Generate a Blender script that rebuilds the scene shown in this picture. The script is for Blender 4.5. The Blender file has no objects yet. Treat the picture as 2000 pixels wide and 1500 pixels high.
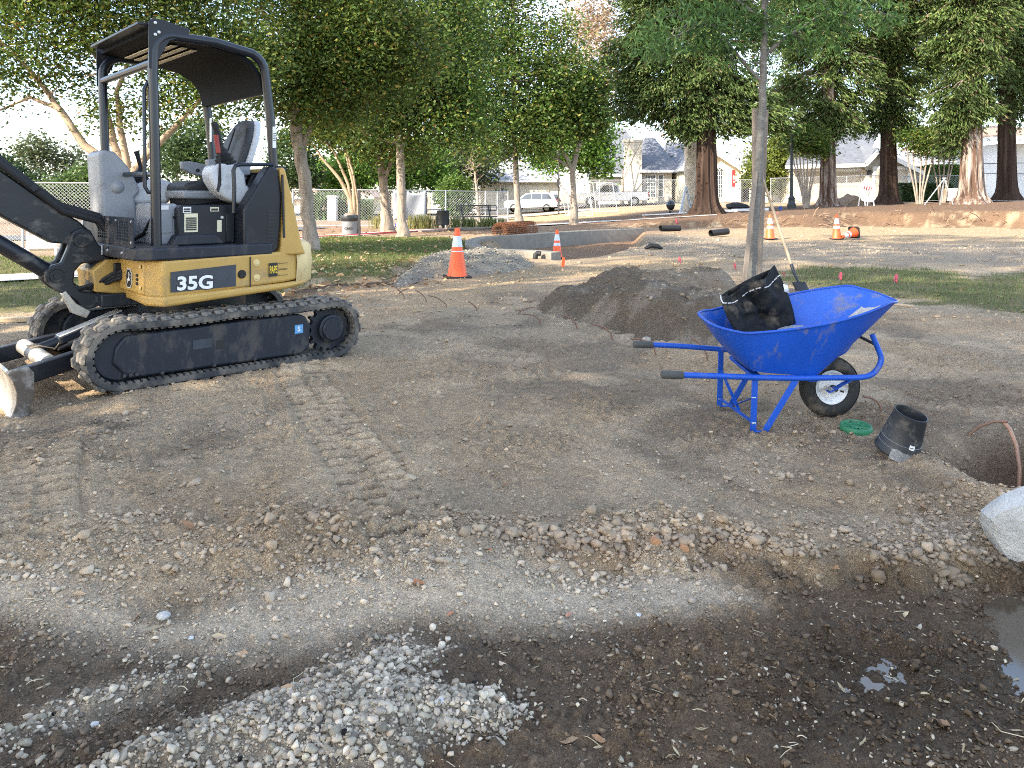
import bpy, bmesh, math, random
import numpy as np
from mathutils import Vector, Matrix
random.seed(7); RNG = np.random.default_rng(11)
S = bpy.context.scene
COL = S.collection
R = math.radians
PI = math.pi

# ------------------------------------------------------------------ camera, light, exposure
F, H, YH = 1540.0, 1.35, 378.0            # focal length in photo pixels, eye height, horizon row
cam_d = bpy.data.cameras.new('camera'); cam = bpy.data.objects.new('camera', cam_d); COL.objects.link(cam)
cam_d.sensor_width = 36; cam_d.lens = 36 * F / 2000
cam_d.shift_y = -(750 - YH) / 2000
cam_d.clip_start = 0.05; cam_d.clip_end = 3000
cam.location = (0, 0, H); cam.rotation_euler = (R(90), 0, 0)
S.camera = cam

SUN_EL, SUN_AZ = R(33), math.atan2(-0.62, -0.78)     # direction TO the sun, azimuth measured from +X
sun_dir = Vector((math.cos(SUN_EL) * math.cos(SUN_AZ), math.cos(SUN_EL) * math.sin(SUN_AZ), math.sin(SUN_EL)))
sl = bpy.data.lights.new('sun', 'SUN'); sl.energy = 3.1; sl.angle = R(0.6); sl.color = (1.0, 0.90, 0.74)
so = bpy.data.objects.new('sun', sl); COL.objects.link(so)
so.rotation_euler = (-sun_dir).to_track_quat('-Z', 'Y').to_euler()
so.location = (-40, -30, 40)

W_ = bpy.data.worlds.new('World'); S.world = W_; W_.use_nodes = True
nt = W_.node_tree; nt.nodes.clear()
wo = nt.nodes.new('ShaderNodeOutputWorld'); bg = nt.nodes.new('ShaderNodeBackground')
sky = nt.nodes.new('ShaderNodeTexSky'); sky.sky_type = 'NISHITA'; sky.sun_disc = False
sky.sun_elevation = SUN_EL; sky.sun_rotation = PI / 2 - SUN_AZ
sky.air_density = 1.0; sky.dust_density = 1.2; sky.ozone_density = 1.0
tc = nt.nodes.new('ShaderNodeTexCoord'); mp = nt.nodes.new('ShaderNodeMapping'); mp.inputs['Scale'].default_value = (1.0, 1.0, 3.2)
nz = nt.nodes.new('ShaderNodeTexNoise'); nz.inputs['Scale'].default_value = 2.3; nz.inputs['Detail'].default_value = 7; nz.inputs['Roughness'].default_value = .58
rp = nt.nodes.new('ShaderNodeValToRGB'); rp.color_ramp.elements[0].color = (.03, .03, .03, 1); rp.color_ramp.elements[0].position = .46; rp.color_ramp.elements[1].position = .72
mx = nt.nodes.new('ShaderNodeMix'); mx.data_type = 'RGBA'; mx.inputs['B'].default_value = (4.0, 4.3, 4.8, 1)
nt.links.new(tc.outputs['Generated'], mp.inputs['Vector']); nt.links.new(mp.outputs['Vector'], nz.inputs['Vector'])
nt.links.new(nz.outputs['Fac'], rp.inputs['Fac']); nt.links.new(rp.outputs['Color'], mx.inputs['Factor'])
nt.links.new(sky.outputs['Color'], mx.inputs['A']); nt.links.new(mx.outputs['Result'], bg.inputs['Color'])
bg.inputs['Strength'].default_value = 0.15
nt.links.new(bg.outputs['Background'], wo.inputs['Surface'])
S.view_settings.view_transform = 'Standard'; S.view_settings.look = 'None'
S.view_settings.gamma = 1.0; S.view_settings.use_curve_mapping = False
S.view_settings.exposure = 2.2
S.render.engine = 'CYCLES'
S.cycles.max_bounces = 6; S.cycles.transparent_max_bounces = 8; S.cycles.use_denoising = False; S.cycles.use_adaptive_sampling = False
S.cycles.filter_width = 1.05; S.cycles.sample_clamp_indirect = 2.5; S.cycles.denoising_prefilter = 'NONE'
S.cycles.diffuse_bounces = 3; S.cycles.glossy_bounces = 3

# ------------------------------------------------------------------ pixel -> place
def P(px, py, Y): return Vector(((px - 1000) * Y / F, Y, H - (py - YH) * Y / F))
def G(px, py, z=0.0): return P(px, py, (H - z) * F / (py - YH))

# ------------------------------------------------------------------ noise (numpy)
def _hash(ix, iy, seed):
    h = (ix.astype(np.int64) * 374761393 + iy.astype(np.int64) * 668265263 + seed * 974711) & 0x7fffffff
    h = ((h ^ (h >> 13)) * 1274126177) & 0x7fffffff
    return ((h ^ (h >> 16)) & 0xffff) / 65535.0
def vnoise(x, y, seed=0):
    ix = np.floor(x); iy = np.floor(y); fx = x - ix; fy = y - iy
    fx = fx * fx * fx * (fx * (fx * 6 - 15) + 10); fy = fy * fy * fy * (fy * (fy * 6 - 15) + 10)
    a = _hash(ix, iy, seed); b = _hash(ix + 1, iy, seed); c = _hash(ix, iy + 1, seed); d = _hash(ix + 1, iy + 1, seed)
    return (a * (1 - fx) + b * fx) * (1 - fy) + (c * (1 - fx) + d * fx) * fy
def fbm(x, y, octv=4, seed=0, gain=.5):
    s = 0; a = 1; t = 0; ca, sa = math.cos(.6), math.sin(.6)
    for o in range(octv):
        s = s + a * vnoise(x, y, seed + o * 17); t += a; a *= gain
        x, y = (ca * x - sa * y) * 2.03 + 3.1, (sa * x + ca * y) * 2.03 + 7.7
    return s / t
def worley(x, y, seed=0):
    ix = np.floor(x); iy = np.floor(y); best = np.full(x.shape, 9.0); rid = np.zeros(x.shape)
    for dx in (-1, 0, 1):
        for dy in (-1, 0, 1):
            cx = ix + dx; cy = iy + dy
            qx = cx + _hash(cx, cy, seed); qy = cy + _hash(cx, cy, seed + 5)
            d = np.hypot(x - qx, y - qy); m = d < best
            best = np.where(m, d, best); rid = np.where(m, _hash(cx, cy, seed + 9), rid)
    return best, rid
def sst(a, b, x):
    t = np.clip((x - a) / (b - a), 0, 1); return t * t * (3 - 2 * t)
def poly_sd(x, y, poly):
    """signed distance to polygon, negative inside"""
    d = np.full(x.shape, 1e9); ins = np.zeros(x.shape, bool); n = len(poly)
    for i in range(n):
        ax, ay = poly[i]; bx, by = poly[(i + 1) % n]
        ex, ey = bx - ax, by - ay; wx, wy = x - ax, y - ay
        t = np.clip((wx * ex + wy * ey) / (ex * ex + ey * ey + 1e-12), 0, 1)
        d = np.minimum(d, np.hypot(wx - ex * t, wy - ey * t))
        c = ((ay <= y) & (by > y)) | ((by <= y) & (ay > y))
        with np.errstate(divide='ignore', invalid='ignore'):
            xi = ax + (y - ay) / (by - ay) * ex if by != ay else np.full(x.shape, 1e9)
        ins ^= c & (x < xi)
    return np.where(ins, -d, d)

# ------------------------------------------------------------------ materials
def _n(nt, t, **kw):
    n = nt.nodes.new(t)
    for k, v in kw.items(): n.inputs[k].default_value = v
    return n
def mat(name, base, rough=.6, metal=0.0, var=.15, scale=6.0, bump=.0, bscale=60.0, dirt=None, damt=.5, dscale=3.0, spec=.5,
        attr=None, stretch=(1, 1, 1), trans=0.0, alpha=None, coat=0.0, coords='Object', bdist=.01):
    m = bpy.data.materials.new(name); m.use_nodes = True; nt = m.node_tree; L = nt.links.new
    b = nt.nodes['Principled BSDF']; out = nt.nodes['Material Output']
    b.inputs['Roughness'].default_value = rough; b.inputs['Metallic'].default_value = metal
    b.inputs['Specular IOR Level'].default_value = spec
    if coat: b.inputs['Coat Weight'].default_value = coat; b.inputs['Coat Roughness'].default_value = .2
    tc = nt.nodes.new('ShaderNodeTexCoord'); mp = _n(nt, 'ShaderNodeMapping', Scale=stretch); L(tc.outputs[coords], mp.inputs['Vector'])
    nz = _n(nt, 'ShaderNodeTexNoise', Scale=scale, Detail=5.0, Roughness=.6); L(mp.outputs['Vector'], nz.inputs['Vector'])
    mr = _n(nt, 'ShaderNodeMapRange'); mr.inputs['From Min'].default_value = .3; mr.inputs['From Max'].default_value = .7
    mr.inputs['To Min'].default_value = 1 - var; mr.inputs['To Max'].default_value = 1 + var
    L(nz.outputs['Fac'], mr.inputs['Value'])
    mul = nt.nodes.new('ShaderNodeVectorMath'); mul.operation = 'SCALE'
    if attr:
        a = nt.nodes.new('ShaderNodeAttribute'); a.attribute_name = attr; L(a.outputs['Color'], mul.inputs[0])
    else: mul.inputs[0].default_value = base[:3]
    L(mr.outputs['Result'], mul.inputs['Scale'])
    csock = mul.outputs['Vector']
    if dirt:
        dn = _n(nt, 'ShaderNodeTexNoise', Scale=dscale, Detail=8.0, Roughness=.68); L(mp.outputs['Vector'], dn.inputs['Vector'])
        dr = _n(nt, 'ShaderNodeMapRange'); lo = .68 - damt * .42
        dr.inputs['From Min'].default_value = lo; dr.inputs['From Max'].default_value = lo + .16
        L(dn.outputs['Fac'], dr.inputs['Value'])
        mxn = nt.nodes.new('ShaderNodeMix'); mxn.data_type = 'RGBA'; mxn.inputs['B'].default_value = (*dirt, 1)
        L(dr.outputs['Result'], mxn.inputs['Factor']); L(csock, mxn.inputs['A']); csock = mxn.outputs['Result']
        rr = _n(nt, 'ShaderNodeMapRange'); rr.inputs['To Min'].default_value = rough; rr.inputs['To Max'].default_value = .9
        L(dr.outputs['Result'], rr.inputs['Value']); L(rr.outputs['Result'], b.inputs['Roughness'])
    L(csock, b.inputs['Base Color'])
    if bump:
        bn = _n(nt, 'ShaderNodeTexNoise', Scale=bscale, Detail=4.0, Roughness=.65); L(mp.outputs['Vector'], bn.inputs['Vector'])
        bp = _n(nt, 'ShaderNodeBump', Strength=bump, Distance=bdist); L(bn.outputs['Fac'], bp.inputs['Height']); L(bp.outputs['Normal'], b.inputs['Normal'])
    if trans:
        tr = nt.nodes.new('ShaderNodeBsdfTranslucent'); L(csock, tr.inputs['Color'])
        ms = _n(nt, 'ShaderNodeMixShader', Fac=trans); L(b.outputs['BSDF'], ms.inputs[1]); L(tr.outputs['BSDF'], ms.inputs[2]); L(ms.outputs['Shader'], out.inputs['Surface'])
    if alpha is not None: b.inputs['Alpha'].default_value = alpha
    return m
DUST = (.27, .23, .18); MUD = (.12, .095, .07)
M = {}
def soil_mat():
    m = mat('soil', (0, 0, 0), .95, var=.20, scale=26, bump=0, attr='col', spec=.12); nt = m.node_tree; L = nt.links.new; b = nt.nodes['Principled BSDF']
    tc = nt.nodes.new('ShaderNodeTexCoord'); src = b.inputs['Base Color'].links[0].from_socket
    f1 = _n(nt, 'ShaderNodeTexNoise', Scale=130.0, Detail=4.0, Roughness=.75); L(tc.outputs['Object'], f1.inputs['Vector'])
    r1 = _n(nt, 'ShaderNodeMapRange'); r1.inputs['From Min'].default_value = .30; r1.inputs['From Max'].default_value = .72; r1.inputs['To Min'].default_value = .42; r1.inputs['To Max'].default_value = 1.55
    L(f1.outputs['Fac'], r1.inputs['Value'])
    v1 = _n(nt, 'ShaderNodeTexVoronoi', Scale=85.0); L(tc.outputs['Object'], v1.inputs['Vector'])
    sc = nt.nodes.new('ShaderNodeVectorMath'); sc.operation = 'SCALE'; L(src, sc.inputs[0]); L(r1.outputs['Result'], sc.inputs['Scale']); L(sc.outputs['Vector'], b.inputs['Base Color'])
    f2 = _n(nt, 'ShaderNodeTexNoise', Scale=48.0, Detail=6.0, Roughness=.78); L(tc.outputs['Object'], f2.inputs['Vector'])
    ad = nt.nodes.new('ShaderNodeMath'); ad.operation = 'MULTIPLY_ADD'; L(v1.outputs['Distance'], ad.inputs[0]); ad.inputs[1].default_value = -.35; L(f2.outputs['Fac'], ad.inputs[2])
    wa = nt.nodes.new('ShaderNodeAttribute'); wa.attribute_name = 'wet'; wr = _n(nt, 'ShaderNodeMapRange'); wr.inputs['To Min'].default_value = .95; wr.inputs['To Max'].default_value = .30
    L(wa.outputs['Fac'], wr.inputs['Value']); L(wr.outputs['Result'], b.inputs['Roughness'])
    bp = _n(nt, 'ShaderNodeBump', Strength=1.0, Distance=.026); L(ad.outputs['Value'], bp.inputs['Height']); L(bp.outputs['Normal'], b.inputs['Normal'])
    return m
M['soil'] = soil_mat()
M['stone'] = mat('stone', (0, 0, 0), .9, var=.2, scale=60, bump=.3, bscale=200, attr='col', spec=.2, bdist=.003)
M['leaf'] = mat('leaf', (0, 0, 0), .5, var=.1, scale=.7, attr='col', trans=.42, spec=.3)
M['needle'] = mat('needle', (0, 0, 0), .6, var=.1, scale=.7, attr='col', trans=.36, spec=.2)
M['dryleaf'] = mat('dry_leaf', (0, 0, 0), .7, var=.15, scale=20, attr='col', trans=.15, spec=.2)
M['grass'] = mat('grass', (0, 0, 0), .6, var=.1, scale=3, attr='col', trans=.3, spec=.2)
M['bark'] = mat('bark', (.27, .225, .18), .9, var=.4, scale=9, bump=1.0, bscale=24, stretch=(1, 1, .25), spec=.15, bdist=.03)
M['barkpale'] = mat('pale_bark', (.34, .25, .17), .8, var=.3, scale=3, bump=.5, bscale=14, stretch=(1, 1, .3), dirt=(.17, .12, .085), damt=.45, dscale=2.5, spec=.2, bdist=.02)
M['barkwhite'] = mat('whitish_bark', (.46, .41, .33), .85, var=.25, scale=4, bump=.7, bscale=14, dirt=(.28, .24, .18), damt=.4, spec=.2, bdist=.03)
M['redbark'] = mat('redwood_bark', (.040, .026, .020), .95, var=.5, scale=5, bump=1.0, bscale=12, stretch=(1, 1, .08), dirt=(.09, .062, .048), damt=.34, dscale=4, spec=.1, bdist=.06)
M['redbarksunlit'] = mat('sunlit_redwood_bark', (.09, .055, .04), .95, var=.5, scale=5, bump=1.0, bscale=12, stretch=(1, 1, .12), dirt=(.33, .285, .24), damt=.50, dscale=4, spec=.1, bdist=.06)  # pale blotches put sunlight on the trunks into the bark colour
M['sapbark'] = mat('sapling_bark', (.15, .142, .128), .8, var=.3, scale=12, bump=.5, bscale=40, stretch=(1, 1, 1.6), dirt=(.15, .13, .11), damt=.32, dscale=10, spec=.2, bdist=.01)
M['stake'] = mat('weathered_wood', (.215, .178, .145), .85, var=.3, scale=14, bump=.5, bscale=60, stretch=(1, 1, .06), spec=.2, bdist=.01)
M['wood'] = mat('raw_wood', (.45, .34, .22), .8, var=.25, scale=10, bump=.3, bscale=50, stretch=(.1, 1, 1), spec=.2)
M['yellow'] = mat('yellow_paint', (.46, .285, .075), .45, var=.08, scale=5, bump=.03, bscale=300, dirt=(.30, .215, .115), damt=.33, dscale=4.5, spec=.4)
M['paleyellow'] = mat('pale_sunlit_yellow_paint', (.66, .50, .24), .6, var=.1, scale=5, dirt=(.42, .33, .2), damt=.35, dscale=6, spec=.3)  # paler yellow carries sunlight on the counterweight; bolts are simply pale
M['black'] = mat('black_paint', (.010, .012, .017), .42, var=.2, scale=5, bump=.03, bscale=200, dirt=(.045, .042, .038), damt=.26, dscale=6, spec=.35)
M['roofdark'] = mat('canopy_underside', (.006, .007, .009), .7, var=.2, spec=.08)
M['blacksmooth'] = mat('black_tube_paint', (.009, .013, .021), .30, var=.15, scale=6, dirt=(.04, .04, .04), damt=.12, dscale=9, spec=.5)
M['dirtyblack'] = mat('dusty_black_steel', (.013, .017, .026), .5, var=.25, scale=5, bump=.1, bscale=120, dirt=(.085, .072, .060), damt=.42, dscale=5, stretch=(1, 1, .45), spec=.4)
M['boom'] = mat('scuffed_black_steel', (.011, .014, .019), .40, var=.25, scale=4, bump=.08, bscale=80, dirt=(.15, .14, .125), damt=.36, dscale=7, stretch=(.6, 1, 1), spec=.45)
M['rubber'] = mat('dusty_rubber', (.05, .05, .05), .85, var=.25, scale=8, bump=.25, bscale=90, dirt=(.17, .148, .122), damt=.60, dscale=5, spec=.25)
M['lug'] = mat('worn_rubber', (.075, .073, .07), .85, var=.2, scale=9, bump=.25, bscale=70, dirt=(.30, .255, .20), damt=.62, dscale=5, spec=.25)
M['hose'] = mat('hose_rubber', (.014, .014, .015), .6, var=.2, scale=9, bump=.2, bscale=160, spec=.35)
M['plastic'] = mat('grey_plastic', (.26, .27, .285), .5, var=.08, scale=4, dirt=(.17, .16, .145), damt=.25, dscale=5, spec=.4)
M['palegrey'] = mat('pale_grey_plastic', (.50, .51, .52), .45, var=.06, scale=4, dirt=(.32, .30, .27), damt=.22, dscale=6, spec=.4)
M['vinyl'] = mat('black_vinyl', (.028, .029, .031), .55, var=.2, scale=10, bump=.15, bscale=150, dirt=(.07, .065, .06), damt=.3, spec=.4)
M['red'] = mat('red_grip', (.28, .03, .025), .5)
M['steel'] = mat('bolt_steel', (.55, .54, .52), .4, metal=.8, var=.15)
M['bladesteel'] = mat('polished_and_sunlit_steel', (.52, .48, .42), .38, metal=.55, var=.25, scale=5, bump=.06, bscale=70, dirt=(.26, .21, .16), damt=.38, dscale=3, spec=.5)  # bare blade steel, also the pale tone for sunlit tube and guard top
M['rustplate'] = mat('worn_blade_end', (.085, .065, .05), .55, metal=.2, var=.35, scale=7, dirt=(.36, .33, .29), damt=.36, dscale=6)
M['white'] = mat('white_sticker', (.72, .72, .70), .5, var=.05)
M['cream'] = mat('cream_sticker', (.66, .60, .42), .5, var=.05)
M['decal'] = mat('charcoal_decal', (.035, .042, .055), .4, var=.2, scale=10, dirt=(.10, .10, .10), damt=.2, dscale=14)
M['inkblack'] = mat('black_ink', (.012, .012, .013), .5, var=.05)
M['papeyellow'] = mat('decal_yellow', (.75, .50, .04), .5, var=.05)
M['bluesticker'] = mat('blue_sticker', (.10, .30, .55), .5, var=.15, scale=30)
M['barrowblue'] = mat('blue_enamel', (.007, .068, .40), .42, var=.14, scale=4, bump=.03, bscale=60, dirt=(.13, .135, .16), damt=.26, dscale=9, stretch=(1, 1, .45), spec=.4)
M['barrowin'] = mat('scratched_blue_enamel', (.012, .095, .47), .5, var=.2, scale=5, dirt=(.20, .195, .20), damt=.36, dscale=6.5, stretch=(.7, 1, 1), spec=.5)
M['grip'] = mat('grey_foam_grip', (.065, .064, .06), .9, var=.2, bump=.2, bscale=120)
M['tyre'] = mat('barrow_tyre', (.022, .022, .021), .75, var=.2, scale=12, dirt=(.11, .092, .07), damt=.42, dscale=7, spec=.3)
M['rim'] = mat('white_wheel', (.62, .63, .63), .5, var=.08, dirt=(.27, .245, .20), damt=.42, dscale=9)
M['fabric'] = mat('black_felt', (.020, .021, .022), .95, var=.3, scale=30, bump=.45, bscale=240, dirt=(.13, .110, .082), damt=.40, dscale=7, spec=.1, bdist=.004)
M['thread'] = mat('white_thread', (.62, .62, .6), .8)
M['pot'] = mat('black_pot_plastic', (.018, .020, .023), .5, var=.2, dirt=(.10, .09, .075), damt=.3, dscale=9)
M['duct'] = mat('silver_tape', (.23, .24, .25), .35, metal=.3, var=.15, scale=20, bump=.3, bscale=40)
M['green'] = mat('green_plastic', (.02, .17, .075), .55, var=.12, dirt=(.13, .15, .09), damt=.28, dscale=14)
M['tube'] = mat('brown_drip_tube', (.17, .095, .06), .55, var=.15, dirt=(.17, .14, .11), damt=.3, dscale=20)
M['orange'] = mat('cone_orange', (.80, .105, .02), .5, var=.08, scale=8, dirt=(.40, .13, .05), damt=.22, dscale=10)
M['reflective'] = mat('reflective_band', (.56, .60, .66), .4, var=.1, scale=12, dirt=(.36, .36, .36), damt=.25, dscale=14)
M['concrete'] = mat('concrete', (.205, .186, .158), .9, var=.14, scale=5, bump=.25, bscale=60, dirt=(.24, .215, .18), damt=.3, dscale=2, spec=.2)
M['darkconcrete'] = mat('shaded_concrete', (.17, .155, .135), .9, var=.2, scale=4, bump=.25, bscale=60, spec=.2)  # unused darker copy with the kerb wall's shade in its colour
M['rust'] = mat('rusted_steel', (.17, .066, .028), .85, var=.35, scale=12)
M['galv'] = mat('galvanised_steel', (.44, .46, .48), .5, metal=.55, var=.1)
M['wire'] = mat('chain_link_wire', (.38, .40, .41), .55, metal=.4, var=.1)
M['blackmetal'] = mat('black_powdercoat', (.010, .011, .012), .5, var=.1)
M['lampblack'] = mat('lamp_post_paint', (.012, .018, .020), .5, var=.1)
M['canbin'] = mat('bin_galvanised', (.20, .205, .21), .55, metal=.3, var=.2, scale=8)
M['pinkflag'] = mat('pink_flag', (.75, .14, .18), .7, var=.1, trans=.3)
M['blueflag'] = mat('blue_flag', (.02, .08, .60), .7, var=.1, trans=.3)
M['flagwire'] = mat('flag_wire', (.25, .25, .25), .5)
M['stucco'] = mat('cream_stucco', (.62, .56, .44), .9, var=.05, scale=1, bump=.1, bscale=30)
M['stuccotan'] = mat('tan_stucco', (.52, .45, .34), .9, var=.05, scale=1)
M['stuccogrey'] = mat('greige_stucco', (.47, .43, .36), .9, var=.05, scale=1)
M['yellowwall'] = mat('pale_yellow_wall', (.58, .53, .40), .9, var=.04, scale=1)
M['whitewall'] = mat('white_wall', (.70, .70, .70), .85, var=.04, scale=1)
M['trim'] = mat('white_trim', (.76, .75, .72), .7, var=.03)
M['garagedoor'] = mat('beige_door', (.50, .44, .36), .7, var=.04, scale=1)
M['creamdoor'] = mat('cream_door', (.64, .58, .46), .7, var=.04, scale=1)
M['shingle'] = mat('grey_shingle', (.13, .14, .165), .9, var=.25, scale=3, bump=.5, bscale=14, bdist=.03)
M['shinglepale'] = mat('light_grey_shingle', (.22, .225, .24), .9, var=.2, scale=3, bump=.5, bscale=14, bdist=.03)
M['rooftan'] = mat('brown_roof', (.30, .20, .15), .9, var=.2, scale=3)
M['glass'] = mat('window_glass', (.06, .075, .085), .12, var=.2, spec=.7)
M['carwhite'] = mat('white_car_paint', (.70, .73, .77), .25, var=.02, coat=.6)
M['carglass'] = mat('car_glass', (.03, .04, .05), .08, var=.1, spec=.8)
M['cartyre'] = mat('car_tyre', (.02, .02, .02), .8)
M['alloy'] = mat('alloy_wheel', (.42, .43, .45), .4, metal=.6)
M['taillight'] = mat('tail_light', (.42, .02, .025), .25)
M['darktrim'] = mat('dark_trim', (.025, .025, .027), .5)
M['asphalt'] = mat('asphalt', (.075, .075, .075), .95, var=.2, scale=2)
M['sidewalk'] = mat('pavement_concrete', (.42, .40, .37), .9, var=.12, scale=2, bump=.2, bscale=40)
M['banner'] = mat('red_banner', (.45, .03, .03), .7)
M['stripewhite'] = mat('barricade_white', (.72, .72, .72), .6)
M['stripered'] = mat('barricade_red', (.50, .07, .05), .6)
M['screen'] = mat('grey_privacy_screen', (.30, .31, .33), .85, var=.1, scale=2)
M['water'] = mat('water', (.07, .055, .038), .11, var=.2, scale=5, spec=.6, bump=.02, bscale=18)
M['boulder'] = mat('plastered_rock', (.40, .40, .385), .85, var=.2, scale=7, bump=.7, bscale=22, dirt=(.23, .20, .165), damt=.32, dscale=4, spec=.25, bdist=.02)
M['bluepaint'] = mat('pale_smooth_concrete', (.56, .60, .63), .7, var=.06, scale=6, bump=.15, bscale=30)
M['bluebin'] = mat('blue_plastic', (.02, .09, .42), .5)
M['tarp'] = mat('black_plastic_sheet', (.014, .015, .017), .3, var=.2, spec=.6)
M['hedge'] = M['leaf']
M['redpaint'] = mat('red_string', (.5, .03, .04), .7)

# ------------------------------------------------------------------ mesh building
class MB:
    def __init__(s): s.v = []; s.f = []
    def add(s, vs, fs):
        o = len(s.v); s.v += [tuple(p) for p in vs]; s.f += [tuple(i + o for i in f) for f in fs]; return s
    def box(s, c, d, rot=None, taper=1.0):
        hx, hy, hz = d[0] / 2, d[1] / 2, d[2] / 2
        vs = [Vector((x * hx * (taper if z > 0 else 1), y * hy * (taper if z > 0 else 1), z * hz)) for z in (-1, 1) for y in (-1, 1) for x in (-1, 1)]
        if rot: m = Matrix(rot) if not isinstance(rot, Matrix) else rot; vs = [m @ q for q in vs]
        c = Vector(c); vs = [q + c for q in vs]
        return s.add(vs, [(0, 2, 3, 1), (4, 5, 7, 6), (0, 1, 5, 4), (2, 6, 7, 3), (0, 4, 6, 2), (1, 3, 7, 5)])
    def beam(s, p0, p1, w, h, up=(0, 0, 1)):
        p0 = Vector(p0); p1 = Vector(p1); d = (p1 - p0); L = d.length; d.normalize()
        x = d.cross(Vector(up))
        if x.length < 1e-4: x = d.cross(Vector((1, 0, 0)))
        x.normalize(); z = x.cross(d)
        vs = [p + x * (sx * w / 2) + z * (sz * h / 2) for p in (p0, p1) for sz in (-1, 1) for sx in (-1, 1)]
        return s.add(vs, [(0, 2, 3, 1), (4, 5, 7, 6), (0, 1, 5, 4), (2, 6, 7, 3), (0, 4, 6, 2), (1, 3, 7, 5)])
    def tube(s, pts, r, n=10, cap=True, closed=False):
        pts = [Vector(p) for p in pts]; m = len(pts)
        rs = r if isinstance(r, (list, tuple)) else [r] * m
        t0 = (pts[1] - pts[0]).normalized()
        up = Vector((0, 0, 1)) if abs(t0.z) < .9 else Vector((1, 0, 0))
        vs = []; x = None
        for i, p in enumerate(pts):
            if closed: t = (pts[(i + 1) % m] - pts[i - 1])
            else: t = pts[min(i + 1, m - 1)] - pts[max(i - 1, 0)]
            t.normalize()
            if x is None: x = t.cross(up); x.normalize()
            else:
                x = x - t * x.dot(t); x.normalize()
            y = t.cross(x)
            vs += [p + (x * math.cos(2 * PI * j / n) + y * math.sin(2 * PI * j / n)) * rs[i] for j in range(n)]
        fs = []
        for i in range(m if closed else m - 1):
            a = i * n; b = ((i + 1) % m) * n
            fs += [(a + j, a + (j + 1) % n, b + (j + 1) % n, b + j) for j in range(n)]
        if cap and not closed: fs += [tuple(range(n - 1, -1, -1)), tuple(range((m - 1) * n, m * n))]
        return s.add(vs, fs)
    def cyl(s, p0, p1, r, r1=None, n=20): return s.tube([p0, p1], [r, r if r1 is None else r1], n)
    def prism(s, poly, axis, a, b):
        """poly: 2-D outline; axis 'x','y','z' is the extrusion axis from a to b"""
        def mk(p, t): return {'x': (t, p[0], p[1]), 'y': (p[0], t, p[1]), 'z': (p[0], p[1], t)}[axis]
        n = len(poly)
        fs = [tuple(range(n - 1, -1, -1)), tuple(range(n, 2 * n))] + [(i, (i + 1) % n, n + (i + 1) % n, n + i) for i in range(n)]
        return s.add([mk(p, a) for p in poly] + [mk(p, b) for p in poly], fs)
    def lathe(s, prof, c=(0, 0, 0), axis='z', n=24, m=None):
        c = Vector(c); vs = []; k = len(prof)
        for (r, h) in prof:
            for j in range(n):
                a = 2 * PI * j / n; q = (r * math.cos(a), r * math.sin(a), h)
                q = Vector({'z': q, 'x': (q[2], q[0], q[1]), 'y': (q[0], q[2], q[1])}[axis])
                if m is not None: q = m @ q
                vs.append(q + c)
        fs = [(i * n + j, i * n + (j + 1) % n, (i + 1) * n + (j + 1) % n, (i + 1) * n + j) for i in range(k - 1) for j in range(n)]
        return s.add(vs, fs)
    def quad(s, a, b, c, d): return s.add([a, b, c, d], [(0, 1, 2, 3)])
    def grid(s, fn, nu, nv, closed_u=False):
        vs = [fn(i / (nu if closed_u else nu - 1), j / (nv - 1)) for j in range(nv) for i in range(nu)]
        fs = []
        for j in range(nv - 1):
            for i in range(nu if closed_u else nu - 1):
                k = (i + 1) % nu; fs.append((j * nu + i, j * nu + k, (j + 1) * nu + k, (j + 1) * nu + i))
        return s.add(vs, fs)
    def mesh(s, name):
        me = bpy.data.meshes.new(name); me.from_pydata(s.v, [], s.f)
        bm = bmesh.new(); bm.from_mesh(me); bmesh.ops.recalc_face_normals(bm, faces=bm.faces); bm.to_mesh(me); bm.free()
        return me
def obj(name, mb, m, parent=None, smooth=True, bevel=0.0, seg=2, world=False, ang=35, solid=0.0, label=None, origin=None):
    me = mb.mesh(name) if isinstance(mb, MB) else mb
    if world and parent is not None:
        me.transform(wmat(parent).inverted())
    if origin is not None: me.transform(Matrix.Translation(-Vector(origin)))
    if m is not None:
        me.materials.clear(); me.materials.append(M[m] if isinstance(m, str) else m)
    if smooth:
        me.shade_smooth(); me.set_sharp_from_angle(angle=R(ang))
    o = bpy.data.objects.new(name, me); COL.objects.link(o)
    if origin is not None: o.location = origin
    if parent is not None: o.parent = parent
    if solid:
        sm = o.modifiers.new('solid', 'SOLIDIFY'); sm.thickness = solid; sm.offset = 0
    if bevel:
        bv = o.modifiers.new('bevel', 'BEVEL'); bv.width = bevel; bv.segments = seg; bv.limit_method = 'ANGLE'; bv.angle_limit = R(40); bv.harden_normals = False
    if label: o['label'] = label
    return o
def wmat(o):
    m = Matrix.LocRotScale(o.location, o.rotation_euler, o.scale)
    return wmat(o.parent) @ m if o.parent else m
def thing(name, label, cat, loc=(0, 0, 0), rotz=0.0, group=None):
    o = bpy.data.objects.new(name, None); COL.objects.link(o); o.empty_display_size = .1
    o.location = loc; o.rotation_euler = (0, 0, rotz); o['label'] = label; o['category'] = cat
    if group: o['group'] = group
    return o
def tag(o, label, cat, group=None):
    o['label'] = label; o['category'] = cat
    if group: o['group'] = group
    return o
def struct(o, kind='structure'):
    o['kind'] = kind; return o
def inst(src, parent=None, mx=None, label=None, name=None):
    """another object on the same mesh"""
    o = src.copy(); COL.objects.link(o)
    if name: o.name = name
    o.parent = parent if parent is not None else src.parent
    if mx is not None: o.matrix_basis = mx
    if label: o['label'] = label
    elif 'label' in o: del o['label']
    return o
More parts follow.
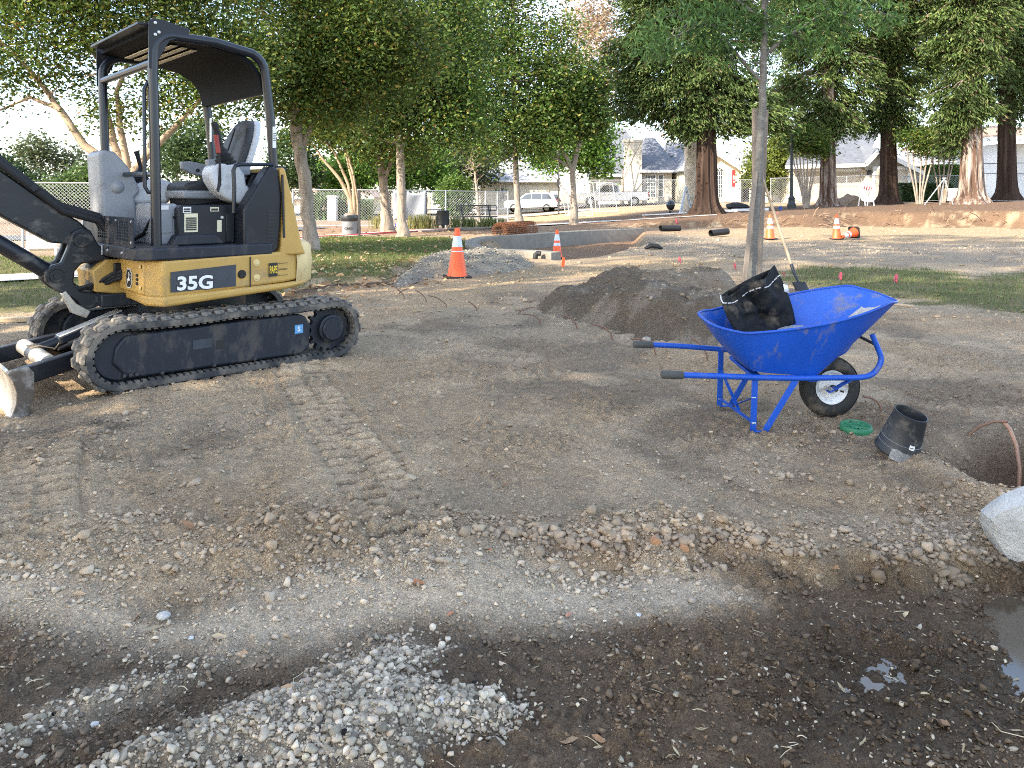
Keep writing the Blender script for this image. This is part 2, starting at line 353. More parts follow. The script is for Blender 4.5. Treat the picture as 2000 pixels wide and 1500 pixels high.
def dup(root, loc, rotz=None, label=None, scale=None):
    r = root.copy(); COL.objects.link(r); r.location = loc
    if rotz is not None: r.rotation_euler = (0, 0, rotz)
    if scale: r.scale = (scale,) * 3
    if label: r['label'] = label
    for ch in list(root.children):
        c = ch.copy(); COL.objects.link(c); c.parent = r
        for g in list(ch.children):
            d = g.copy(); COL.objects.link(d); d.parent = c
    return r
def np_mesh(name, V, faces_flat, loop_n, colors=None):
    """V (n,3); faces_flat 1-D loop vertex index; loop_n verts per face (constant)"""
    me = bpy.data.meshes.new(name); nf = len(faces_flat) // loop_n
    me.vertices.add(len(V)); me.vertices.foreach_set('co', np.ascontiguousarray(V, np.float32).ravel())
    me.loops.add(len(faces_flat)); me.loops.foreach_set('vertex_index', np.ascontiguousarray(faces_flat, np.int32))
    me.polygons.add(nf); me.polygons.foreach_set('loop_start', np.arange(0, nf * loop_n, loop_n, dtype=np.int32))
    me.update(calc_edges=True)
    if colors is not None:
        a = me.attributes.new('col', 'FLOAT_COLOR', 'POINT')
        c4 = np.ones((len(V), 4), np.float32); c4[:, :3] = colors; a.data.foreach_set('color', c4.ravel())
    return me
def text_mesh(s, size, name='lettering', extrude=.001, bold=0.0, sx=1.0):
    cu = bpy.data.curves.new(name, 'FONT'); cu.body = s; cu.size = size; cu.extrude = extrude; cu.offset = bold
    cu.align_x = 'CENTER'; cu.align_y = 'CENTER'; cu.resolution_u = 3
    o = bpy.data.objects.new(name, cu); COL.objects.link(o)
    dg = bpy.context.evaluated_depsgraph_get(); me = bpy.data.meshes.new_from_object(o.evaluated_get(dg))
    bpy.data.objects.remove(o); bpy.data.curves.remove(cu)
    if sx != 1.0: me.transform(Matrix.Diagonal((sx, 1, 1, 1)))
    return me
# ------------------------------------------------------------------ ground
def gp(pts, z=0.0): return [tuple(G(x, y, z)[:2]) for x, y in pts]
Z_LOW = -0.072
BANK = gp([(900, 1062), (1000, 1052), (1130, 1066), (1260, 1052), (1400, 1050), (1490, 1068), (1600, 1102), (1700, 1098), (1780, 1112), (1850, 1096), (1960, 1088), (2200, 1080)])
GRAVEL = gp([(170, 1520), (330, 1440), (560, 1340), (650, 1290), (790, 1245), (890, 1262), (800, 1330), (900, 1350), (1010, 1390), (990, 1420), (830, 1440), (790, 1520)], Z_LOW)
GRAVEL2 = gp([(-40, 1440), (120, 1370), (250, 1330), (420, 1300), (330, 1350), (160, 1410), (-40, 1480)], Z_LOW)
DUSTSTRIP = gp([(-60, 1160), (120, 1160), (330, 1225), (600, 1170), (900, 1150), (1200, 1130), (1390, 1135), (1470, 1185), (1300, 1200), (1000, 1240), (700, 1250), (420, 1290), (180, 1262), (-60, 1215)], -.09)
PUDDLES = [gp([(1640, 1345), (1660, 1325), (1690, 1310), (1725, 1320), (1722, 1360), (1695, 1385), (1655, 1378)], -.11),
           gp([(1935, 1175), (1975, 1150), (2040, 1140), (2080, 1380), (1990, 1365), (1955, 1330), (1965, 1290), (1950, 1225)], -.11)]
WET = gp([(1500, 1215), (1620, 1130), (1800, 1120), (1960, 1100), (2300, 1080), (2400, 1520), (1400, 1520), (1480, 1380)], Z_LOW)
HOLE = gp([(1830, 905), (1880, 870), (1950, 862), (2060, 868), (2080, 955), (2000, 968), (1935, 958), (1880, 935)])
LAWN = gp([(420, 560), (470, 520), (560, 480), (640, 466), (760, 468), (880, 470), (930, 480), (900, 492), (860, 500), (790, 528), (750, 548), (650, 552), (590, 560), (520, 580)])
LAWNL = gp([(-260, 620), (-260, 492), (60, 500), (190, 505), (240, 560), (110, 604)])
LAWNR = [gp([(1500, 545), (1560, 524), (1700, 522), (1850, 530), (1900, 552), (1880, 590), (1760, 585), (1640, 570)]), gp([(1830, 560), (1900, 540), (2200, 525), (2300, 620), (2010, 624), (1900, 606), (1800, 592)])]
SANDY = gp([(1500, 452), (1640, 436), (1800, 430), (2200, 428), (2200, 462), (1900, 468), (1700, 476), (1540, 500), (1400, 520), (1250, 540), (1050, 555), (930, 575), (900, 560), (1000, 520), (1200, 512), (1350, 490)])
ROCKY = gp([(1110, 470), (1300, 458), (1500, 470), (1800, 476), (2200, 480), (2200, 520), (1800, 512), (1500, 510), (1200, 500)])
BED = gp([(980, 462), (1100, 450), (1250, 452), (1260, 478), (1160, 500), (1090, 506), (960, 480)])
TRACK_A, TRACK_B = gp([(584, 715), (806, 1080)])
TRACK_C, TRACK_D = gp([(92, 865), (66, 1075)], -.03)

def ground_z(x, y, fine=True):
    x = np.asarray(x, float); y = np.asarray(y, float)
    z = np.zeros(x.shape)
    # far relief: street side falls away, the redwood bank rises at the right
    z -= .0115 * np.clip(y - 26, 0, 70) * (1 - sst(-2, 9, x) * sst(30, 36, y))
    edge = 33.2 + .8 * np.sin(x * .5) + .5 * np.sin(x * 1.3 + 1)
    up = sst(1.5, 10, x) * sst(edge - .9, edge + .5, y) * (.32 + .030 * np.clip(x - 8, 0, 20))
    z += up
    z += .10 * (vnoise(x * .22, y * .22, 3) - .5) * sst(12, 20, y)
    # lower excavated strip at the front
    eb = np.interp(x, [p[0] for p in BANK], [p[1] for p in BANK])
    hard = sst(-.35, .25, x)
    w = .05 + .10 * (1 - sst(.85, 1.2, x)) * (.4 + 1.2 * fbm(x * 2.3, y * 0, 2, 25)) + (1 - hard) * .55
    wob = (.20 * (fbm(x * 3.2, y * 3.2, 3, 21) - .5) + .20 * (fbm(x * 11, y * 11, 3, 23) - .5)) * hard
    low = 1 - sst(-w, .02 + (1 - hard) * .2, y - eb + wob)
    z += Z_LOW * low
    lip = np.exp(-((y - eb - .16) / .14) ** 2) * sst(-1.2, .1, x) * (.035 * (vnoise(x * 2.1, x * 0, 8)))
    z += lip
    # clod berm on the left
    bl = np.interp(x, [-3.2, -2, -1, -.3, .2], [3.05, 2.95, 3.0, 2.98, 3.0])
    z += .055 * np.exp(-((y - bl) / .28) ** 2) * (1 - sst(-.2, .3, x)) * (.5 + fbm(x * 2.5, y * 2.5, 3, 5))
    # dip beside the blade, slope under the excavator's left end
    z -= .055 * np.exp(-(((x + 3.5) / .9) ** 2 + ((y - 4.9) / .8) ** 2))
    # soft ridge along the near track
    ax, ay = -2.65, 5.2; t = (x - ax) * .745 + (y - ay) * .667; d = -(x - ax) * .667 + (y - ay) * .745
    z += .06 * np.exp(-((d + .12) / .13) ** 2) * sst(-.3, .2, t) * (1 - sst(1.2, 2.2, t))
    z += .03 * np.exp(-((d + .95) / .30) ** 2) * sst(-.6, .4, t) * (1 - sst(1.0, 2.2, t)) * (fbm(x * 2, y * 2, 3, 77))
    near = 1 - sst(9, 16, y)
    z += .07 * (fbm(x * .7, y * .7, 3, 31) - .5) * sst(3.4, 4.6, y) * near
    # wet hole on the right
    hd = poly_sd(x, y, HOLE)
    z -= .22 * sst(.02, -.22, hd) * (y < 8)
    z += .05 * np.exp(-((hd - .10) / .10) ** 2) * (y < 6) * (y > 2.6)
    # front gravel ridges and the rut between them
    for g_, hh in ((GRAVEL, .05), (GRAVEL2, .03)):
        gd = poly_sd(x, y, g_); z += hh * sst(.05, -.14, gd) * (y < 4)
    rut = np.interp(x, [-1.6, -1.2, -.6, -.15], [2.08, 2.12, 2.33, 2.52])
    z -= .028 * np.exp(-((y - rut) / .055) ** 2) * (x > -1.9) * (x < .1) * sst(.1, -.3, x)
    # puddle basins
    for p_ in PUDDLES:
        pd = poly_sd(x, y, p_) + .30 * (fbm(x * 5, y * 5, 4, 231) - .5); z -= .036 * sst(.16, -.08, pd) * (y < 4)
    # planter bed inside the kerb, lawn lips
    z -= .34 * sst(.15, -.3, poly_sd(x, y, BED)) * (y > 12) * (y < 34)
    z += .07 * sst(.08, -.1, poly_sd(x, y, LAWN)) * (y > 8)
    if fine:
        # crawler prints
        for A, B, wd, amp in ((TRACK_A, TRACK_B, .17, .016), (TRACK_C, TRACK_D, .19, .015)):
            ex, ey = B[0] - A[0], B[1] - A[1]; Ln = math.hypot(ex, ey); ex, ey = ex / Ln, ey / Ln
            t = (x - A[0]) * ex + (y - A[1]) * ey; d = -(x - A[0]) * ey + (y - A[1]) * ex
            d = d + .03 * np.sin(t * 1.7)
            win = sst(-.2, .1, t) * sst(Ln + .2, Ln - .1, t) * sst(wd + .03, wd - .02, np.abs(d))
            fade = .55 + .45 * sst(.36, .56, fbm(x * 2.3, y * 2.3, 3, 61))
            ph = t / .125 + np.where(d > 0, .5, 0)
            pad = sst(.08, .22, ph % 1) * sst(.99, .84, ph % 1) * sst(wd, wd - .025, np.abs(d))
            z += win * (-.010 + amp * 1.9 * pad * fade + .012 * np.exp(-(d / .014) ** 2) * vnoise(t * 9, t * 0, 63))
            z += .018 * np.exp(-((np.abs(d) - wd - .05) / .035) ** 2) * sst(-.2, .1, t) * sst(Ln + .2, Ln - .1, t) * fbm(x * 5, y * 5, 2, 71)
        rough = .35 + .65 * sst(.42, .62, fbm(x * .9, y * .9, 3, 41))
        calm = 1 - .8 * sst(.03, -.1, poly_sd(x, y, DUSTSTRIP))
        z += (.048 * (fbm(x * 5, y * 5, 4, 51, .58) - .5) * rough + .026 * (fbm(x * 19, y * 19, 4, 53, .62) - .5)) * calm * near
        w1, id1 = worley(x * 15, y * 15, 91)
        clod = sst(.42, .62, fbm(x * 1.6, y * 1.6, 3, 45))
        z += .020 * sst(.55, .1, w1) * (id1 > .40) * (.12 + .88 * clod) * calm * (1 - sst(6, 10, y))
        w2, id2 = worley(x * 34, y * 34, 93)
        z += .0095 * sst(.55, .1, w2) * (id2 > .3) * (.45 + .55 * clod) * (1 - sst(5, 8, y)) * (.4 + .6 * calm)
        farr = sst(12, 18, y) * (1 - sst(40, 60, y))
        z += farr * .10 * (fbm(x * 1.3, y * 1.3, 4, 57) - .5) * sst(1, 4, x)
        z += .16 * (fbm(x * 1.1, y * 1.6, 4, 59) - .45) * np.exp(-((y - edge + .6) / 1.6) ** 2) * sst(4, 9, x)
    return z
def gz(x, y, fine=False): return float(ground_z(np.array([x]), np.array([y]), fine)[0])
def GG(px, py):
    """ground point seen at a photo pixel (solves the relief)"""
    z = 0.0
    for _ in range(14):
        q = G(px, py, z); z = .5 * z + .5 * gz(q.x, q.y)
    q = G(px, py, z); return Vector((q.x, q.y, gz(q.x, q.y)))

SOIL = np.array((.335, .264, .182)); SOILG = np.array((.300, .246, .178)); BROWN = np.array((.345, .258, .168)); DARK = np.array((.128, .093, .063))
WETC = np.array((.080, .060, .041)); PALE = np.array((.47, .405, .315)); SAND = np.array((.275, .218, .145)); MULCH = np.array((.105, .068, .048)); TURF = np.array((.10, .105, .045)); GREYG = np.array((.215, .190, .155))
def ground_col(x, y):
    def lay(c, k, m): return c * (1 - m[:, None]) + np.asarray(k)[None, :] * m[:, None]
    n1 = fbm(x * .8, y * .8, 4, 101); n2 = fbm(x * 3, y * 3, 4, 103); n3 = fbm(x * 11, y * 11, 3, 105)
    c = np.repeat(SOIL[None, :], len(x), 0)
    c = lay(c, SOILG, sst(.45, .6, n1)); c = lay(c, BROWN, sst(.52, .66, fbm(x * .6, y * .6, 4, 107)) * .75)
    c = lay(c, (.16, .132, .102), sst(.47, .64, fbm(x * 1.1, y * .9, 5, 109) + .22 * (n3 - .5) + .16 * (n2 - .5)) * .66 * sst(3.1, 3.8, y))
    c = lay(c, (.44, .355, .25), sst(.54, .68, fbm(x * 1.7, y * 1.7, 4, 111)) * .55)
    # darker turned soil between blade and prints
    c = lay(c, (.13, .105, .085), sst(.55, .0, np.hypot((x + 2.3) / 1.9, (y - 4.45) / .55)) * sst(.38, .55, n2) * .9)
    for A, B, wd, k_ in ((TRACK_A, TRACK_B, .17, .75), (TRACK_C, TRACK_D, .19, .5)):
        ex, ey = B[0] - A[0], B[1] - A[1]; Ln = math.hypot(ex, ey); ex, ey = ex / Ln, ey / Ln
        t = (x - A[0]) * ex + (y - A[1]) * ey; d = -(x - A[0]) * ey + (y - A[1]) * ex + .03 * np.sin(t * 1.7)
        win = sst(-.2, .1, t) * sst(Ln + .2, Ln - .1, t) * sst(wd + .03, wd - .02, np.abs(d)); ph = t / .125 + np.where(d > 0, .5, 0)
        pad = sst(.12, .26, ph % 1) * sst(.99, .84, ph % 1) * sst(.0, .028, np.abs(d)) * (.5 + .5 * sst(.36, .56, fbm(x * 2.3, y * 2.3, 3, 61)))
        gap = 1 - sst(.10, .20, ph % 1) * sst(.99, .88, ph % 1)
        c = lay(c, (.48, .385, .27), win * pad * k_); c = lay(c, (.13, .105, .08), win * gap * k_)      # pressed dry pads
    # damp floor of the front strip
    eb = np.interp(x, [p[0] for p in BANK], [p[1] for p in BANK])
    front = sst(2.78, 2.52, y + .12 * (n2 - .5)) * (y < 3.2)
    c = lay(c, DARK * (1.0 + .5 * 0), front * .93)
    c = lay(c, (.125, .104, .082), front * sst(.46, .62, fbm(x * 1.6, y * 1.6, 3, 113)) * .55)
    c = lay(c, WETC, sst(.12, -.18, poly_sd(x, y, WET) + .25 * (n2 - .5)) * (y < 3.4))
    c = lay(c, DARK, sst(-.03, -.07, y - eb + .10 * (n2 - .5)) * sst(.6, 1.1, x) * sst(2.4, 2.7, y) * .9)
    c = lay(c, PALE, sst(.12, -.10, poly_sd(x, y, DUSTSTRIP) + .20 * (n2 - .5) + .07 * (n3 - .5)) * .95 * (y < 4))
    c = lay(c, (.33, .275, .21), sst(.0, .16, y - eb) * sst(.55, .1, y - eb) * sst(.9, 1.5, x) * .6 * (y < 4.5))
    for g_ in (GRAVEL, GRAVEL2): c = lay(c, (.36, .315, .25), sst(.06, -.05, poly_sd(x, y, g_) + .09 * (n2 - .5)) * .75 * (y < 4))
    face = np.exp(-((y - eb + .03) / .045) ** 2) * sst(-.1, .1, x) * sst(1.05, .85, x)
    c = lay(c, (.25, .187, .135), face * .6)
    c = lay(c, (.12, .085, .06), sst(.03, -.12, poly_sd(x, y, HOLE)) * .85 * (y < 8))
    # far ground
    far = sst(13, 17, y)
    c = lay(c, (.27, .215, .15), far * .7)
    c = lay(c, SAND, sst(.5, -.4, poly_sd(x, y, SANDY) + 1.6 * (n1 - .5)) * .85 * (y > 8))
    c = lay(c, GREYG, sst(.5, -.6, poly_sd(x, y, ROCKY) + 2.2 * (n1 - .5)) * .8 * (y > 8))
    c = lay(c, (.15, .10, .07), sst(.2, -.5, poly_sd(x, y, BED)) * .8 * (y > 12))
    edge = 33.2 + .8 * np.sin(x * .5) + .5 * np.sin(x * 1.3 + 1)
    c = lay(c, (.125, .082, .055), sst(edge - 1.4, edge - .7, y) * sst(edge + 1.0, edge + .3, y) * sst(2, 8, x) * sst(.25, .42, n2) * .95)  # bank face: dark brown soil with its shade mixed into the colour
    c = lay(c, MULCH, sst(edge + .1, edge + .8, y) * sst(1, 5, x) * sst(50, 44, y) * .9)
    c = lay(c, (.20, .13, .09), sst(24.5, 26.5, y) * sst(8, 3, x) * sst(60, 40, y) * sst(.36, .5, n1 * .5 + n2 * .5) * .75)
    c = lay(c, (.40, .29, .17), sst(38, 44, y) * sst(10, 4, x) * sst(62, 56, y) * sst(-4, 2, x) * .8)
    for L_ in [LAWN, LAWNL] + LAWNR: c = lay(c, TURF, sst(.25, -.2, poly_sd(x, y, L_) + 1.0 * (n2 - .5)) * .8 * (y > 6))
    ld = poly_sd(x, y, LAWN); c = lay(c, (.07, .05, .035), sst(.05, .15, ld) * sst(.75, .3, ld) * (y > 8) * (y < 16) * .85)
    c = lay(c, (.105, .10, .095), sst(66, 66.6, y) * sst(78, 77, y))                                            # asphalt tone past the verge
    return np.clip(c * np.array((1.24, 1.155, 1.06))[None] * (.86 + .28 * n3)[:, None], 0, 1)

def build_ground():
    tc_ = np.concatenate([np.array([-5.0, -3.6, -2.6, -1.9, -1.4, -1.15, -1.0, -.9]), np.arange(-.82, .8201, .0034), np.array([.9, 1.0, 1.15, 1.4, 1.9, 2.6, 3.6, 5.0])])
    ys = [-40, -25, -14, -8, -4, -2, -.8, 0, .5, .9, 1.2, 1.42]; y = 1.5
    while y < 2600:
        ys.append(y); y += (.0037 * y if y < 14 else .0075 * y if y < 60 else .05 * y)
    ys = np.array(ys)
    wd = np.where(ys < 1.5, 1.5 + (1.5 - ys) * .8, ys)
    X = wd[:, None] * tc_[None, :]; Y = np.repeat(ys[:, None], len(tc_), 1)
    nr, nc = X.shape; x = X.ravel(); yy = Y.ravel()
    z = ground_z(x, yy); c = ground_col(x, yy)
    idx = np.arange(nr * nc).reshape(nr, nc)
    q = np.stack([idx[:-1, :-1], idx[:-1, 1:], idx[1:, 1:], idx[1:, :-1]], -1).reshape(-1)
    me = np_mesh('ground', np.stack([x, yy, z], 1), q, 4, c); me.shade_smooth()
    wet = sst(.10, -.20, poly_sd(x, yy, WET) + .35 * (fbm(x * 3, yy * 3, 3, 103) - .5)) * (yy < 3.4) * (.35 + .65 * sst(.40, .56, fbm(x * 2.2, yy * 2.2, 3, 241)))
    wa = me.attributes.new('wet', 'FLOAT', 'POINT'); wa.data.foreach_set('value', wet.astype(np.float32))
    o = obj('ground', me, 'soil', smooth=False); struct(o); return o
build_ground()
# still water standing in the two basins
for p_, nm in zip(PUDDLES, ('puddle_water', 'puddle_water')):
    cx_ = sum(p[0] for p in p_) / len(p_); cy_ = sum(p[1] for p in p_) / len(p_)
    mb = MB(); n = len(p_); mb.add([(cx_ + (x - cx_) * 2.3, cy_ + (y - cy_) * 1.7, -.0935) for x, y in p_], [tuple(range(n))])
    struct(obj(nm, mb, 'water'))

# ------------------------------------------------------------------ stones, clods, leaves
def ico(sub):
    bm = bmesh.new(); bmesh.ops.create_icosphere(bm, subdivisions=sub, radius=1)
    v = np.array([q.co[:] for q in bm.verts]); f = np.array([[q.index for q in p.verts] for p in bm.faces]); bm.free(); return v, f
def rot_mats(n, rng, tilt=None):
    a = rng.uniform(0, 2 * PI, n)
    if tilt is None:
        q = rng.normal(size=(n, 4)); q /= np.linalg.norm(q, axis=1)[:, None]
        w, x, y, z = q.T
        return np.stack([1 - 2 * (y * y + z * z), 2 * (x * y - z * w), 2 * (x * z + y * w), 2 * (x * y + z * w), 1 - 2 * (x * x + z * z), 2 * (y * z - x * w), 2 * (x * z - y * w), 2 * (y * z + x * w), 1 - 2 * (x * x + y * y)], 1).reshape(n, 3, 3)
    b = rng.normal(0, tilt, n); c = rng.normal(0, tilt, n)
    Z = np.zeros((n, 3, 3)); Z[:, 0, 0] = np.cos(a); Z[:, 0, 1] = -np.sin(a); Z[:, 1, 0] = np.sin(a); Z[:, 1, 1] = np.cos(a); Z[:, 2, 2] = 1
    X = np.zeros((n, 3, 3)); X[:, 0, 0] = 1; X[:, 1, 1] = np.cos(b); X[:, 1, 2] = -np.sin(b); X[:, 2, 1] = np.sin(b); X[:, 2, 2] = np.cos(b)
    Yy = np.zeros((n, 3, 3)); Yy[:, 1, 1] = 1; Yy[:, 0, 0] = np.cos(c); Yy[:, 0, 2] = np.sin(c); Yy[:, 2, 0] = -np.sin(c); Yy[:, 2, 2] = np.cos(c)
    return Z @ X @ Yy
def stone_verts(sub, rng, ang=.25):
    if sub >= 2:
        v, f = ico(sub); n = len(v)
        d = rng.normal(size=(9, 3)); d /= np.linalg.norm(d, axis=1)[:, None]
        r = np.ones(n)
        for k in d: r = np.minimum(r, rng.uniform(.60, .92) / np.maximum(v @ k, 1e-3))      # knocked-off facets
        return v * np.clip(r, .5, 1)[:, None] * (1 + rng.normal(0, ang * .1, (n, 1))), f
    n = (9, 14)[sub]; p = rng.normal(size=(n, 3)); p /= np.linalg.norm(p, axis=1)[:, None]; p *= rng.uniform(.72, 1.05, (n, 1))
    bm = bmesh.new()
    for q in p: bm.verts.new(q)
    bmesh.ops.convex_hull(bm, input=bm.verts[:]); bmesh.ops.triangulate(bm, faces=bm.faces[:]); bm.verts.ensure_lookup_table()
    for q in [q for q in bm.verts if not q.link_faces]: bm.verts.remove(q)
    bm.verts.index_update(); v = np.array([q.co[:] for q in bm.verts]); f = np.array([[q.index for q in k.verts] for k in bm.faces]); bm.free()
    c = v.mean(0); nr = np.cross(v[f[:, 1]] - v[f[:, 0]], v[f[:, 2]] - v[f[:, 0]]); flip = np.einsum('ij,ij->i', nr, v[f[:, 0]] - c) < 0; f[flip] = f[flip][:, ::-1]
    return v, f
def stones(name, pos, size, col, sub=1, label=None, sink=.3, parent=None, seed=1, material='stone', flat=.72):
    rng = np.random.default_rng(seed); n = len(pos)
    if n == 0: return None
    protos = [stone_verts(sub, rng) for _ in range(10)]
    which = rng.integers(0, 10, n); Rm = rot_mats(n, rng)
    VV = []; FF = []; CC = []; off = 0
    for k in range(10):
        i = np.where(which == k)[0]
        if len(i) == 0: continue
        v, f = protos[k]
        asp = np.stack([rng.uniform(.75, 1.25, len(i)), rng.uniform(.7, 1.1, len(i)), rng.uniform(.6, 1.0, len(i))], 1)
        q = np.einsum('nij,nvj->nvi', Rm[i], v[None] * asp[:, None, :]); q[:, :, 2] *= flat
        q = q * size[i][:, None, None] + pos[i][:, None, :]; q[:, :, 2] += (size[i] * flat * (1 - 2 * sink) * .9)[:, None]
        VV.append(q.reshape(-1, 3)); FF.append((f[None] + (np.arange(len(i)) * len(v))[:, None, None]).reshape(-1) + off); off += len(i) * len(v)
        CC.append(np.repeat(col[i], len(v), 0))
    me = np_mesh(name, np.concatenate(VV), np.concatenate(FF), 3, np.concatenate(CC))
    if sub > 1: me.shade_smooth()
    o = obj(name, me, material, parent=parent, smooth=False); o['kind'] = 'stuff'
    if label: o['label'] = label
    return o
def scatter(n, x0, x1, y0, y1, dens, rng, persp=True):
    """rejection-sample ground points, evenly in view when persp"""
    if persp: y = np.exp(rng.uniform(math.log(y0), math.log(y1), n)); x = rng.uniform(x0, x1, n) * y
    else: y = rng.uniform(y0, y1, n); x = rng.uniform(x0, x1, n)
    k = rng.uniform(0, 1, n) < dens(x, y); x, y = x[k], y[k]
    return np.stack([x, y, ground_z(x, y)], 1)
rg = np.random.default_rng(5)
def jit(base, n, rng, a=.18): return np.clip(np.asarray(base)[None] * (1 + rng.normal(0, a, (n, 1))) * (1 + rng.normal(0, .012, (n, 3))), .01, .9)
# pale crushed rock in the front ridges
def d_gr(x, y):
    m = np.zeros(x.shape)
    for g_, k in ((GRAVEL, 1.0), (GRAVEL2, .55)): m = np.maximum(m, k * sst(.07, -.08, poly_sd(x, y, g_) + .12 * (fbm(x * 5, y * 5, 3, 201) - .5)))
    return m * (.35 + .65 * sst(.38, .55, fbm(x * 4, y * 4, 3, 203)))
p = scatter(60000, -.85, .15, 1.55, 2.75, d_gr, rg); n = len(p)
sz = np.clip(rg.lognormal(math.log(.0060), .55, n), .0022, .020)
stones('crushed_rock_gravel', p, sz, jit((.385, .328, .250), n, rg, .30), 1, 'pale grey crushed rock spread in low ridges across the damp soil', seed=3)
# small chips over the pale strip and the left foreground
def d_chip(x, y): return np.clip(.12 + sst(.2, -.1, poly_sd(x, y, DUSTSTRIP)) * .4 + sst(-.6, -2.2, x) * sst(3.4, 3.0, y) * .4 + sst(1.1, .9, y / 3.2) * .03, 0, 1) * (.3 + .7 * sst(.4, .6, fbm(x * 3, y * 3, 3, 207)))
p = scatter(40000, -.72, .72, 1.55, 4.6, d_chip, rg); n = len(p)
sz = np.clip(rg.lognormal(math.log(.0048), .5, n), .002, .016)
cc = jit((.41, .345, .255), n, rg, .26); stones('scattered_chips_gravel', p, sz, cc, 0, 'pale stone chips strewn over the trampled soil strip', seed=5)
# brown soil clods
def d_clod(x, y):
    eb = np.interp(x, [q[0] for q in BANK], [q[1] for q in BANK])
    m = .18 + .75 * sst(.5, .05, np.abs(y - 3.02)) * sst(.4, -.2, x) + .9 * sst(.6, 1.3, x) * sst(-.05, .05, y - eb) * sst(1.0, .15, y - eb) + .6 * np.exp(-(((x - .1) / .8) ** 2 + ((y - 3.1) / .25) ** 2)) + .55 * np.exp(-((y - eb + .06) / .13) ** 2) * sst(-.3, .1, x)
    for A, B in ((TRACK_A, TRACK_B), (TRACK_C, TRACK_D)):
        ex, ey = B[0] - A[0], B[1] - A[1]; Ln = math.hypot(ex, ey); ex, ey = ex / Ln, ey / Ln
        m = m * (1 - .93 * sst(.22, .16, np.abs(-(x - A[0]) * ey + (y - A[1]) * ex)) * sst(-.1, .1, (x - A[0]) * ex + (y - A[1]) * ey) * sst(Ln, Ln - .2, (x - A[0]) * ex + (y - A[1]) * ey))
    m = m + .45 * np.exp(-(((x + 2.4) / 1.6) ** 2 + ((y - 4.4) / .5) ** 2)) + .5 * np.exp(-(((x - 2.3) / .8) ** 2 + ((y - 3.8) / .5) ** 2))
    front = sst(2.8, 2.6, y)
    m = m * (1 - .75 * front)
    return np.clip(m, 0, 1) * (.15 + .85 * sst(.40, .58, fbm(x * 2.6, y * 2.6, 4, 211)))
p = scatter(120000, -.74, .74, 2.4, 9.0, d_clod, rg); n = len(p)
ebp = np.interp(p[:, 0], [q[0] for q in BANK], [q[1] for q in BANK])
big = np.clip(rg.lognormal(math.log(.0056), .56, n) * (1 + .9 * np.exp(-((p[:, 1] - ebp - .02) / .10) ** 2) * sst(-.3, .1, p[:, 0])), .0022, .036)
cc = ground_col(p[:, 0], p[:, 1]) * np.clip(.86 + rg.normal(0, .13, (n, 1)), .55, 1.4); cc = cc * .8 + .2 * cc.mean(1)[:, None] * np.array((1.10, 1.0, .88))[None]
k = big > .011
stones('soil_clods_rubble', p[k], big[k], cc[k], 1, 'crumbled brown soil clods along the cut edge and spoil', sink=.30, seed=7)
stones('fine_clods_rubble', p[~k], big[~k], cc[~k], 0, 'fine soil crumbs covering the graded dirt', sink=.35, seed=8)
# damp crumbs on the floor of the strip
def d_damp(x, y): return sst(2.75, 2.5, y) * (.15 + .85 * sst(.42, .58, fbm(x * 2.2, y * 2.2, 3, 217))) * (1 - sst(.05, -.05, np.minimum(poly_sd(x, y, PUDDLES[0]), poly_sd(x, y, PUDDLES[1]))))
p = scatter(22000, -.72, .72, 1.55, 3.0, d_damp, rg); n = len(p)
sz = np.clip(rg.lognormal(math.log(.0058), .5, n), .002, .02)
stones('damp_crumbs_rubble', p, sz, ground_col(p[:, 0], p[:, 1]) * rg.uniform(.65, 1.2, (n, 1)), 0, 'dark damp crumbs of soil on the low ground in front', sink=.3, seed=9)
# middle distance rubble
def d_mid(x, y):
    return np.clip(.12 + .8 * sst(.3, -.6, poly_sd(x, y, ROCKY)) + .35 * sst(.3, -.6, poly_sd(x, y, SANDY)), 0, 1) * (.2 + .8 * sst(.42, .6, fbm(x * .9, y * .9, 4, 223)))
p = scatter(34000, -.25, .72, 8, 34, d_mid, rg); n = len(p)
sz = np.clip(rg.lognormal(math.log(.020), .55, n), .008, .10)
stones('far_rubble', p, sz, ground_col(p[:, 0], p[:, 1]) * rg.uniform(.75, 1.35, (n, 1)), 0, 'rough rubble over the graded ground beyond the soil heap', sink=.4, seed=10)

def leaf_litter(name, pos, size, col, asp=.42, tilt=.35, seed=2, label=None):
    rng = np.random.default_rng(seed); n = len(pos)
    base = np.array([(-1, 0, .10), (-.35, asp, .16), (.35, asp * .9, .08), (1, 0, .22), (.35, -asp * .9, .10), (-.35, -asp, .14), (0, 0, -.04)])
    f = np.array([(0, 6, 1), (1, 6, 2), (2, 6, 3), (3, 6, 4), (4, 6, 5), (5, 6, 0)])
    q = np.einsum('nij,nvj->nvi', rot_mats(n, rng, tilt), np.repeat(base[None], n, 0) * np.stack([np.ones(n), rng.uniform(.7, 1.2, n), rng.uniform(-1, 2, n)], 1)[:, None, :])
    q = q * size[:, None, None] + pos[:, None, :]; q[:, :, 2] += .12 * size[:, None] + .004
    ff = (f[None] + (np.arange(n) * 7)[:, None, None]).reshape(-1)
    me = np_mesh(name, q.reshape(-1, 3), ff, 3, np.repeat(col, 7, 0)); me.shade_smooth()
    o = obj(name, me, 'dryleaf', smooth=False); o['kind'] = 'stuff'
    if label: o['label'] = label
    return o
p = scatter(1700, -.70, .70, 1.6, 4.6, lambda x, y: .04 + .26 * sst(3.0, 2.7, y) * (.3 + .7 * sst(-.6, .3, x)), rg); n = len(p)
leaf_litter('narrow_leaves', p, np.clip(rg.normal(.0135, .004, n), .006, .024), jit((.44, .36, .22), n, rg, .15), .27, .3, 3, 'small narrow straw coloured leaves fallen over the damp soil')
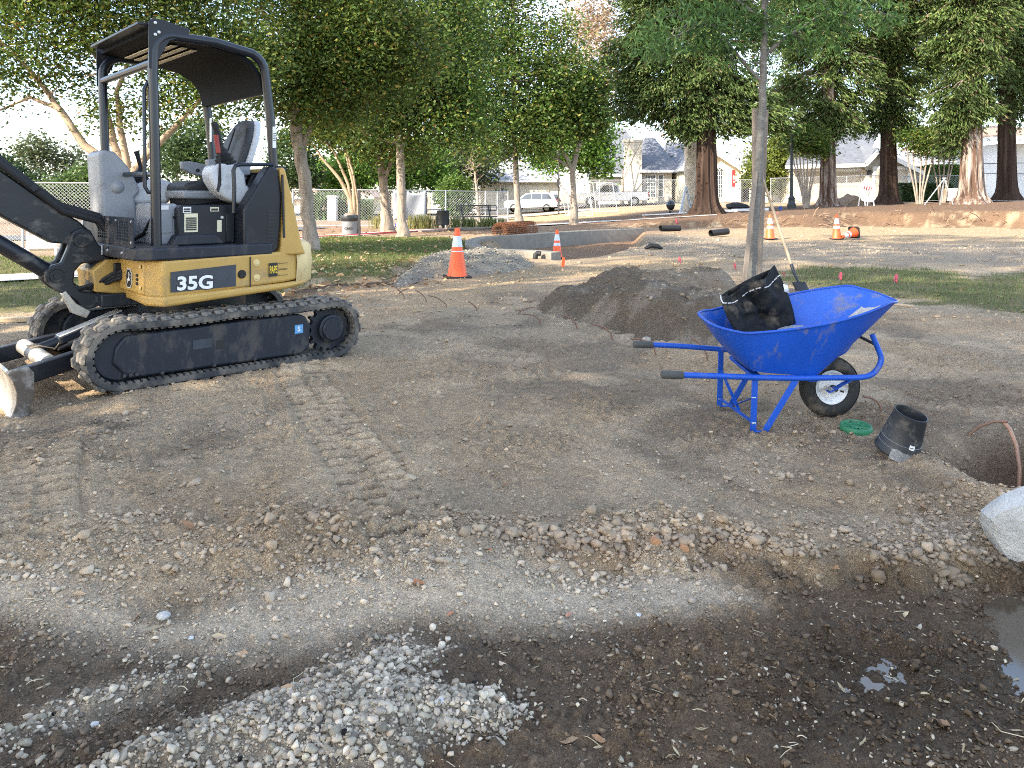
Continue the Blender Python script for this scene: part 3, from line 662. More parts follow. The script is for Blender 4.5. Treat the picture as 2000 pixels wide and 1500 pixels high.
p = scatter(700, -.70, .55, 1.7, 5.0, lambda x, y: .03 + .10 * sst(3.4, 2.9, y) * sst(.3, -.5, x), rg); n = len(p)
leaf_litter('curled_leaves', p, np.clip(rg.normal(.022, .007, n), .01, .04), np.array([(.40, .27, .16), (.44, .35, .22), (.30, .17, .09)])[rg.integers(0, 3, n)] * rg.uniform(.8, 1.15, (n, 1)), .5, .5, 4, 'curled tan and orange leaves fallen on the dirt')
p = scatter(9000, -.62, .10, 9, 34, lambda x, y: .5 * sst(.8, -.2, poly_sd(x, y, LAWN) - .6) + .25 * sst(18, 24, y) * sst(.05, -.1, x / y), rg); n = len(p)
leaf_litter('lawn_leaves', p, np.clip(rg.normal(.055, .015, n), .02, .09), np.array([(.42, .27, .14), (.50, .40, .24), (.27, .15, .08)])[rg.integers(0, 3, n)] * rg.uniform(.8, 1.15, (n, 1)), .5, .4, 5, 'dry leaves lying on the lawn and along its cut edge')
# straw and rootlets
mb = MB()
for k in range(90):
    if k < 50: px, py = rg.uniform(0, 2000), rg.uniform(1080, 1500)
    else: px, py = rg.uniform(300, 1400), rg.uniform(860, 1180)
    q = GG(px, py); a = rg.uniform(0, 2 * PI); L_ = rg.uniform(.02, .07)
    pts = [q + Vector((math.cos(a + .5 * j * rg.uniform(-1, 1)) * L_ * j / 3, math.sin(a) * L_ * j / 3, .006 + .006 * math.sin(j))) for j in range(4)]
    mb.tube(pts, rg.uniform(.0007, .0016), 3, cap=False)
o = obj('straw_litter', mb, mat('straw', (.50, .42, .28), .8)); struct(o, 'stuff')

def grass(name, n, dens, x0, x1, y0, y1, h, col, label, seed, wid=.006, persp=False):
    rng = np.random.default_rng(seed); p = scatter(n, x0, x1, y0, y1, dens, rng, persp); n = len(p)
    a = rng.uniform(0, 2 * PI, n); hh = rng.uniform(.5, 1.2, n) * h; ln = rng.normal(0, .45, (n, 2)) * hh[:, None]
    dx = np.cos(a) * wid * .5 * (p[:, 1] / 8); dy = np.sin(a) * wid * .5 * (p[:, 1] / 8)
    V = np.zeros((n, 3, 3)); V[:, 0] = p; V[:, 1] = p; V[:, 2] = p
    V[:, 0, 0] -= dx; V[:, 0, 1] -= dy; V[:, 1, 0] += dx; V[:, 1, 1] += dy; V[:, 2, 0] += ln[:, 0]; V[:, 2, 1] += ln[:, 1]; V[:, 2, 2] += hh
    c = np.array(col)[rng.integers(0, len(col), n)] * rng.uniform(.7, 1.3, (n, 1))
    o = obj(name, np_mesh(name, V.reshape(-1, 3), np.arange(n * 3), 3, np.repeat(c, 3, 0)), 'grass', smooth=False); o['kind'] = 'stuff'; o['label'] = label
GC = [(.075, .12, .028), (.10, .14, .035), (.16, .16, .06)]
grass('lawn_grass', 90000, lambda x, y: sst(.1, -.25, poly_sd(x, y, LAWN) + .7 * (fbm(x * 2, y * 2, 3, 301) - .5)), -7, 1, 9, 27, .055, GC, 'green lawn grass behind the digger', 21)
grass('verge_grass', 60000, lambda x, y: sst(.1, -.25, poly_sd(x, y, LAWNL) + .6 * (fbm(x * 2, y * 2, 3, 303) - .5)), -16, -5, 8, 21, .05, GC, 'green verge grass left of the digger', 22)
def d_lr(x, y): return np.maximum(sst(.15, -.3, poly_sd(x, y, LAWNR[0]) + .9 * (fbm(x * 2, y * 2, 3, 305) - .5)), sst(.15, -.3, poly_sd(x, y, LAWNR[1]) + .9 * (fbm(x * 2, y * 2, 3, 306) - .5))) * (.25 + .75 * sst(.4, .55, fbm(x * 3, y * 3, 3, 307)))
grass('turf_grass', 60000, d_lr, 2.5, 13, 7.5, 16, .06, [(.09, .13, .05), (.12, .16, .05), (.20, .19, .09)], 'patchy turf left beyond the wheelbarrow', 23)
# ------------------------------------------------------------------ compact excavator (local: x towards its tail, y to its far side)
YAW = math.atan2(.671, .741)
EX = thing('excavator', 'yellow and black compact crawler excavator with open canopy parked on the dirt', 'excavator', (-2.61, 6.545, 0), YAW)
def epart(name, mb, m, **k): return obj(name, mb, m, EX, **k)
# --- crawler tracks
def loop_path(n_arc=14, n_top=18, n_bot=18, rr=.190):
    """belt centre line (a, z), inner radius rr; idler at the front, sprocket at the rear"""
    ia, iz, sa, sz = -.82, .235, .80, .238
    pts = []
    for i in range(n_arc + 1):
        t = PI / 2 + PI * i / n_arc; pts.append((ia + rr * math.cos(t), iz + rr * math.sin(t)))
    for i in range(1, n_bot): t = i / n_bot; pts.append((ia + (sa - ia) * t, iz - rr + (sz - iz) * t))
    for i in range(n_arc + 1):
        t = -PI / 2 + PI * i / n_arc; pts.append((sa + rr * math.cos(t), sz + rr * math.sin(t)))
    for i in range(1, n_top):
        t = i / n_top; pts.append((sa + (ia - sa) * t, sz + rr + (iz - sz) * t - .014 * math.sin(PI * ((t * 2) % 1))))
    return pts
PATH = loop_path()
def path_frames(pts):
    n = len(pts); cum = [0]
    for i in range(n): a, b = pts[i], pts[(i + 1) % n]; cum.append(cum[-1] + math.hypot(b[0] - a[0], b[1] - a[1]))
    return cum
CUM = path_frames(PATH)
def at_path(s):
    s %= CUM[-1]
    i = max(j for j in range(len(PATH)) if CUM[j] <= s + 1e-9)
    a, b = PATH[i], PATH[(i + 1) % len(PATH)]; t = (s - CUM[i]) / (CUM[i + 1] - CUM[i])
    d = ((b[0] - a[0]), (b[1] - a[1])); L = math.hypot(*d); d = (d[0] / L, d[1] / L)
    return (a[0] + (b[0] - a[0]) * t, a[1] + (b[1] - a[1]) * t), d
def make_track(k0, k1, sgn):
    n = len(PATH); mb = MB(); rows = []
    for i, p in enumerate(PATH):
        a, b = PATH[i - 1], PATH[(i + 1) % n]; d = (b[0] - a[0], b[1] - a[1]); L = math.hypot(*d); nx, nz_ = d[1] / L, -d[0] / L
        if nx * (p[0]) + nz_ * (p[1] - .236) < 0 and abs(p[0]) > .8: nx, nz_ = -nx, -nz_
        rows.append((p, nx, nz_))
    prof = [(k0, .0), (k0, .036), (k0 + .018, .048), (k1 - .018, .048), (k1, .036), (k1, .0)]
    for (p, nx, nz_) in rows: mb.v += [(p[0] + nx * h, k, p[1] + nz_ * h) for k, h in prof]
    m = len(prof)
    for i in range(n):
        for j in range(m):
            mb.f.append((i * m + j, i * m + (j + 1) % m, ((i + 1) % n) * m + (j + 1) % m, ((i + 1) % n) * m + j))
    tr = epart('track', mb, 'rubber', ang=50)
    # lugs: two staggered rows of moulded blocks
    lb = MB(); lb.box((0, 0, .008), (.074, .150, .026), taper=.80)
    base = None; N = 46; pitch = CUM[-1] / N; mid = (k0 + k1) / 2
    for i in range(N):
        for row in (0, 1):
            s = (i + .5 * row) * pitch; p, d = at_path(s)
            nrm = Vector((d[1], 0, -d[0])); 
            X = Vector((d[0], 0, d[1])); Yv = nrm.cross(X)
            mx = Matrix((X, Yv, nrm)).transposed().to_4x4()
            kk = mid + (-.076 if row == 0 else .076)
            mx.translation = Vector((p[0], kk, p[1])) + nrm * .046
            if base is None: base = obj('track_lug', lb, 'lug', tr, bevel=.004, seg=1); base.matrix_basis = mx
            else: inst(base, tr, mx)
    gb = MB()
    for i in range(2 * N):
        p, d = at_path(i * pitch / 2 + .02); nrm = Vector((d[1], 0, -d[0])); c = Vector((p[0], k0 + .035 if sgn < 0 else k1 - .035, p[1])) - nrm * .006
        rot = Matrix((Vector((d[0], 0, d[1])), nrm.cross(Vector((d[0], 0, d[1]))), nrm)).transposed()
        gb.box(c, (.028, .05, .016), rot)
    o = obj('inner_tooth_row', gb, 'rubber', tr, smooth=False); o['kind'] = 'stuff'
    return tr
for k0, k1, sg in ((-.85, -.55, -1), (.55, .85, 1)):
    make_track(k0, k1, sg)
    ko = k0 + .045 if sg < 0 else k1 - .045; ki = (k1 if sg < 0 else k0)
    mb = MB(); mb.prism([(-.855, .30), (-.795, .372), (.50, .392), (.565, .360), (.605, .29), (.595, .10), (.52, .066), (-.77, .07), (-.875, .19)], 'y', ko, ko - sg * .20)
    fr = epart('track_frame', mb, 'dirtyblack', bevel=.018, seg=3)
    if sg < 0:
        y = ko - .002
        mb = MB(); mb.prism([(-.165, .195), (-.100, .197), (-.100, .262), (-.165, .260)], 'y', y, y + .01); obj('hole_dark_plate', mb, 'inkblack', fr, smooth=False)  # black plate stands in for the darkness inside the hole
        mb = MB(); mb.prism([(-.335, .215), (-.195, .217), (-.195, .285), (-.335, .283)], 'y', y - .001, y + .01); pl = obj('maker_plate', mb, 'decal', fr, smooth=False)
        mb = MB(); mb.prism([(.465, .235), (.535, .237), (.535, .305), (.465, .303)], 'y', y - .001, y + .01); obj('sticker', mb, 'bluesticker', fr, smooth=False, label='blue square sticker on the track frame')
        tm = text_mesh('S', .055, bold=.001); tm.transform(Matrix.Translation((.50, y - .0015, .269)) @ Matrix.Rotation(R(90), 4, 'X')); obj('lettering', tm, 'white', fr, smooth=False)
        b0 = None
        for a, z in ((-.55, .083), (-.18, .083), (.13, .085), (.46, .09), (-.80, .10), (-.76, .10), (-.72, .10)):
            if b0 is None:
                mb = MB(); mb.lathe([(0, -.016), (.012, -.014), (.016, -.004), (.016, .01)], axis='y', n=12); b0 = obj('bolt', mb, 'dirtyblack', fr); b0.location = (a, y, z)
            else: o = inst(b0, fr); o.location = (a, y, z)
        rl = MB(); rl.cyl((.13, ko - .005, .420), (.13, ko + .22, .420), .034, n=20); epart('carrier_roller', rl, 'dirtyblack', bevel=.005)
    mb = MB(); mb.lathe([(0, 0), (.16, 0), (.185, .02), (.19, .05), (.185, .10), (0, .11)], (-.82, ko + .02 if sg < 0 else ko - .13, .235), 'y', 28); epart('idler_wheel', mb, 'dirtyblack')
    mb = MB(); ksp = ko + .05 if sg < 0 else ko - .05
    pr = []
    for i in range(17):
        t = 2 * PI * i / 17
        for dt, r in ((-.10, .165), (-.05, .198), (.05, .198), (.10, .165)): pr.append((.80 + r * math.cos(t + dt), .238 + r * math.sin(t + dt)))
    mb.prism(pr, 'y', ksp, ksp - sg * .05); spk = epart('sprocket', mb, 'dirtyblack', smooth=False)
    mb = MB(); kh = ko - .022 if sg < 0 else ko + .022
    mb.lathe([(0, 0), (.086, 0), (.094, .008), (.094, .025), (.112, .032), (.112, .12)] if sg < 0 else [(0, 0), (.086, 0), (.094, -.008), (.094, -.025), (.112, -.032), (.112, -.12)], (.80, kh, .238), 'y', 32)
    obj('drive_hub', mb, 'dirtyblack', spk)
    hb = None
    for i in range(5):
        t = 2 * PI * i / 5 + .5; q = (.80 + .06 * math.cos(t), kh, .238 + .06 * math.sin(t))
        if i == 0:
            mb = MB(); mb.cyl((0, .006 * sg, 0), (0, -.006 * sg, 0), .008, n=8); hb = obj('bolt', mb, 'dirtyblack', spk); hb.location = q
        else: inst(hb, spk).location = q
# --- centre frame, slewing ring, blade
mb = MB(); mb.prism([(-.60, .20), (.55, .20), (.55, .36), (.30, .42), (-.35, .42), (-.60, .33)], 'y', -.40, .40); mb.box((.2, 0, .29), (.5, 1.2, .12)); mb.box((-.35, 0, .29), (.3, 1.2, .12)); epart('centre_frame', mb, 'dirtyblack', bevel=.01)
mb = MB(); mb.cyl((0, 0, .40), (0, 0, .55), .38, n=40); epart('slewing_ring', mb, 'black')
prof = [(-1.50, .235), (-1.462, .17), (-1.442, .09), (-1.445, .01), (-1.475, -.06), (-1.500, -.085)]
mb = MB()
outer = prof; inner = [(a + .03, z) for a, z in prof]; inner[0] = (-1.48, .245); inner[-1] = (-1.475, -.085)
mb.prism(outer + inner[::-1], 'y', -.83, .83); bl = epart('dozer_blade', mb, 'bladesteel', bevel=.004, ang=30)
for k in (-.85, .83):
    mb = MB(); mb.prism([(-1.495, .225), (-1.47, .245), (-1.375, .25), (-1.345, .21), (-1.345, .06), (-1.375, .0), (-1.335, -.085), (-1.36, -.10), (-1.50, -.10), (-1.465, -.04), (-1.44, .03), (-1.44, .10), (-1.46, .17)], 'y', k, k + .022)
    obj('end_plate', mb, 'rustplate', bl, bevel=.004)
for s in (-1, 1):
    mb = MB(); mb.beam((-1.40, s * .47, .11), (-.42, s * .33, .29), .075, .12); a_ = epart('blade_arm', mb, 'black', bevel=.008)
    mb = MB(); mb.cyl((-.42, s * .33 - .07, .29), (-.42, s * .33 + .07, .29), .05); obj('pivot_boss', mb, 'dirtyblack', a_)
mb = MB(); mb.cyl((-1.17, -.40, .175), (-1.17, .42, .175), .055, n=24); epart('cross_tube', mb, 'bladesteel', ang=50)  # pale steel carries the sunlight on this tube in its colour
mb = MB(); mb.cyl((-1.18, 0, .20), (-.62, 0, .37), .042); rm = epart('blade_ram', mb, 'black')
mb = MB(); mb.beam((-1.03, 0, .262), (-.60, 0, .415), .135, .05); obj('ram_guard', mb, 'dirtyblack', rm, bevel=.006)
mb = MB(); mb.beam((-1.03, 0, .292), (-.60, 0, .445), .128, .008); obj('ram_guard_sunlit_top', mb, 'bladesteel', rm, bevel=.003, label='pale top plate of the ram guard with sunlight put into its colour')  # pale plate puts sunlight on the ram guard into its colour
mb = MB(); mb.cyl((-.98, -.10, .235), (-.72, -.10, .33), .022); mb.cyl((-.9, -.10, .265), (-1.04, -.09, .21), .014); obj('ram_hose', mb, 'hose', rm)
mb = MB()
for j in range(7):
    q = Vector((-1.06, -.03 + .012 * j, .20)); mb.tube([q, q + Vector((.03, -.01, .045)), q + Vector((.06, .01, .03)), q + Vector((.03, .02, -.01))], .007, 6)
for j in range(4): mb.tube([(-1.06, -.04 + .02 * j, .21), (-1.16, -.06 + .03 * j, .245), (-1.22, -.06 + .04 * j, .235)], .004, 5)
epart('rope_tie', mb, 'wood', label='frayed rope knotted round the ram')
# --- revolving upper body
def outline(o=0.0, front=-.53):
    return [(front, -.765 - o), (.40, -.765 - o), (.58, -.70 - o), (.75, -.50 - o * .8), (.85, -.22), (.87 + o * .5, 0), (.85, .22), (.75, .50 + o * .8), (.58, .70 + o), (.40, .765 + o), (front, .765 + o), (front - .06, .68), (front - .07, .35), (front - .04, -.16), (front - .075, -.60)]
def body(z0, z1, o, lift=0.0, a_max=None, name='', m='yellow', bevel=.02, front=-.53):
    pl = outline(o, front); n = len(pl); mb = MB()
    def lz(a): return lift * float(sst(-.1, .6, np.array(a)))
    mb.add([(a, k, z0 + lz(a)) for a, k in pl] + [(a, k, z1 + lz(a) * .5) for a, k in pl], [tuple(range(n - 1, -1, -1)), tuple(range(n, 2 * n))] + [(i, (i + 1) % n, n + (i + 1) % n, n + i) for i in range(n)])
    return epart(name, mb, m, bevel=bevel, seg=3)
body(.535, .615, .012, .07, name='lower_skirt', bevel=.028)
body(.600, .868, 0, .06, name='body_shell', bevel=.02)
side_k = -.768
# counterweight: rounded tail casting
mb = MB()
ctr = [(.50, -.72), (.62, -.66), (.76, -.48), (.855, -.22), (.88, 0), (.855, .22), (.76, .48), (.62, .66), (.50, .72)]
rows = [(.60, -.02), (.63, .012), (.80, .022), (.92, .01), (.95, -.02)]
vs = []
for z, o in rows: vs += [(a + o, k * (1 + o), z) for a, k in ctr]
n = len(ctr); fs = [(j * n + i, j * n + i + 1, (j + 1) * n + i + 1, (j + 1) * n + i) for j in range(len(rows) - 1) for i in range(n - 1)]
fs += [tuple(range(n)), tuple(range((len(rows) - 1) * n, len(rows) * n))]; mb.add(vs, fs)
epart('counterweight', mb, 'paleyellow', ang=50)  # sunlit tail, its light put into the paler yellow
# engine hood behind the seat
mb = MB(); mb.prism([(.36, .86), (.375, .95), (.385, 1.10), (.39, 1.33), (.362, 1.535), (.372, 1.56), (.405, 1.55), (.45, 1.38), (.55, .95), (.585, .86)], 'y', -.765, .74)
epart('engine_hood', mb, 'yellow', bevel=.022, seg=3)
mb = MB(); mb.prism([(.07, .86), (.315, .86), (.352, .93), (.372, 1.10), (.382, 1.33), (.352, 1.545), (.30, 1.565), (.265, 1.54), (.09, 1.265), (.07, 1.22)], 'y', -.752, -.60)
sc = epart('side_cover', mb, 'black', bevel=.016, seg=3)
mb = MB(); mb.prism([(.28, .87), (.37, .87), (.385, 1.3), (.36, 1.52), (.30, 1.52)], 'y', -.60, .72); epart('rear_bulkhead', mb, 'roofdark')
mb = MB()
for j in range(9): mb.beam((.262, -.754, .985 + .028 * j), (.318, -.754, .987 + .028 * j), .004, .010)
obj('vent_slots', mb, 'inkblack', sc, smooth=False)
mb = MB(); mb.prism([(.385, 1.0), (.40, 1.0), (.385, 1.50), (.37, 1.50)], 'y', -.772, -.76); obj('panel_gap', mb, 'inkblack', sc, smooth=False)
# door joint, bolts and decals on the yellow flank
mb = MB(); mb.box((.115, side_k - .001, .75), (.008, .006, .23)); epart('panel_joint', mb, 'inkblack', smooth=False)
mb = MB(); mb.beam((-.50, -.745, .88), (.09, -.745, .885), .03, .03); epart('rubber_seal', mb, 'hose', bevel=.008)
b0 = None
for a, z, m in ((.165, .815, 'yellow'), (.168, .70, 'yellow')):
    mb = MB(); mb.lathe([(0, -.012), (.012, -.012), (.014, -.004), (.026, -.003), (.028, .01)], (a, side_k, z), 'y', 16); epart('cover_bolt', mb, 'paleyellow')
mb = MB(); mb.lathe([(0, -.010), (.026, -.010), (.033, 0), (.033, .01)], (.05, side_k, .735), 'y', 24); epart('rubber_plug', mb, 'hose')
mb = MB(); mb.prism([(-.478, .640), (.0, .648), (.0, .812), (-.478, .786)], 'y', side_k - .006, side_k + .01); dk = epart('model_decal', mb, 'decal', smooth=False)
for off, bold, m, dy in ((0, .0105, 'inkblack', .0074), (0, .0045, 'white', .0085)):
    tm = text_mesh('35G', .135, bold=bold, sx=1.14, extrude=.0004)
    tm.transform(Matrix.Translation((-.305, side_k - dy, .693)) @ Matrix.Rotation(R(1), 4, 'Y') @ Matrix.Rotation(R(90), 4, 'X')); obj('lettering' if m == 'white' else 'lettering_outline', tm, m, dk, smooth=False)
mb = MB(); mb.prism([(.265, .700), (.335, .702), (.335, .808), (.265, .806)], 'y', side_k - .006, side_k + .01); dd = epart('dealer_decal', mb, 'inkblack', smooth=False)
tm = text_mesh('PAPE', .052, bold=.0012, sx=.56, extrude=.0004); tm.transform(Matrix.Translation((.30, side_k - .0075, .752)) @ Matrix.Diagonal((1, 1, 1.55, 1)) @ Matrix.Rotation(R(90), 4, 'X')); obj('lettering', tm, 'papeyellow', dd, smooth=False)
tm = text_mesh('MACHINERY', .019, sx=.72, extrude=.0004); tm.transform(Matrix.Translation((.385, side_k - .0015, .752)) @ Matrix.Rotation(R(90), 4, 'X')); obj('small_lettering', tm, 'inkblack', dd, smooth=False)
mb = MB(); mb.box((.385, side_k - .001, .800), (.08, .002, .003)); mb.box((.385, side_k - .001, .706), (.08, .002, .003)); obj('rule_line', mb, 'inkblack', dd, smooth=False)
# front face: emblem badge and oval slots (front face runs across, facing -x)
fa = -.603
def fpt(k): return fa + .008 if k < -.45 else -.572
FM = Matrix(((0, 0, -1, -.594), (-1, 0, 0, 0), (0, 1, 0, 0), (0, 0, 0, 1)))     # drawing plane (u right as seen, v up) -> front face
def front_plate(name, pl, m, par, u0, v0, h):
    mb = MB(); n = len(pl); mb.prism([(x, y) for x, y in pl], 'z', 0, .004); me = mb.mesh(name)
    me.transform(Matrix.Translation((-h, 0, 0)) @ Matrix.Translation((-.0, -u0, v0)) @ Matrix(((0, 0, -1, -.6155), (-1, 0, 0, 0), (0, 1, 0, 0), (0, 0, 0, 1))))
    return obj(name, me, m, par, smooth=False)
def rrect(w, h, cut): return [(-w + cut, -h), (w - cut, -h), (w, -h + cut * 1.2), (w, h - cut * 1.2), (w - cut, h), (-w + cut, h), (-w, h - cut * 1.2), (-w, -h + cut * 1.2)]
# the yellow front plate stands square across the machine
mb = MB(); mb.box((-.598, -.325, .737), (.03, .57, .245)); fp = epart('front_panel', mb, 'yellow', bevel=.012)
em = front_plate('badge_border', rrect(.062, .072, .026), 'white', EX, .29, .715, .001)
em.name = 'maker_badge'
front_plate('badge_field', rrect(.055, .065, .023), 'inkblack', em, .29, .715, .002)
deer = [(-.030, -.012), (-.018, -.002), (-.006, -.004), (.004, .010), (.006, .028), (.000, .040), (.006, .046), (.010, .034), (.016, .047), (.019, .034), (.026, .028), (.018, .022), (.016, .006), (.026, -.004), (.036, -.010), (.034, -.016), (.018, -.012), (.010, -.018), (-.004, -.020), (-.012, -.030), (-.026, -.044), (-.030, -.040), (-.020, -.026), (-.026, -.018), (-.034, -.018)]
front_plate('badge_emblem', deer, 'white', em, .29, .715, .0035)
for j in range(3): front_plate('oval_slot', [(.011 * math.cos(t) * (1 if abs(j - 1) else 1.15) * 1.9 + .0, .011 * math.sin(t)) for t in np.linspace(0, 2 * PI, 12, endpoint=False)], 'inkblack', fp, .475, .69 + .03 * j, .001)
for z in (.82, .665): front_plate('bolt_recess', [(.014 * math.cos(t), .014 * math.sin(t)) for t in np.linspace(0, 2 * PI, 12, endpoint=False)], 'paleyellow', fp, .56, z, .004)
# nose frame with hose run, dark inner chassis
mb = MB(); mb.prism([(-.78, .60), (-.55, .56), (-.55, .84), (-.70, .84), (-.80, .76)], 'y', -.02, .45); epart('nose_frame', mb, 'yellow', bevel=.012)
mb = MB(); mb.box((-.60, .18, .53), (.30, .5, .10)); epart('nose_underside', mb, 'dirtyblack', bevel=.01)
for j in range(3):
    mb = MB(); mb.tube([(-.60, -.10, .755 - .024 * j), (-.66, -.05, .735 - .026 * j), (-.76, .0 + .02 * j, .665 - .02 * j), (-.88, .04, .63), (-.96, .06, .70), (-.97, .12, .79)], .016, 10); epart('swing_hose', mb, 'hose')
mb = MB(); mb.box((-.635, -.06, .765), (.05, .04, .10)); epart('hose_clamp', mb, 'black', bevel=.006)
# --- cab floor and seat base
fl = [(-.70, -.70), (-.55, -.765), (.30, -.765), (.30, .74), (-.66, .74), (-.72, .60), (-.72, -.55)]
mb = MB(); mb.prism(fl, 'z', .872, .962); fo = epart('cab_floor', mb, 'dirtyblack', bevel=.014, seg=3)
mb = MB(); mb.prism([(-.68, -.66), (-.56, -.70), (-.40, -.70), (-.40, -.20), (-.68, -.20)], 'z', .962, .972); obj('floor_mat', mb, 'vinyl', fo, smooth=False)
mb = MB(); mb.prism([(-.42, .965), (-.38, 1.04), (-.08, 1.04), (-.02, .965)], 'y', -.62, -.50); obj('foot_step', mb, 'dirtyblack', fo, bevel=.01)
mb = MB()
mb.box((-.722, .10, .915), (.004, .16, .075)); st = obj('warning_label', mb, 'white', fo, smooth=False)
mb = MB()
for j in range(4): mb.box((-.725, .062, .938 - .016 * j), (.003, .062, .010))
mb.box((-.725, .145, .915), (.003, .034, .05)); st2 = obj('label_print', mb, 'inkblack', fo, smooth=False)
for k in (-.48, -.12, .30, .55):
    mb = MB(); mb.lathe([(0, -.008), (.010, -.006), (.012, .004)], (-.722, k, .92), 'x', 10); obj('bolt', mb, 'steel', fo)
# slotted front guard
gd = MB(); ga = -.700
for k0, k1 in ((-.67, -.58), (-.30, -.06), (.20, .66)): gd.box((ga, (k0 + k1) / 2, 1.07), (.012, k1 - k0, .215))
for k0, k1 in ((-.58, -.30), (-.06, .20)):
    gd.box((ga, (k0 + k1) / 2, .985), (.012, k1 - k0, .045)); gd.box((ga, (k0 + k1) / 2, 1.163), (.012, k1 - k0, .03))
    for j in range(1, 7): gd.box((ga, (k0 + k1) / 2, 1.008 + .0205 * j), (.010, k1 - k0, .008))
    for j in range(1, 5): gd.box((ga, k0 + (k1 - k0) * j / 5, 1.08), (.0112, .012, .14))
gu = epart('front_guard', gd, 'dirtyblack', bevel=.0)
for k, z in ((-.64, 1.15), (-.28, 1.15), (-.08, 1.15), (.22, 1.15), (.63, 1.15), (-.64, 1.0), (.63, 1.0)):
    mb = MB(); mb.lathe([(0, -.007), (.010, -.005), (.011, .004)], (ga - .006, k, z), 'x', 10); obj('bolt', mb, 'steel', gu)
mb = MB(); mb.box((ga - .003, .645, 1.06), (.014, .055, .22)); obj('bare_edge_strip', mb, 'galv', gu, label='paint-worn pale edge of the guard')
# seat pedestal with stickers
mb = MB(); mb.prism([(-.36, .962), (.08, .962), (.08, 1.262), (-.33, 1.262), (-.36, 1.24)], 'y', -.58, .55); sb = epart('seat_pedestal', mb, 'black', bevel=.010)
ky = -.582
def panel_label(a0, a1, z0, z1, m, rows, par):
    mb = MB(); mb.box(((a0 + a1) / 2, ky, (z0 + z1) / 2), (a1 - a0, .003, z1 - z0)); o = obj('warning_label', mb, m, par, smooth=False)
    mb = MB(); h = (z1 - z0)
    for j in range(rows): mb.box(((a0 + a1) / 2, ky - .002, z1 - h * .2 - (h * .72) * (j + .5) / rows), ((a1 - a0) * .8, .002, h * .72 / rows * .72))
    obj('label_print', mb, 'inkblack', par, smooth=False)
panel_label(-.315, -.215, 1.06, 1.20, 'cream', 7, sb); panel_label(-.325, -.265, 1.205, 1.25, 'white', 2, sb); panel_label(-.12, -.055, 1.213, 1.245, 'cream', 1, sb)
mb = MB(); mb.box((-.05, ky, 1.10), (.035, .003, .09)); obj('brass_plate', mb, 'cream', sb, smooth=False)
for a, z in ((-.03, 1.165), (.04, 1.165), (.05, 1.12), (.05, .985)):
    mb = MB(); mb.lathe([(0, -.010), (.010, -.009), (.014, 0)], (a, ky, z), 'y', 12); obj('bolt', mb, 'steel', sb)
mb = MB(); mb.prism([(.0, .975), (.065, .975), (.065, 1.19), (.0, 1.19)], 'y', -.592, -.578); obj('access_door', mb, 'black', sb, bevel=.004)
# grey consoles
mb = MB(); mb.prism([(-.50, .962), (-.345, .962), (-.315, 1.20), (-.34, 1.275), (-.50, 1.275)], 'y', -.50, -.05); cn = epart('grey_console', mb, 'plastic', bevel=.02, seg=3)
mb = MB(); mb.box((-.42, -.503, 1.13), (.09, .008, .15)); obj('console_lid', mb, 'plastic', cn, bevel=.003)
mb = MB(); mb.box((-.44, -.503, 1.245), (.075, .003, .032)); obj('white_label', mb, 'white', cn, smooth=False)
mb = MB(); mb.lathe([(0, -.004), (.009, -.003), (.010, .004)], (-.365, -.503, 1.17), 'y', 12); obj('lid_lock', mb, 'inkblack', cn)
mb = MB(); mb.prism([(-.52, 1.26), (-.20, 1.26), (-.14, 1.34), (-.16, 1.45), (-.30, 1.475), (-.50, 1.40)], 'y', .10, .46); epart('far_console', mb, 'palegrey', bevel=.04, seg=4)
mb = MB()
mb.lathe([(.088, 0), (.092, .02), (.072, .03), (.078, .05), (.058, .06), (.062, .08), (.044, .09), (.046, .11), (.024, .13), (.016, .16)], (-.36, .28, 1.42), 'z', 20); js = epart('joystick', mb, 'hose')
mb = MB(); mb.tube([(-.36, .28, 1.56), (-.385, .28, 1.66), (-.395, .28, 1.70)], [.014, .018, .024], 10); obj('joystick_grip', mb, 'hose', js)
# grey moulded front cowl over the boom swing side
mb = MB(); mb.prism([(-.735, 1.66), (-.70, 1.69), (-.62, 1.675), (-.52, 1.56), (-.445, 1.42), (-.43, 1.36), (-.47, 1.32), (-.42, 1.02), (-.44, .97), (-.66, .97), (-.70, 1.10), (-.72, 1.40)], 'y', .06, .42)
cw = epart('front_cowl', mb, 'plastic', bevel=.045, seg=4)
mb = MB(); mb.prism([(-.70, 1.693), (-.615, 1.68), (-.515, 1.565), (-.438, 1.42), (-.47, 1.41), (-.54, 1.53), (-.63, 1.64)], 'y', .09, .40); obj('cowl_visor', mb, 'vinyl', cw, bevel=.01)
for a, z, r in ((-.60, 1.40, .05), (-.58, 1.09, .05)):
    mb = MB(); mb.lathe([(0, -.022), (r * .6, -.018), (r, 0), (r * 1.1, .02)], (a, .058, z), 'y', 20); obj('moulded_boss', mb, 'plastic', cw)
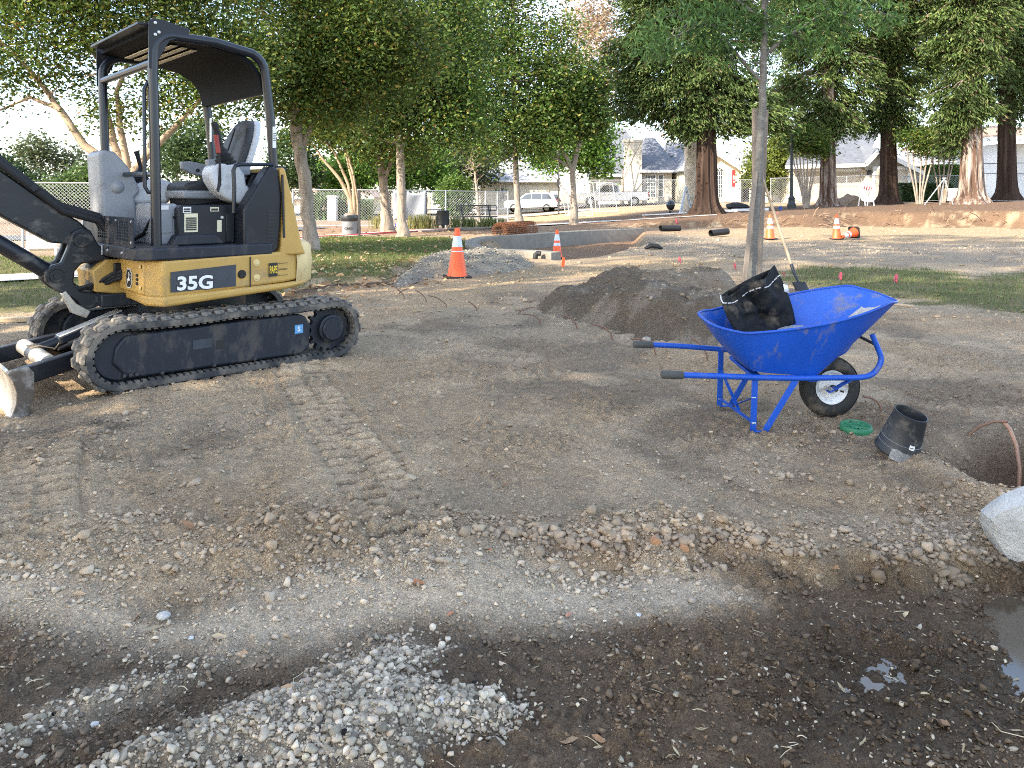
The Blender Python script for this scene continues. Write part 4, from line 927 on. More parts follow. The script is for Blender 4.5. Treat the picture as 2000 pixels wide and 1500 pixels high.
# seat
mb = MB(); mb.prism([(-.22, 1.355), (-.21, 1.43), (-.10, 1.455), (.16, 1.445), (.18, 1.36)], 'y', -.30, .18); se = epart('seat_cushion', mb, 'vinyl', bevel=.035, seg=4)
mb = MB(); mb.prism([(-.225, 1.31), (-.23, 1.375), (.20, 1.375), (.20, 1.30)], 'y', -.31, .19); obj('seat_pan', mb, 'plastic', se, bevel=.02, seg=3)
mb = MB(); mb.box((0, -.08, 1.285), (.36, .42, .05)); mb.beam((-.15, -.30, 1.27), (.15, -.30, 1.30), .02, .02); obj('seat_slide', mb, 'hose', se, bevel=.006)
def back_fn(dx, wid, y0, dep):
    def fn(u, v):
        t = 2 * PI * u; z = 1.42 + .55 * v; w = wid * (.92 + .12 * math.sin(PI * min(v * 1.25, 1))) * (1 - .52 * max(0, (v - .62) / .38) ** 2.2)
        ca, sa = math.cos(t), math.sin(t); e = .45
        x = dep * math.copysign(abs(ca) ** e, ca); y = w * math.copysign(abs(sa) ** e, sa)
        sh = 1.0 if 0 < v < 1 else .82
        return (dx + .20 + .26 * v * .55 + .05 * v * v + x * sh, y0 + y * sh, z)
    return fn
def closed_loft(fn, nu, nv):
    mb = MB(); mb.grid(fn, nu, nv, True); mb.f.append(tuple(range(nu - 1, -1, -1))); mb.f.append(tuple(range((nv - 1) * nu, nv * nu))); return mb
sk = epart('seat_back', closed_loft(back_fn(0, .235, -.06, .045), 28, 14), 'vinyl', ang=60)
obj('back_shell', closed_loft(back_fn(.055, .255, -.06, .035), 28, 14), 'palegrey', sk, ang=60)
mb = MB(); mb.beam((.155, -.075, 1.50), (.285, -.075, 1.90), .012, .012); obj('back_seam', mb, 'hose', sk)
for s, y in ((-1, -.33), (1, .24)):
    mb = MB(); mb.prism([(-.05, 1.56), (-.06, 1.62), (.02, 1.625), (.16, 1.60), (.30, 1.575), (.30, 1.50), (.16, 1.49), (.02, 1.52)], 'y', y - .03, y + .03); ar = epart('armrest', mb, 'plastic', bevel=.012, seg=3)
    for a in (.08, .15):
        mb = MB(); mb.cyl((a, y - .034, 1.548), (a, y + .034, 1.548), .016, n=14); obj('armrest_hole', mb, 'inkblack', ar)
# near control box: rounded pale shell with joystick and red lock lever
mb = MB(); mb.prism([(-.10, 1.56), (-.005, 1.595), (.10, 1.575), (.155, 1.50), (.17, 1.42), (.235, 1.36), (.24, 1.31), (.20, 1.275), (.12, 1.265), (.02, 1.30), (-.06, 1.36), (-.115, 1.45), (-.125, 1.52)], 'y', -.58, -.40)
cb = epart('control_box', mb, 'palegrey', bevel=.03, seg=4)
mb = MB(); mb.prism([(-.055, 1.55), (-.04, 1.55), (-.035, 1.42), (-.055, 1.36), (-.07, 1.38), (-.06, 1.45)], 'y', -.583, -.57); obj('lever_slot', mb, 'inkblack', cb, smooth=False)
mb = MB(); mb.lathe([(.082, 0), (.088, .02), (.066, .03), (.074, .05), (.054, .06), (.060, .08), (.042, .09), (.044, .115), (.022, .13), (.016, .15)], (.03, -.50, 1.575), 'z', 20, m=Matrix.Rotation(R(-12), 3, 'Y')); j2 = epart('joystick', mb, 'hose')
mb = MB(); mb.tube([(.0, -.50, 1.71), (-.025, -.50, 1.80), (-.05, -.50, 1.875), (-.06, -.50, 1.905)], [.014, .019, .026, .024], 12); obj('joystick_grip', mb, 'hose', j2)
mb = MB(); mb.tube([(-.045, -.585, 1.45), (-.055, -.60, 1.60), (-.065, -.60, 1.67)], .009, 8); lv = epart('lock_lever', mb, 'hose')
mb = MB(); mb.cyl((-.063, -.60, 1.66), (-.085, -.60, 1.80), .017, .019, 12); obj('red_grip', mb, 'red', lv, bevel=.004)
mb = MB(); mb.tube([(.03, -.66, 1.20), (.035, -.66, 1.40), (.028, -.66, 1.53), (.045, -.66, 1.565), (.09, -.66, 1.575), (.34, -.68, 1.58)], .016, 10); epart('entry_grab_bar', mb, 'blacksmooth')
mb = MB(); mb.beam((.30, -.42, 1.50), (.17, -.46, 1.26), .04, .012); epart('seat_belt', mb, 'hose')
# --- canopy: two bent tube hoops, roof sheet, brackets
def hoop(k, lean):
    pts = [(-.525, .965), (-.535, 1.6), (-.55, 2.22)]
    for i in range(1, 7):
        t = PI - (PI / 2 - .10) * i / 6; pts.append((-.40 + .15 * math.cos(t), 2.35 + .16 * math.sin(t)))
    pts += [(-.10, 2.505), (.10, 2.470)]
    for i in range(1, 6):
        t = PI / 2 - .18 - (PI / 2 - .30) * i / 5; pts.append((.115 + .19 * math.cos(t), 2.30 + .17 * math.sin(t)))
    pts += [(.345, 2.00), (.375, 1.60), (.38, 1.52)]
    return [(a, k + lean * (z - 1), z) for a, z in pts]
HP = {}
for k, ln in ((-.615, 0.0), (.60, .045)):
    pts = hoop(k, ln); HP[k] = pts; mb = MB(); mb.tube(pts, .036, 16); hp = epart('canopy_hoop', mb, 'blacksmooth', ang=60)
    if k < 0:
        mb = MB(); mb.box((.366, k - .038, 1.80), (.030, .003, .17)); obj('post_sticker', mb, 'white', hp, smooth=False)
        mb = MB()
        for j in range(5): mb.box((.366, k - .040, 1.775 + .014 * j), (.022, .002, .005))
        obj('label_print', mb, 'inkblack', hp, smooth=False)
        mb = MB(); mb.tube([(-.545, k, 2.14), (-.585, k + .02, 2.15), (-.605, k + .02, 2.11), (-.60, k + .02, 1.40), (-.58, k + .01, 1.36), (-.53, k, 1.36)], .0145, 10); epart('front_grab_bar', mb, 'blacksmooth')
    else:
        mb = MB(); mb.box((.335, k - .02, 1.93), (.006, .04, .22)); obj('post_sticker', mb, 'white', hp, smooth=False)
    s = -1 if k < 0 else 1
    kk = k + ln * 1.5 + .03 * s
    mb = MB(); mb.prism([(-.585, 2.26), (-.56, 2.24), (-.44, 2.47), (-.30, 2.52), (-.30, 2.575), (-.50, 2.615), (-.555, 2.62), (-.59, 2.59)], 'y', kk, kk + .012); br = epart('roof_bracket', mb, 'black', bevel=.004)
    for a, z in ((-.545, 2.585), (-.52, 2.52), (-.545, 2.50)):
        mb = MB(); mb.lathe([(0, -.010), (.011, -.008), (.013, 0)] if s < 0 else [(0, .02), (.011, .018), (.013, .01)], (a, kk, z), 'y', 12); obj('bolt', mb, 'steel', br)
roof = [(-.555, 2.56), (-.45, 2.545), (-.10, 2.50), (.08, 2.465), (.20, 2.40), (.27, 2.31), (.30, 2.18)]
mb = MB(); mb.prism(roof + [(a - .01, z - .035) for a, z in roof[::-1]], 'y', -.60, .66); rf = epart('canopy_roof', mb, 'roofdark', ang=25)
mb = MB(); mb.box((-.60, .02, 2.575), (.10, 1.24, .022), Matrix.Rotation(R(4), 3, 'Y')); obj('front_lip', mb, 'black', rf, bevel=.005)
for j in range(4): 
    mb = MB(); mb.box((-.40 + .075 * j, .05, 2.490 - .009 * j), (.045, .90, .006)); obj('roof_slat', mb, 'cream', rf, smooth=False, label='pale translucent strip under the roof')
mb = MB(); mb.tube([(-.535, -.615, 1.49), (-.545, 0, 1.50), (-.54, .62, 1.50)], .020, 12); epart('front_cross_bar', mb, 'blacksmooth')
mb = MB(); mb.tube([(-.55, -.60, 2.30), (-.55, .65, 2.30)], .03, 10); mb.tube([(.33, -.60, 2.17), (.33, .65, 2.17)], .026, 10); epart('canopy_cross_tube', mb, 'blacksmooth')
mb = MB(); mb.box((.42, -.615, 1.545), (.09, .10, .05)); mb.box((.42, .62, 1.545), (.09, .10, .05)); epart('hoop_foot', mb, 'black', bevel=.008)
for dk_ in (0, .03):
    mb = MB(); mb.tube([(-.50 + dk_, -.50, 1.36), (-.48 + dk_, -.42, 1.20), (-.52 + dk_, -.30, 1.05), (-.58, -.20, .985)], .011, 8); epart('pedal_hose', mb, 'hose')
# --- swing post, boom, ram, hoses
kc = .16
mb = MB()
bp = [(-.925, 1.06), (-.86, 1.09), (-.80, 1.07), (-.765, 1.00), (-.70, .875), (-.66, .86), (-.66, .81), (-.74, .83), (-.86, .815), (-.905, .765), (-.915, .68), (-.87, .61), (-.78, .585), (-.67, .60), (-.67, .50), (-.79, .468), (-.86, .47), (-.90, .54), (-1.04, .635), (-1.10, .70), (-1.105, .775), (-1.06, .815), (-1.0, .83), (-.96, .93)]
mb.prism(bp, 'y', kc - .13, kc - .07); mb.prism(bp, 'y', kc + .07, kc + .13); sp = epart('swing_post', mb, 'boom', bevel=.012)
mb = MB(); mb.prism([(-.79, .50), (-.62, .50), (-.62, .86), (-.70, .86), (-.79, .80)], 'y', kc - .07, kc + .07); obj('king_pin_housing', mb, 'dirtyblack', sp, bevel=.01)
for (a, z, r) in ((-.866, .995, .052), (-1.03, .737, .046)):
    mb = MB(); mb.lathe([(.0, -.16), (r * .55, -.16), (r * .55, -.145), (r, -.145), (r * 1.1, -.13), (r * 1.1, .13), (r, .15), (0, .15)], (a, kc, z), 'y', 24); obj('pivot_pin', mb, 'boom', sp)
mb = MB(); mb.prism([(-1.0, .60), (-.93, .45), (-.83, .40), (-.80, .45), (-.90, .52), (-.97, .62)], 'y', kc - .14, kc - .08); obj('lower_lug', mb, 'bladesteel', sp, bevel=.006)
boom = [(-.93, .965), (-.86, .93), (-.79, .985), (-.80, 1.07), (-.87, 1.14), (-1.10, 1.30), (-1.37, 1.515), (-1.75, 1.86), (-2.15, 2.12), (-2.85, 2.18), (-2.90, 2.06), (-2.25, 1.86), (-1.90, 1.60), (-1.37, 1.185), (-1.05, .98)]
mb = MB(); mb.prism(boom, 'y', kc - .085, kc + .085); bo = epart('boom', mb, 'boom', bevel=.014)
mb = MB(); mb.cyl((-1.03, kc, .737), (-1.72, kc, 1.235), .058, n=22); ra = epart('boom_ram', mb, 'boom', ang=50)
mb = MB(); mb.cyl((-1.72, kc, 1.235), (-2.05, kc, 1.62), .026); obj('ram_rod', mb, 'steel', ra)
mb = MB(); mb.lathe([(.064, 0), (.066, .05), (.058, .06)], (-1.03, kc, .737), 'z', 20, m=Vector((-.69, 0, .498)).to_track_quat('Z', 'Y').to_matrix()); obj('ram_collar', mb, 'boom', ra)
mb = MB(); mb.prism([(-2.80, 2.24), (-2.72, 2.12), (-2.78, 1.90), (-3.12, .98), (-3.22, 1.0), (-2.98, 1.95), (-2.92, 2.22)], 'y', kc - .07, kc + .07); epart('dipper_arm', mb, 'boom', bevel=.012)
mb = MB(); mb.prism([(-3.10, 1.05), (-2.98, .85), (-2.84, .55), (-2.86, .38), (-3.0, .33), (-3.15, .42), (-3.12, .45), (-3.0, .41), (-2.93, .46), (-2.95, .60), (-3.08, .84), (-3.22, .98)], 'y', kc - .25, kc + .25); epart('bucket', mb, 'dirtyblack', bevel=.008)
for j, (dk_, dz) in enumerate(((-.10, .015), (-.06, .045), (-.02, .06), (.03, .05))):
    mb = MB(); mb.tube([(-1.75, kc + dk_, 1.90 + dz), (-1.37, kc + dk_, 1.535 + dz), (-1.12, kc + dk_, 1.325 + dz * .8), (-.98, kc + dk_, 1.20 + dz), (-.84, kc + dk_, 1.155 + dz), (-.73, kc + dk_ - .01, 1.12 + dz), (-.675, kc + dk_ - .03, 1.05), (-.665, kc + dk_ - .03, .95), (-.67, kc + dk_, .86)], .026, 10); epart('boom_hose', mb, 'hose')
mb = MB(); mb.beam((-1.16, kc - .02, 1.37), (-1.19, kc - .02, 1.41), .24, .05); epart('hose_clip', mb, 'black', bevel=.006)
# ------------------------------------------------------------------ wheelbarrow (local: x towards the wheel, y away)
WB = thing('wheelbarrow', 'blue steel wheelbarrow standing on two legs with a black felt bag in its tray', 'wheelbarrow', (1.374, 4.73, gz(1.374, 4.73)), math.atan2(.1, .995))
def wpart(name, mb, m, par=None, **k): return obj(name, mb, m, par or WB, **k)
def roll(y): return .10 * (y + .26)
def rim_pt(t):
    c, s = math.cos(t), math.sin(t); e = .62
    x = .350 + .58 * math.copysign(abs(c) ** (e if c > 0 else .8), c); y = .325 * math.copysign(abs(s) ** e, s)
    if c > 0: y *= 1 - .26 * max(0, (x - .45) / .48) ** 1.6
    tx = (x + .30) / 1.23
    z = .535 + .165 * tx + .045 * max(0, tx - .55) / .45 + .05 * max(0, .18 - tx) / .18 - .05 * max(0, (tx - .9) / .1)
    return Vector((x, y, z + roll(y)))
def bot_pt(t):
    c, s = math.cos(t), math.sin(t); e = .33
    x = .190 + .215 * math.copysign(abs(c) ** e, c); y = .205 * math.copysign(abs(s) ** e, s)
    return Vector((x, y, .325 - .04 * (x - .0) / .4 + roll(y)))
def tray_fn(off):
    def fn(u, v):
        t = 2 * PI * u; a, b = bot_pt(t), rim_pt(t)
        q = a.lerp(b, v); bul = .010 * math.sin(PI * v)
        d = Vector((q.x - .25, q.y, 0)); d = d.normalized() if d.length > 1e-6 else d
        return q + d * (bul + off)
    return fn
NU = 64
mb = MB(); mb.grid(tray_fn(.0), NU, 12, True); mb.f.append(tuple(range(NU - 1, -1, -1)))
tray = wpart('tray', mb, 'barrowblue', ang=50)
mb = MB(); mb.grid(tray_fn(-.004), NU, 12, True); mb.v = [(x, y, z + .003) for x, y, z in mb.v]; mb.f.append(tuple(range(NU)))
me = mb.mesh('tray_inside'); me.flip_normals(); obj('tray_inside', me, 'barrowin', tray, ang=50)
mb = MB(); mb.tube([rim_pt(2 * PI * i / NU) for i in range(NU)], .0085, 8, closed=True); obj('rolled_rim', mb, 'barrowblue', tray, ang=60)
mb = MB(); mb.add([(.70, .10, .56), (.80, .165, .64), (.83, .11, .655), (.74, .01, .585), (.66, -.02, .53)], [(0, 1, 2, 3, 4)])
# pale paint loss on the inside of the nose
def wear(u, v):
    t = -.16 + .30 * u; a, b = bot_pt(t), rim_pt(t); return a.lerp(b, .60 + .26 * v * (.5 + .5 * math.sin(2.6 * u + .3)) + .05 * math.sin(7 * u)) + Vector((-.014, 0, .010))
wm = MB(); wm.grid(wear, 9, 5); obj('bare_patch', wm, mat('bare_primer', (.40, .37, .33), .7, var=.2, scale=30), tray, label='pale scraped patch inside the tray nose')
# frame tubes: one each side, from the grip past the wheel and up round the nose guard
def fr_pts(s):
    y0 = .30 * s; dz = roll(.26 * s)
    return [Vector(q) for q in ((-.57, y0 * 1.02, .352 + dz), (-.30, y0, .337 + dz), (0, .27 * s, .314 + dz), (.24, .24 * s, .298 + dz), (.50, .20 * s, .285 + dz), (.64, .185 * s, .280 + dz), (.715, .18 * s, .292 + dz), (.762, .175 * s, .33 + dz), (.785, .17 * s, .385 + dz), (.765, .165 * s, .45 + dz), (.735, .16 * s, .525 + dz))]
for s in (-1, 1):
    pts = fr_pts(s); sm = []
    for i in range(len(pts) - 1):
        p0, p1, p2, p3 = pts[max(i - 1, 0)], pts[i], pts[i + 1], pts[min(i + 2, len(pts) - 1)]
        for j in range(4): t = j / 4; sm.append(.5 * ((2 * p1) + (p2 - p0) * t + (2 * p0 - 5 * p1 + 4 * p2 - p3) * t * t + (3 * p1 - p0 - 3 * p2 + p3) * t ** 3))
    mb = MB(); mb.tube(sm + [pts[-1]], .0165, 12); ft = wpart('frame_tube', mb, 'barrowblue', ang=60)
    d = (pts[0] - pts[1]).normalized(); mb = MB(); mb.tube([pts[0] + d * .012, pts[0] + d * .008, pts[0] - d * .11, pts[0] - d * .115], [.012, .0225, .0225, .019], 14); wpart('handle_grip', mb, 'grip', ang=50)
    dz = roll(.26 * s); fz = gz(1.374, 4.73 + .26 * s) - gz(1.374, 4.73) + .002
    mb = MB(); mb.beam((-.025, .265 * s, .305 + dz), (-.035, .262 * s, fz + .01), .008, .036, up=(1, 0, 0)); lg = wpart('leg', mb, 'barrowblue', bevel=.002)
    mb = MB(); mb.beam((-.035, .262 * s, fz + .006), (.03, .262 * s, fz + .004), .030, .006); obj('leg_foot', mb, 'barrowblue', lg, bevel=.002)
    mb = MB(); mb.beam((.035, .262 * s, fz + .006), (.225, .245 * s, .288 + dz), .036, .008, up=(0, 1, 0)); obj('leg_strut', mb, 'barrowblue', lg, bevel=.002)
    mb = MB(); mb.beam((-.032, .262 * s, .20 + dz), (-.032, -.05 * s, .07), .004, .020, up=(1, 0, 0)); wpart('cross_brace', mb, 'barrowblue')
    for z in (.20, .055):
        mb = MB(); mb.cyl((-.045, .262 * s, z), (-.02, .262 * s, z), .007, n=8); obj('bolt', mb, 'steel', lg)
    mb = MB(); mb.beam((.60, .185 * s, .275 + dz), (.515, .10 * s, .185), .006, .035, up=(0, 1, 0)); mb.beam((.535, .105 * s, .20), (.49, .10 * s, .178), .006, .05, up=(0, 1, 0)); wpart('axle_bracket', mb, 'barrowblue', bevel=.002)
    mb = MB(); mb.cyl((.515, .115 * s, .185), (.515, .06 * s, .185), .016, n=10); wpart('axle_nut', mb, 'steel')
mb = MB(); mb.beam((-.035, -.262, .06), (-.035, .262, .06), .004, .020); wpart('leg_tie', mb, 'barrowblue')
mb = MB(); mb.beam((.03, -.20, .288), (.03, .20, .33), .05, .02); mb.beam((.36, -.19, .272), (.36, .19, .31), .05, .02); wpart('tray_riser', mb, 'barrowblue')
mb = MB(); mb.tube([(.745, -.165, .47), (.745, .165, .50)], .010, 8); wpart('nose_bar', mb, 'darktrim')
# wheel
WC = Vector((.555, 0, .186)); wt = Matrix.Rotation(R(2), 3, 'X')
prof = []
for i in range(25):
    a = 2 * PI * i / 24; prof.append((.138 + .046 * math.cos(a), .043 * math.sin(a) * (1 if abs(math.cos(a)) > .2 else 1.0)))
mb = MB(); mb.lathe(prof, WC, 'y', 40)
wl = wpart('tyre', mb, 'tyre', ang=60)
mb = MB()
for yy in (-.024, -.012, 0, .012, .024): mb.lathe([(.1835 - abs(yy) * .22, yy - .004), (.1865 - abs(yy) * .22, yy - .003), (.1865 - abs(yy) * .22, yy + .003), (.1835 - abs(yy) * .22, yy + .004)], WC, 'y', 40)
obj('tyre_rib', mb, 'tyre', wl, ang=50)
mb = MB(); mb.lathe([(.012, -.034), (.030, -.036), (.034, -.022), (.075, -.016), (.088, -.026), (.098, -.034), (.103, -.034), (.100, -.020), (.100, .02), (.103, .034), (.088, .026), (.034, .022), (.012, .03)], WC, 'y', 36); obj('wheel_rim', mb, 'rim', wl, ang=40)
mb = MB(); mb.cyl(WC + Vector((0, -.075, 0)), WC + Vector((0, .075, 0)), .018, n=14); obj('wheel_hub', mb, 'dirtyblack', wl)
mb = MB(); mb.cyl(WC + Vector((.05, -.04, -.02)), WC + Vector((.06, -.055, -.024)), .006, n=8); obj('valve_stem', mb, 'inkblack', wl)
# ------------------------------------------------------------------ felt bag slumped in the tray
CR = [(1407, 578, 4.78), (1512, 528, 4.98), (1553, 632, 4.96), (1452, 668, 4.70)]   # top-left, top-right, bottom-right, bottom-left
cr = [P(*q) for q in CR]
BAG = thing('felt_bag', 'black felt grow bag with white stitching slumped in the blue wheelbarrow', 'bag', tuple((cr[2] + cr[3]) / 2))
def sheet(side):
    def fn(u, v):
        top = cr[0].lerp(cr[1], u); bot = cr[3].lerp(cr[2], u); q = top.lerp(bot, v)
        nrm = Vector((.12, -.95, .30)); e = math.sin(PI * u) ** .5 * (.25 + .75 * (1 - v) ** .3)
        th = .045 if side > 0 else -.06
        cx_, cy_ = np.array([u * 3.1 + 3]), np.array([v * 2.7 + 5])
        cr_ = 0.0
        for (a0, b0, c0_, am, wd_) in ((1.0, -.35, .36, .085, .05), (.55, 1.0, .95, .06, .06), (1.0, .5, .98, .07, .045), (-.5, 1.0, .38, .05, .05), (1.0, -1.2, -.15, .05, .05)):
            cr_ -= am * math.exp(-abs(a0 * u + b0 * v - c0_) / wd_)
        w = (float(fbm(cx_, cy_, 3, 401)[0]) - .5) * .42 + cr_ * min(1, 4 * v * (1 - v) + .25) + .05 * math.sin(9 * u + 5 * v) * v - .10 * math.exp(-((u - .42 - .25 * v) / .06) ** 2) * sst(.1, .4, np.array(v)) * (1 - v)
        sag = (-.045 * math.sin(PI * u) - .016 * math.sin(11 * u)) * (1 - v) if side > 0 else -.01 * math.sin(PI * u) * (1 - v)
        edge = Vector((-.010, 0, 0)) * 0
        bulge = Vector((.02 * math.sin(PI * v) * (2 * u - 1), 0, sag + .03 * (1 - v) * math.sin(2.6 * u)))
        return q + nrm * (th * e + float(w) * .55 * math.sin(PI * min(max(u, .02), .98))) + bulge
    return fn
for sd, nm in ((1, 'bag_front'), (-1, 'bag_back')):
    mb = MB(); mb.grid(sheet(sd), 34, 28); obj(nm, mb, 'fabric', BAG, world=True, solid=.008, ang=80)
f0 = sheet(1)
mb = MB()
for i in range(16):
    if i in (4, 9): continue
    u0 = i / 16 + .004; u1 = (i + .82) / 16; pts = [f0(u0 + (u1 - u0) * j / 3, .16 + .01 * math.sin(u0 * 9)) + Vector((0, -.010, .002)) for j in range(4)]
    mb.tube(pts, .0032, 5)
mb.tube([f0(.005, .16) + Vector((0, -.01, 0)), f0(.004, .08) + Vector((-.006, -.01, 0)), f0(.004, .0) + Vector((-.004, -.01, .005))], .004, 5)
obj('stitching', mb, 'thread', BAG, world=True)
mb = MB(); q = f0(.97, .30); mb.add([q + Vector((0, -.02, 0)), q + Vector((.035, 0, -.01)), q + Vector((.045, 0, -.06)), q + Vector((.01, -.02, -.05))], [(0, 1, 2, 3)]); obj('care_tag', mb, 'white', BAG, world=True, solid=.002)
# gloves / debris at the tray bottom
q = P(1548, 645, 4.9); mb = MB(); mb.tube([q + Vector((-.10, 0, -.02)), q + Vector((-.04, .01, .005)), q + Vector((.02, 0, .0)), q + Vector((.07, .02, .012))], [.02, .028, .03, .018], 8); tag(obj('work_glove', mb, 'plastic', world=False, origin=tuple(q)), 'crumpled grey work glove beside the bag in the wheelbarrow', 'glove')
# ------------------------------------------------------------------ pot, lid, tubes
pc = GG(1752, 884); POT = thing('nursery_pot', 'black plastic pot upside down and tilted on the dirt', 'pot', tuple(pc)); POT.scale = (.78, .78, .78)
tm_ = Matrix.Rotation(R(13), 3, 'Y') @ Matrix.Rotation(R(15), 3, 'X')
mb = MB(); mb.lathe([(.138, -.012), (.141, .0), (.138, .012), (.132, .02), (.100, .262), (.102, .270), (.096, .272), (.092, .262), (.126, .02), (.130, -.01)], (0, 0, .022), 'z', 40, m=tm_); pb = obj('pot_wall', mb, 'pot', POT, ang=40)
for h in (.045, .085):
    mb = MB(); rr = .132 - (h - .02) * .1322; mb.tube([tm_ @ Vector((rr * math.cos(t), rr * math.sin(t), h + .0)) + Vector((0, 0, .022)) for t in np.linspace(0, 2 * PI, 40, endpoint=False)], .0012, 4, closed=True); obj('moulded_line', mb, 'plastic', POT)
def on_pot(ang, h, o=.0015): 
    rr = .132 - (h - .02) * .1322 + o; return tm_ @ Vector((rr * math.cos(ang), rr * math.sin(ang), h)) + Vector((0, 0, .022))
mb = MB(); mb.grid(lambda u, v: on_pot(R(-92) + R(17) * u, .078 + .030 * v - .004 * u), 5, 3); obj('price_sticker', mb, 'white', POT)
mb = MB(); mb.grid(lambda u, v: on_pot(R(-90.5) + R(13) * (u * .9), .088 + .004 * v, .003), 4, 2); obj('sticker_print', mb, 'inkblack', POT)
mb = MB(); mb.grid(lambda u, v: on_pot(R(-132) + R(68) * u, -.016 + (.058 + .014 * math.sin(5 * u) + .006 * math.sin(11 * u)) * v, .010 + .003 * math.sin(13 * u + 5 * v) ** 2), 24, 6); obj('silver_tape', mb, 'duct', POT, ang=20)
lc = GG(1672, 842); LID = thing('valve_box_lid', 'round green plastic valve box lid lying on the soil', 'lid', tuple(lc))
tl = Matrix.Rotation(R(6), 3, 'X'); mb = MB(); mb.lathe([(0, .010), (.070, .012), (.074, .018), (.082, .018), (.088, .006), (.086, -.012), (0, -.012)], (0, 0, .018), 'z', 40, m=tl); obj('lid_disc', mb, 'green', LID)
mb = MB()
for i in range(8):
    t = 2 * PI * i / 8; a = tl @ Vector((.030 * math.cos(t), .030 * math.sin(t), .014)); b = tl @ Vector((.070 * math.cos(t), .070 * math.sin(t), .015)); mb.beam(a + Vector((0, 0, .018)), b + Vector((0, 0, .018)), .006, .007)
mb.tube([tl @ Vector((.032 * math.cos(t), .032 * math.sin(t), .014)) + Vector((0, 0, .018)) for t in np.linspace(0, 2 * PI, 24, endpoint=False)], .004, 5, closed=True)
obj('lid_ribs', mb, 'green', LID)
# brown drip tube stubs poking out of the soil
STUBS = [((790, 583), (778, 566), (766, 558), 'behind the digger, nearest the gravel heap'), ((778, 577), (786, 568), (798, 564), 'leaning right behind the digger track'), ((716, 568), (710, 559), (700, 552), 'closest to the digger tail'), ((833, 591), (826, 576), (811, 567), 'below the large traffic cone'),
         ((873, 601), (860, 585), (836, 577), 'longest of the row below the large cone'), ((932, 608), (926, 597), (914, 589), 'standing alone between cone and soil heap'), ((1011, 614), (1026, 603), (1046, 601), 'arching right into the dark soil heap'), ((1056, 634), (1046, 618), (1021, 613), 'arching left at the foot of the dark soil heap'),
         ((1127, 642), (1117, 624), (1098, 615), 'before the middle of the soil heap'), ((1196, 662), (1183, 641), (1156, 633), 'left of the wheelbarrow handles'), ((1281, 694), (1268, 668), (1231, 661), 'behind the far wheelbarrow grip'), ((1382, 706), (1374, 679), (1351, 660), 'behind the far wheelbarrow handle'), ((1721, 803), (1712, 782), (1686, 774), 'beside the wheelbarrow tyre')]
for (b, m_, t, w) in STUBS:
    q = GG(*b); Y = q.y; pts = [q - Vector((0, 0, .02)), q, P((b[0] * .65 + m_[0] * .35) + .12 * (b[0] - m_[0]), b[1] * .5 + m_[1] * .5, Y), P(*m_, Y), P((m_[0] + t[0]) / 2, (m_[1] + t[1]) / 2 - 1.5, Y), P(*t, Y)]
    mb = MB(); r = max(.0075, .0075); mb.tube(pts, r, 8); o = obj('drip_tube', mb, 'tube', origin=tuple(q), ang=60); tag(o, 'short brown drip tube stub ' + w, 'tube', 'drip tube stubs')
q = GG(1891, 850); pts = [q - Vector((0, 0, .02))] + [P(x, y, q.y + dy) for x, y, dy in ((1891, 850, 0), (1912, 833, -.02), (1940, 823, -.05), (1968, 823, -.08))]
mb = MB(); mb.tube(pts, .0085, 10); tag(obj('drip_tube', mb, 'tube', origin=tuple(q), ang=60), 'brown tube arching out of the soil at the wet hole', 'tube', 'drip tube stubs')
e = P(1990, 968, q.y - .25); pts = [P(x, y, yy) for x, y, yy in ((1958, 822, q.y - .06), (1972, 838, q.y - .09), (1985, 870, q.y - .14), (1992, 915, q.y - .2), (1990, 960, q.y - .24), (1989, 985, q.y - .25))]
mb = MB(); mb.tube(pts, .0105, 10); tag(obj('copper_pipe', mb, mat('copper_tube', (.30, .165, .105), .4, var=.15, dirt=(.20, .15, .11), damt=.2), origin=tuple(q), ang=60), 'long copper coloured tube bending down into the wet hole', 'pipe')
# pale plastered boulder at the right edge, with a tool tip lying on it
q = P(2010, 1060, 2.98); bm_ = MB(); sv, sf = stone_verts(3, np.random.default_rng(12), .12)
sv = sv * np.array((.20, .16, .19)) * (1 + .16 * (fbm(sv[:, 0] * 3 + 5, sv[:, 2] * 3 + sv[:, 1], 3, 411)[:, None] - .5))
bm_.add([tuple(v) for v in sv], [tuple(f) for f in sf]); bo_ = obj('boulder', bm_, 'boulder', ang=28); bo_.location = q + Vector((.035, 0, .045)); tag(bo_, 'pale grey boulder with a smooth plastered face at the puddle edge', 'boulder')
mb = MB(); mb.grid(lambda u, v: Vector((-.055 + .20 * u - .02 * math.sin(3 * v), -.142 - .012 * math.sin(PI * u) * math.sin(PI * v), -.08 + .17 * v + .03 * math.sin(3 * u))), 8, 8); pf = obj('smooth_face', mb, 'bluepaint', bo_, solid=.012, ang=60)
q2 = P(1996, 985, 3.02); mb = MB(); mb.tube([q2 + Vector((-.012, 0, 0)), q2, q2 + Vector((.05, .02, .004)), q2 + Vector((.10, .04, .01))], [.006, .012, .013, .010], 10); tg = obj('hand_tool', mb, 'hose', origin=tuple(q2)); tag(tg, 'black and orange tool handle tip resting above the boulder', 'tool')
mb = MB(); mb.tube([q2 + Vector((.0, -.002, .012)), q2 + Vector((.05, .02, .018)), q2 + Vector((.09, .035, .02))], .006, 8); obj('orange_inlay', mb, 'orange', tg, world=True)
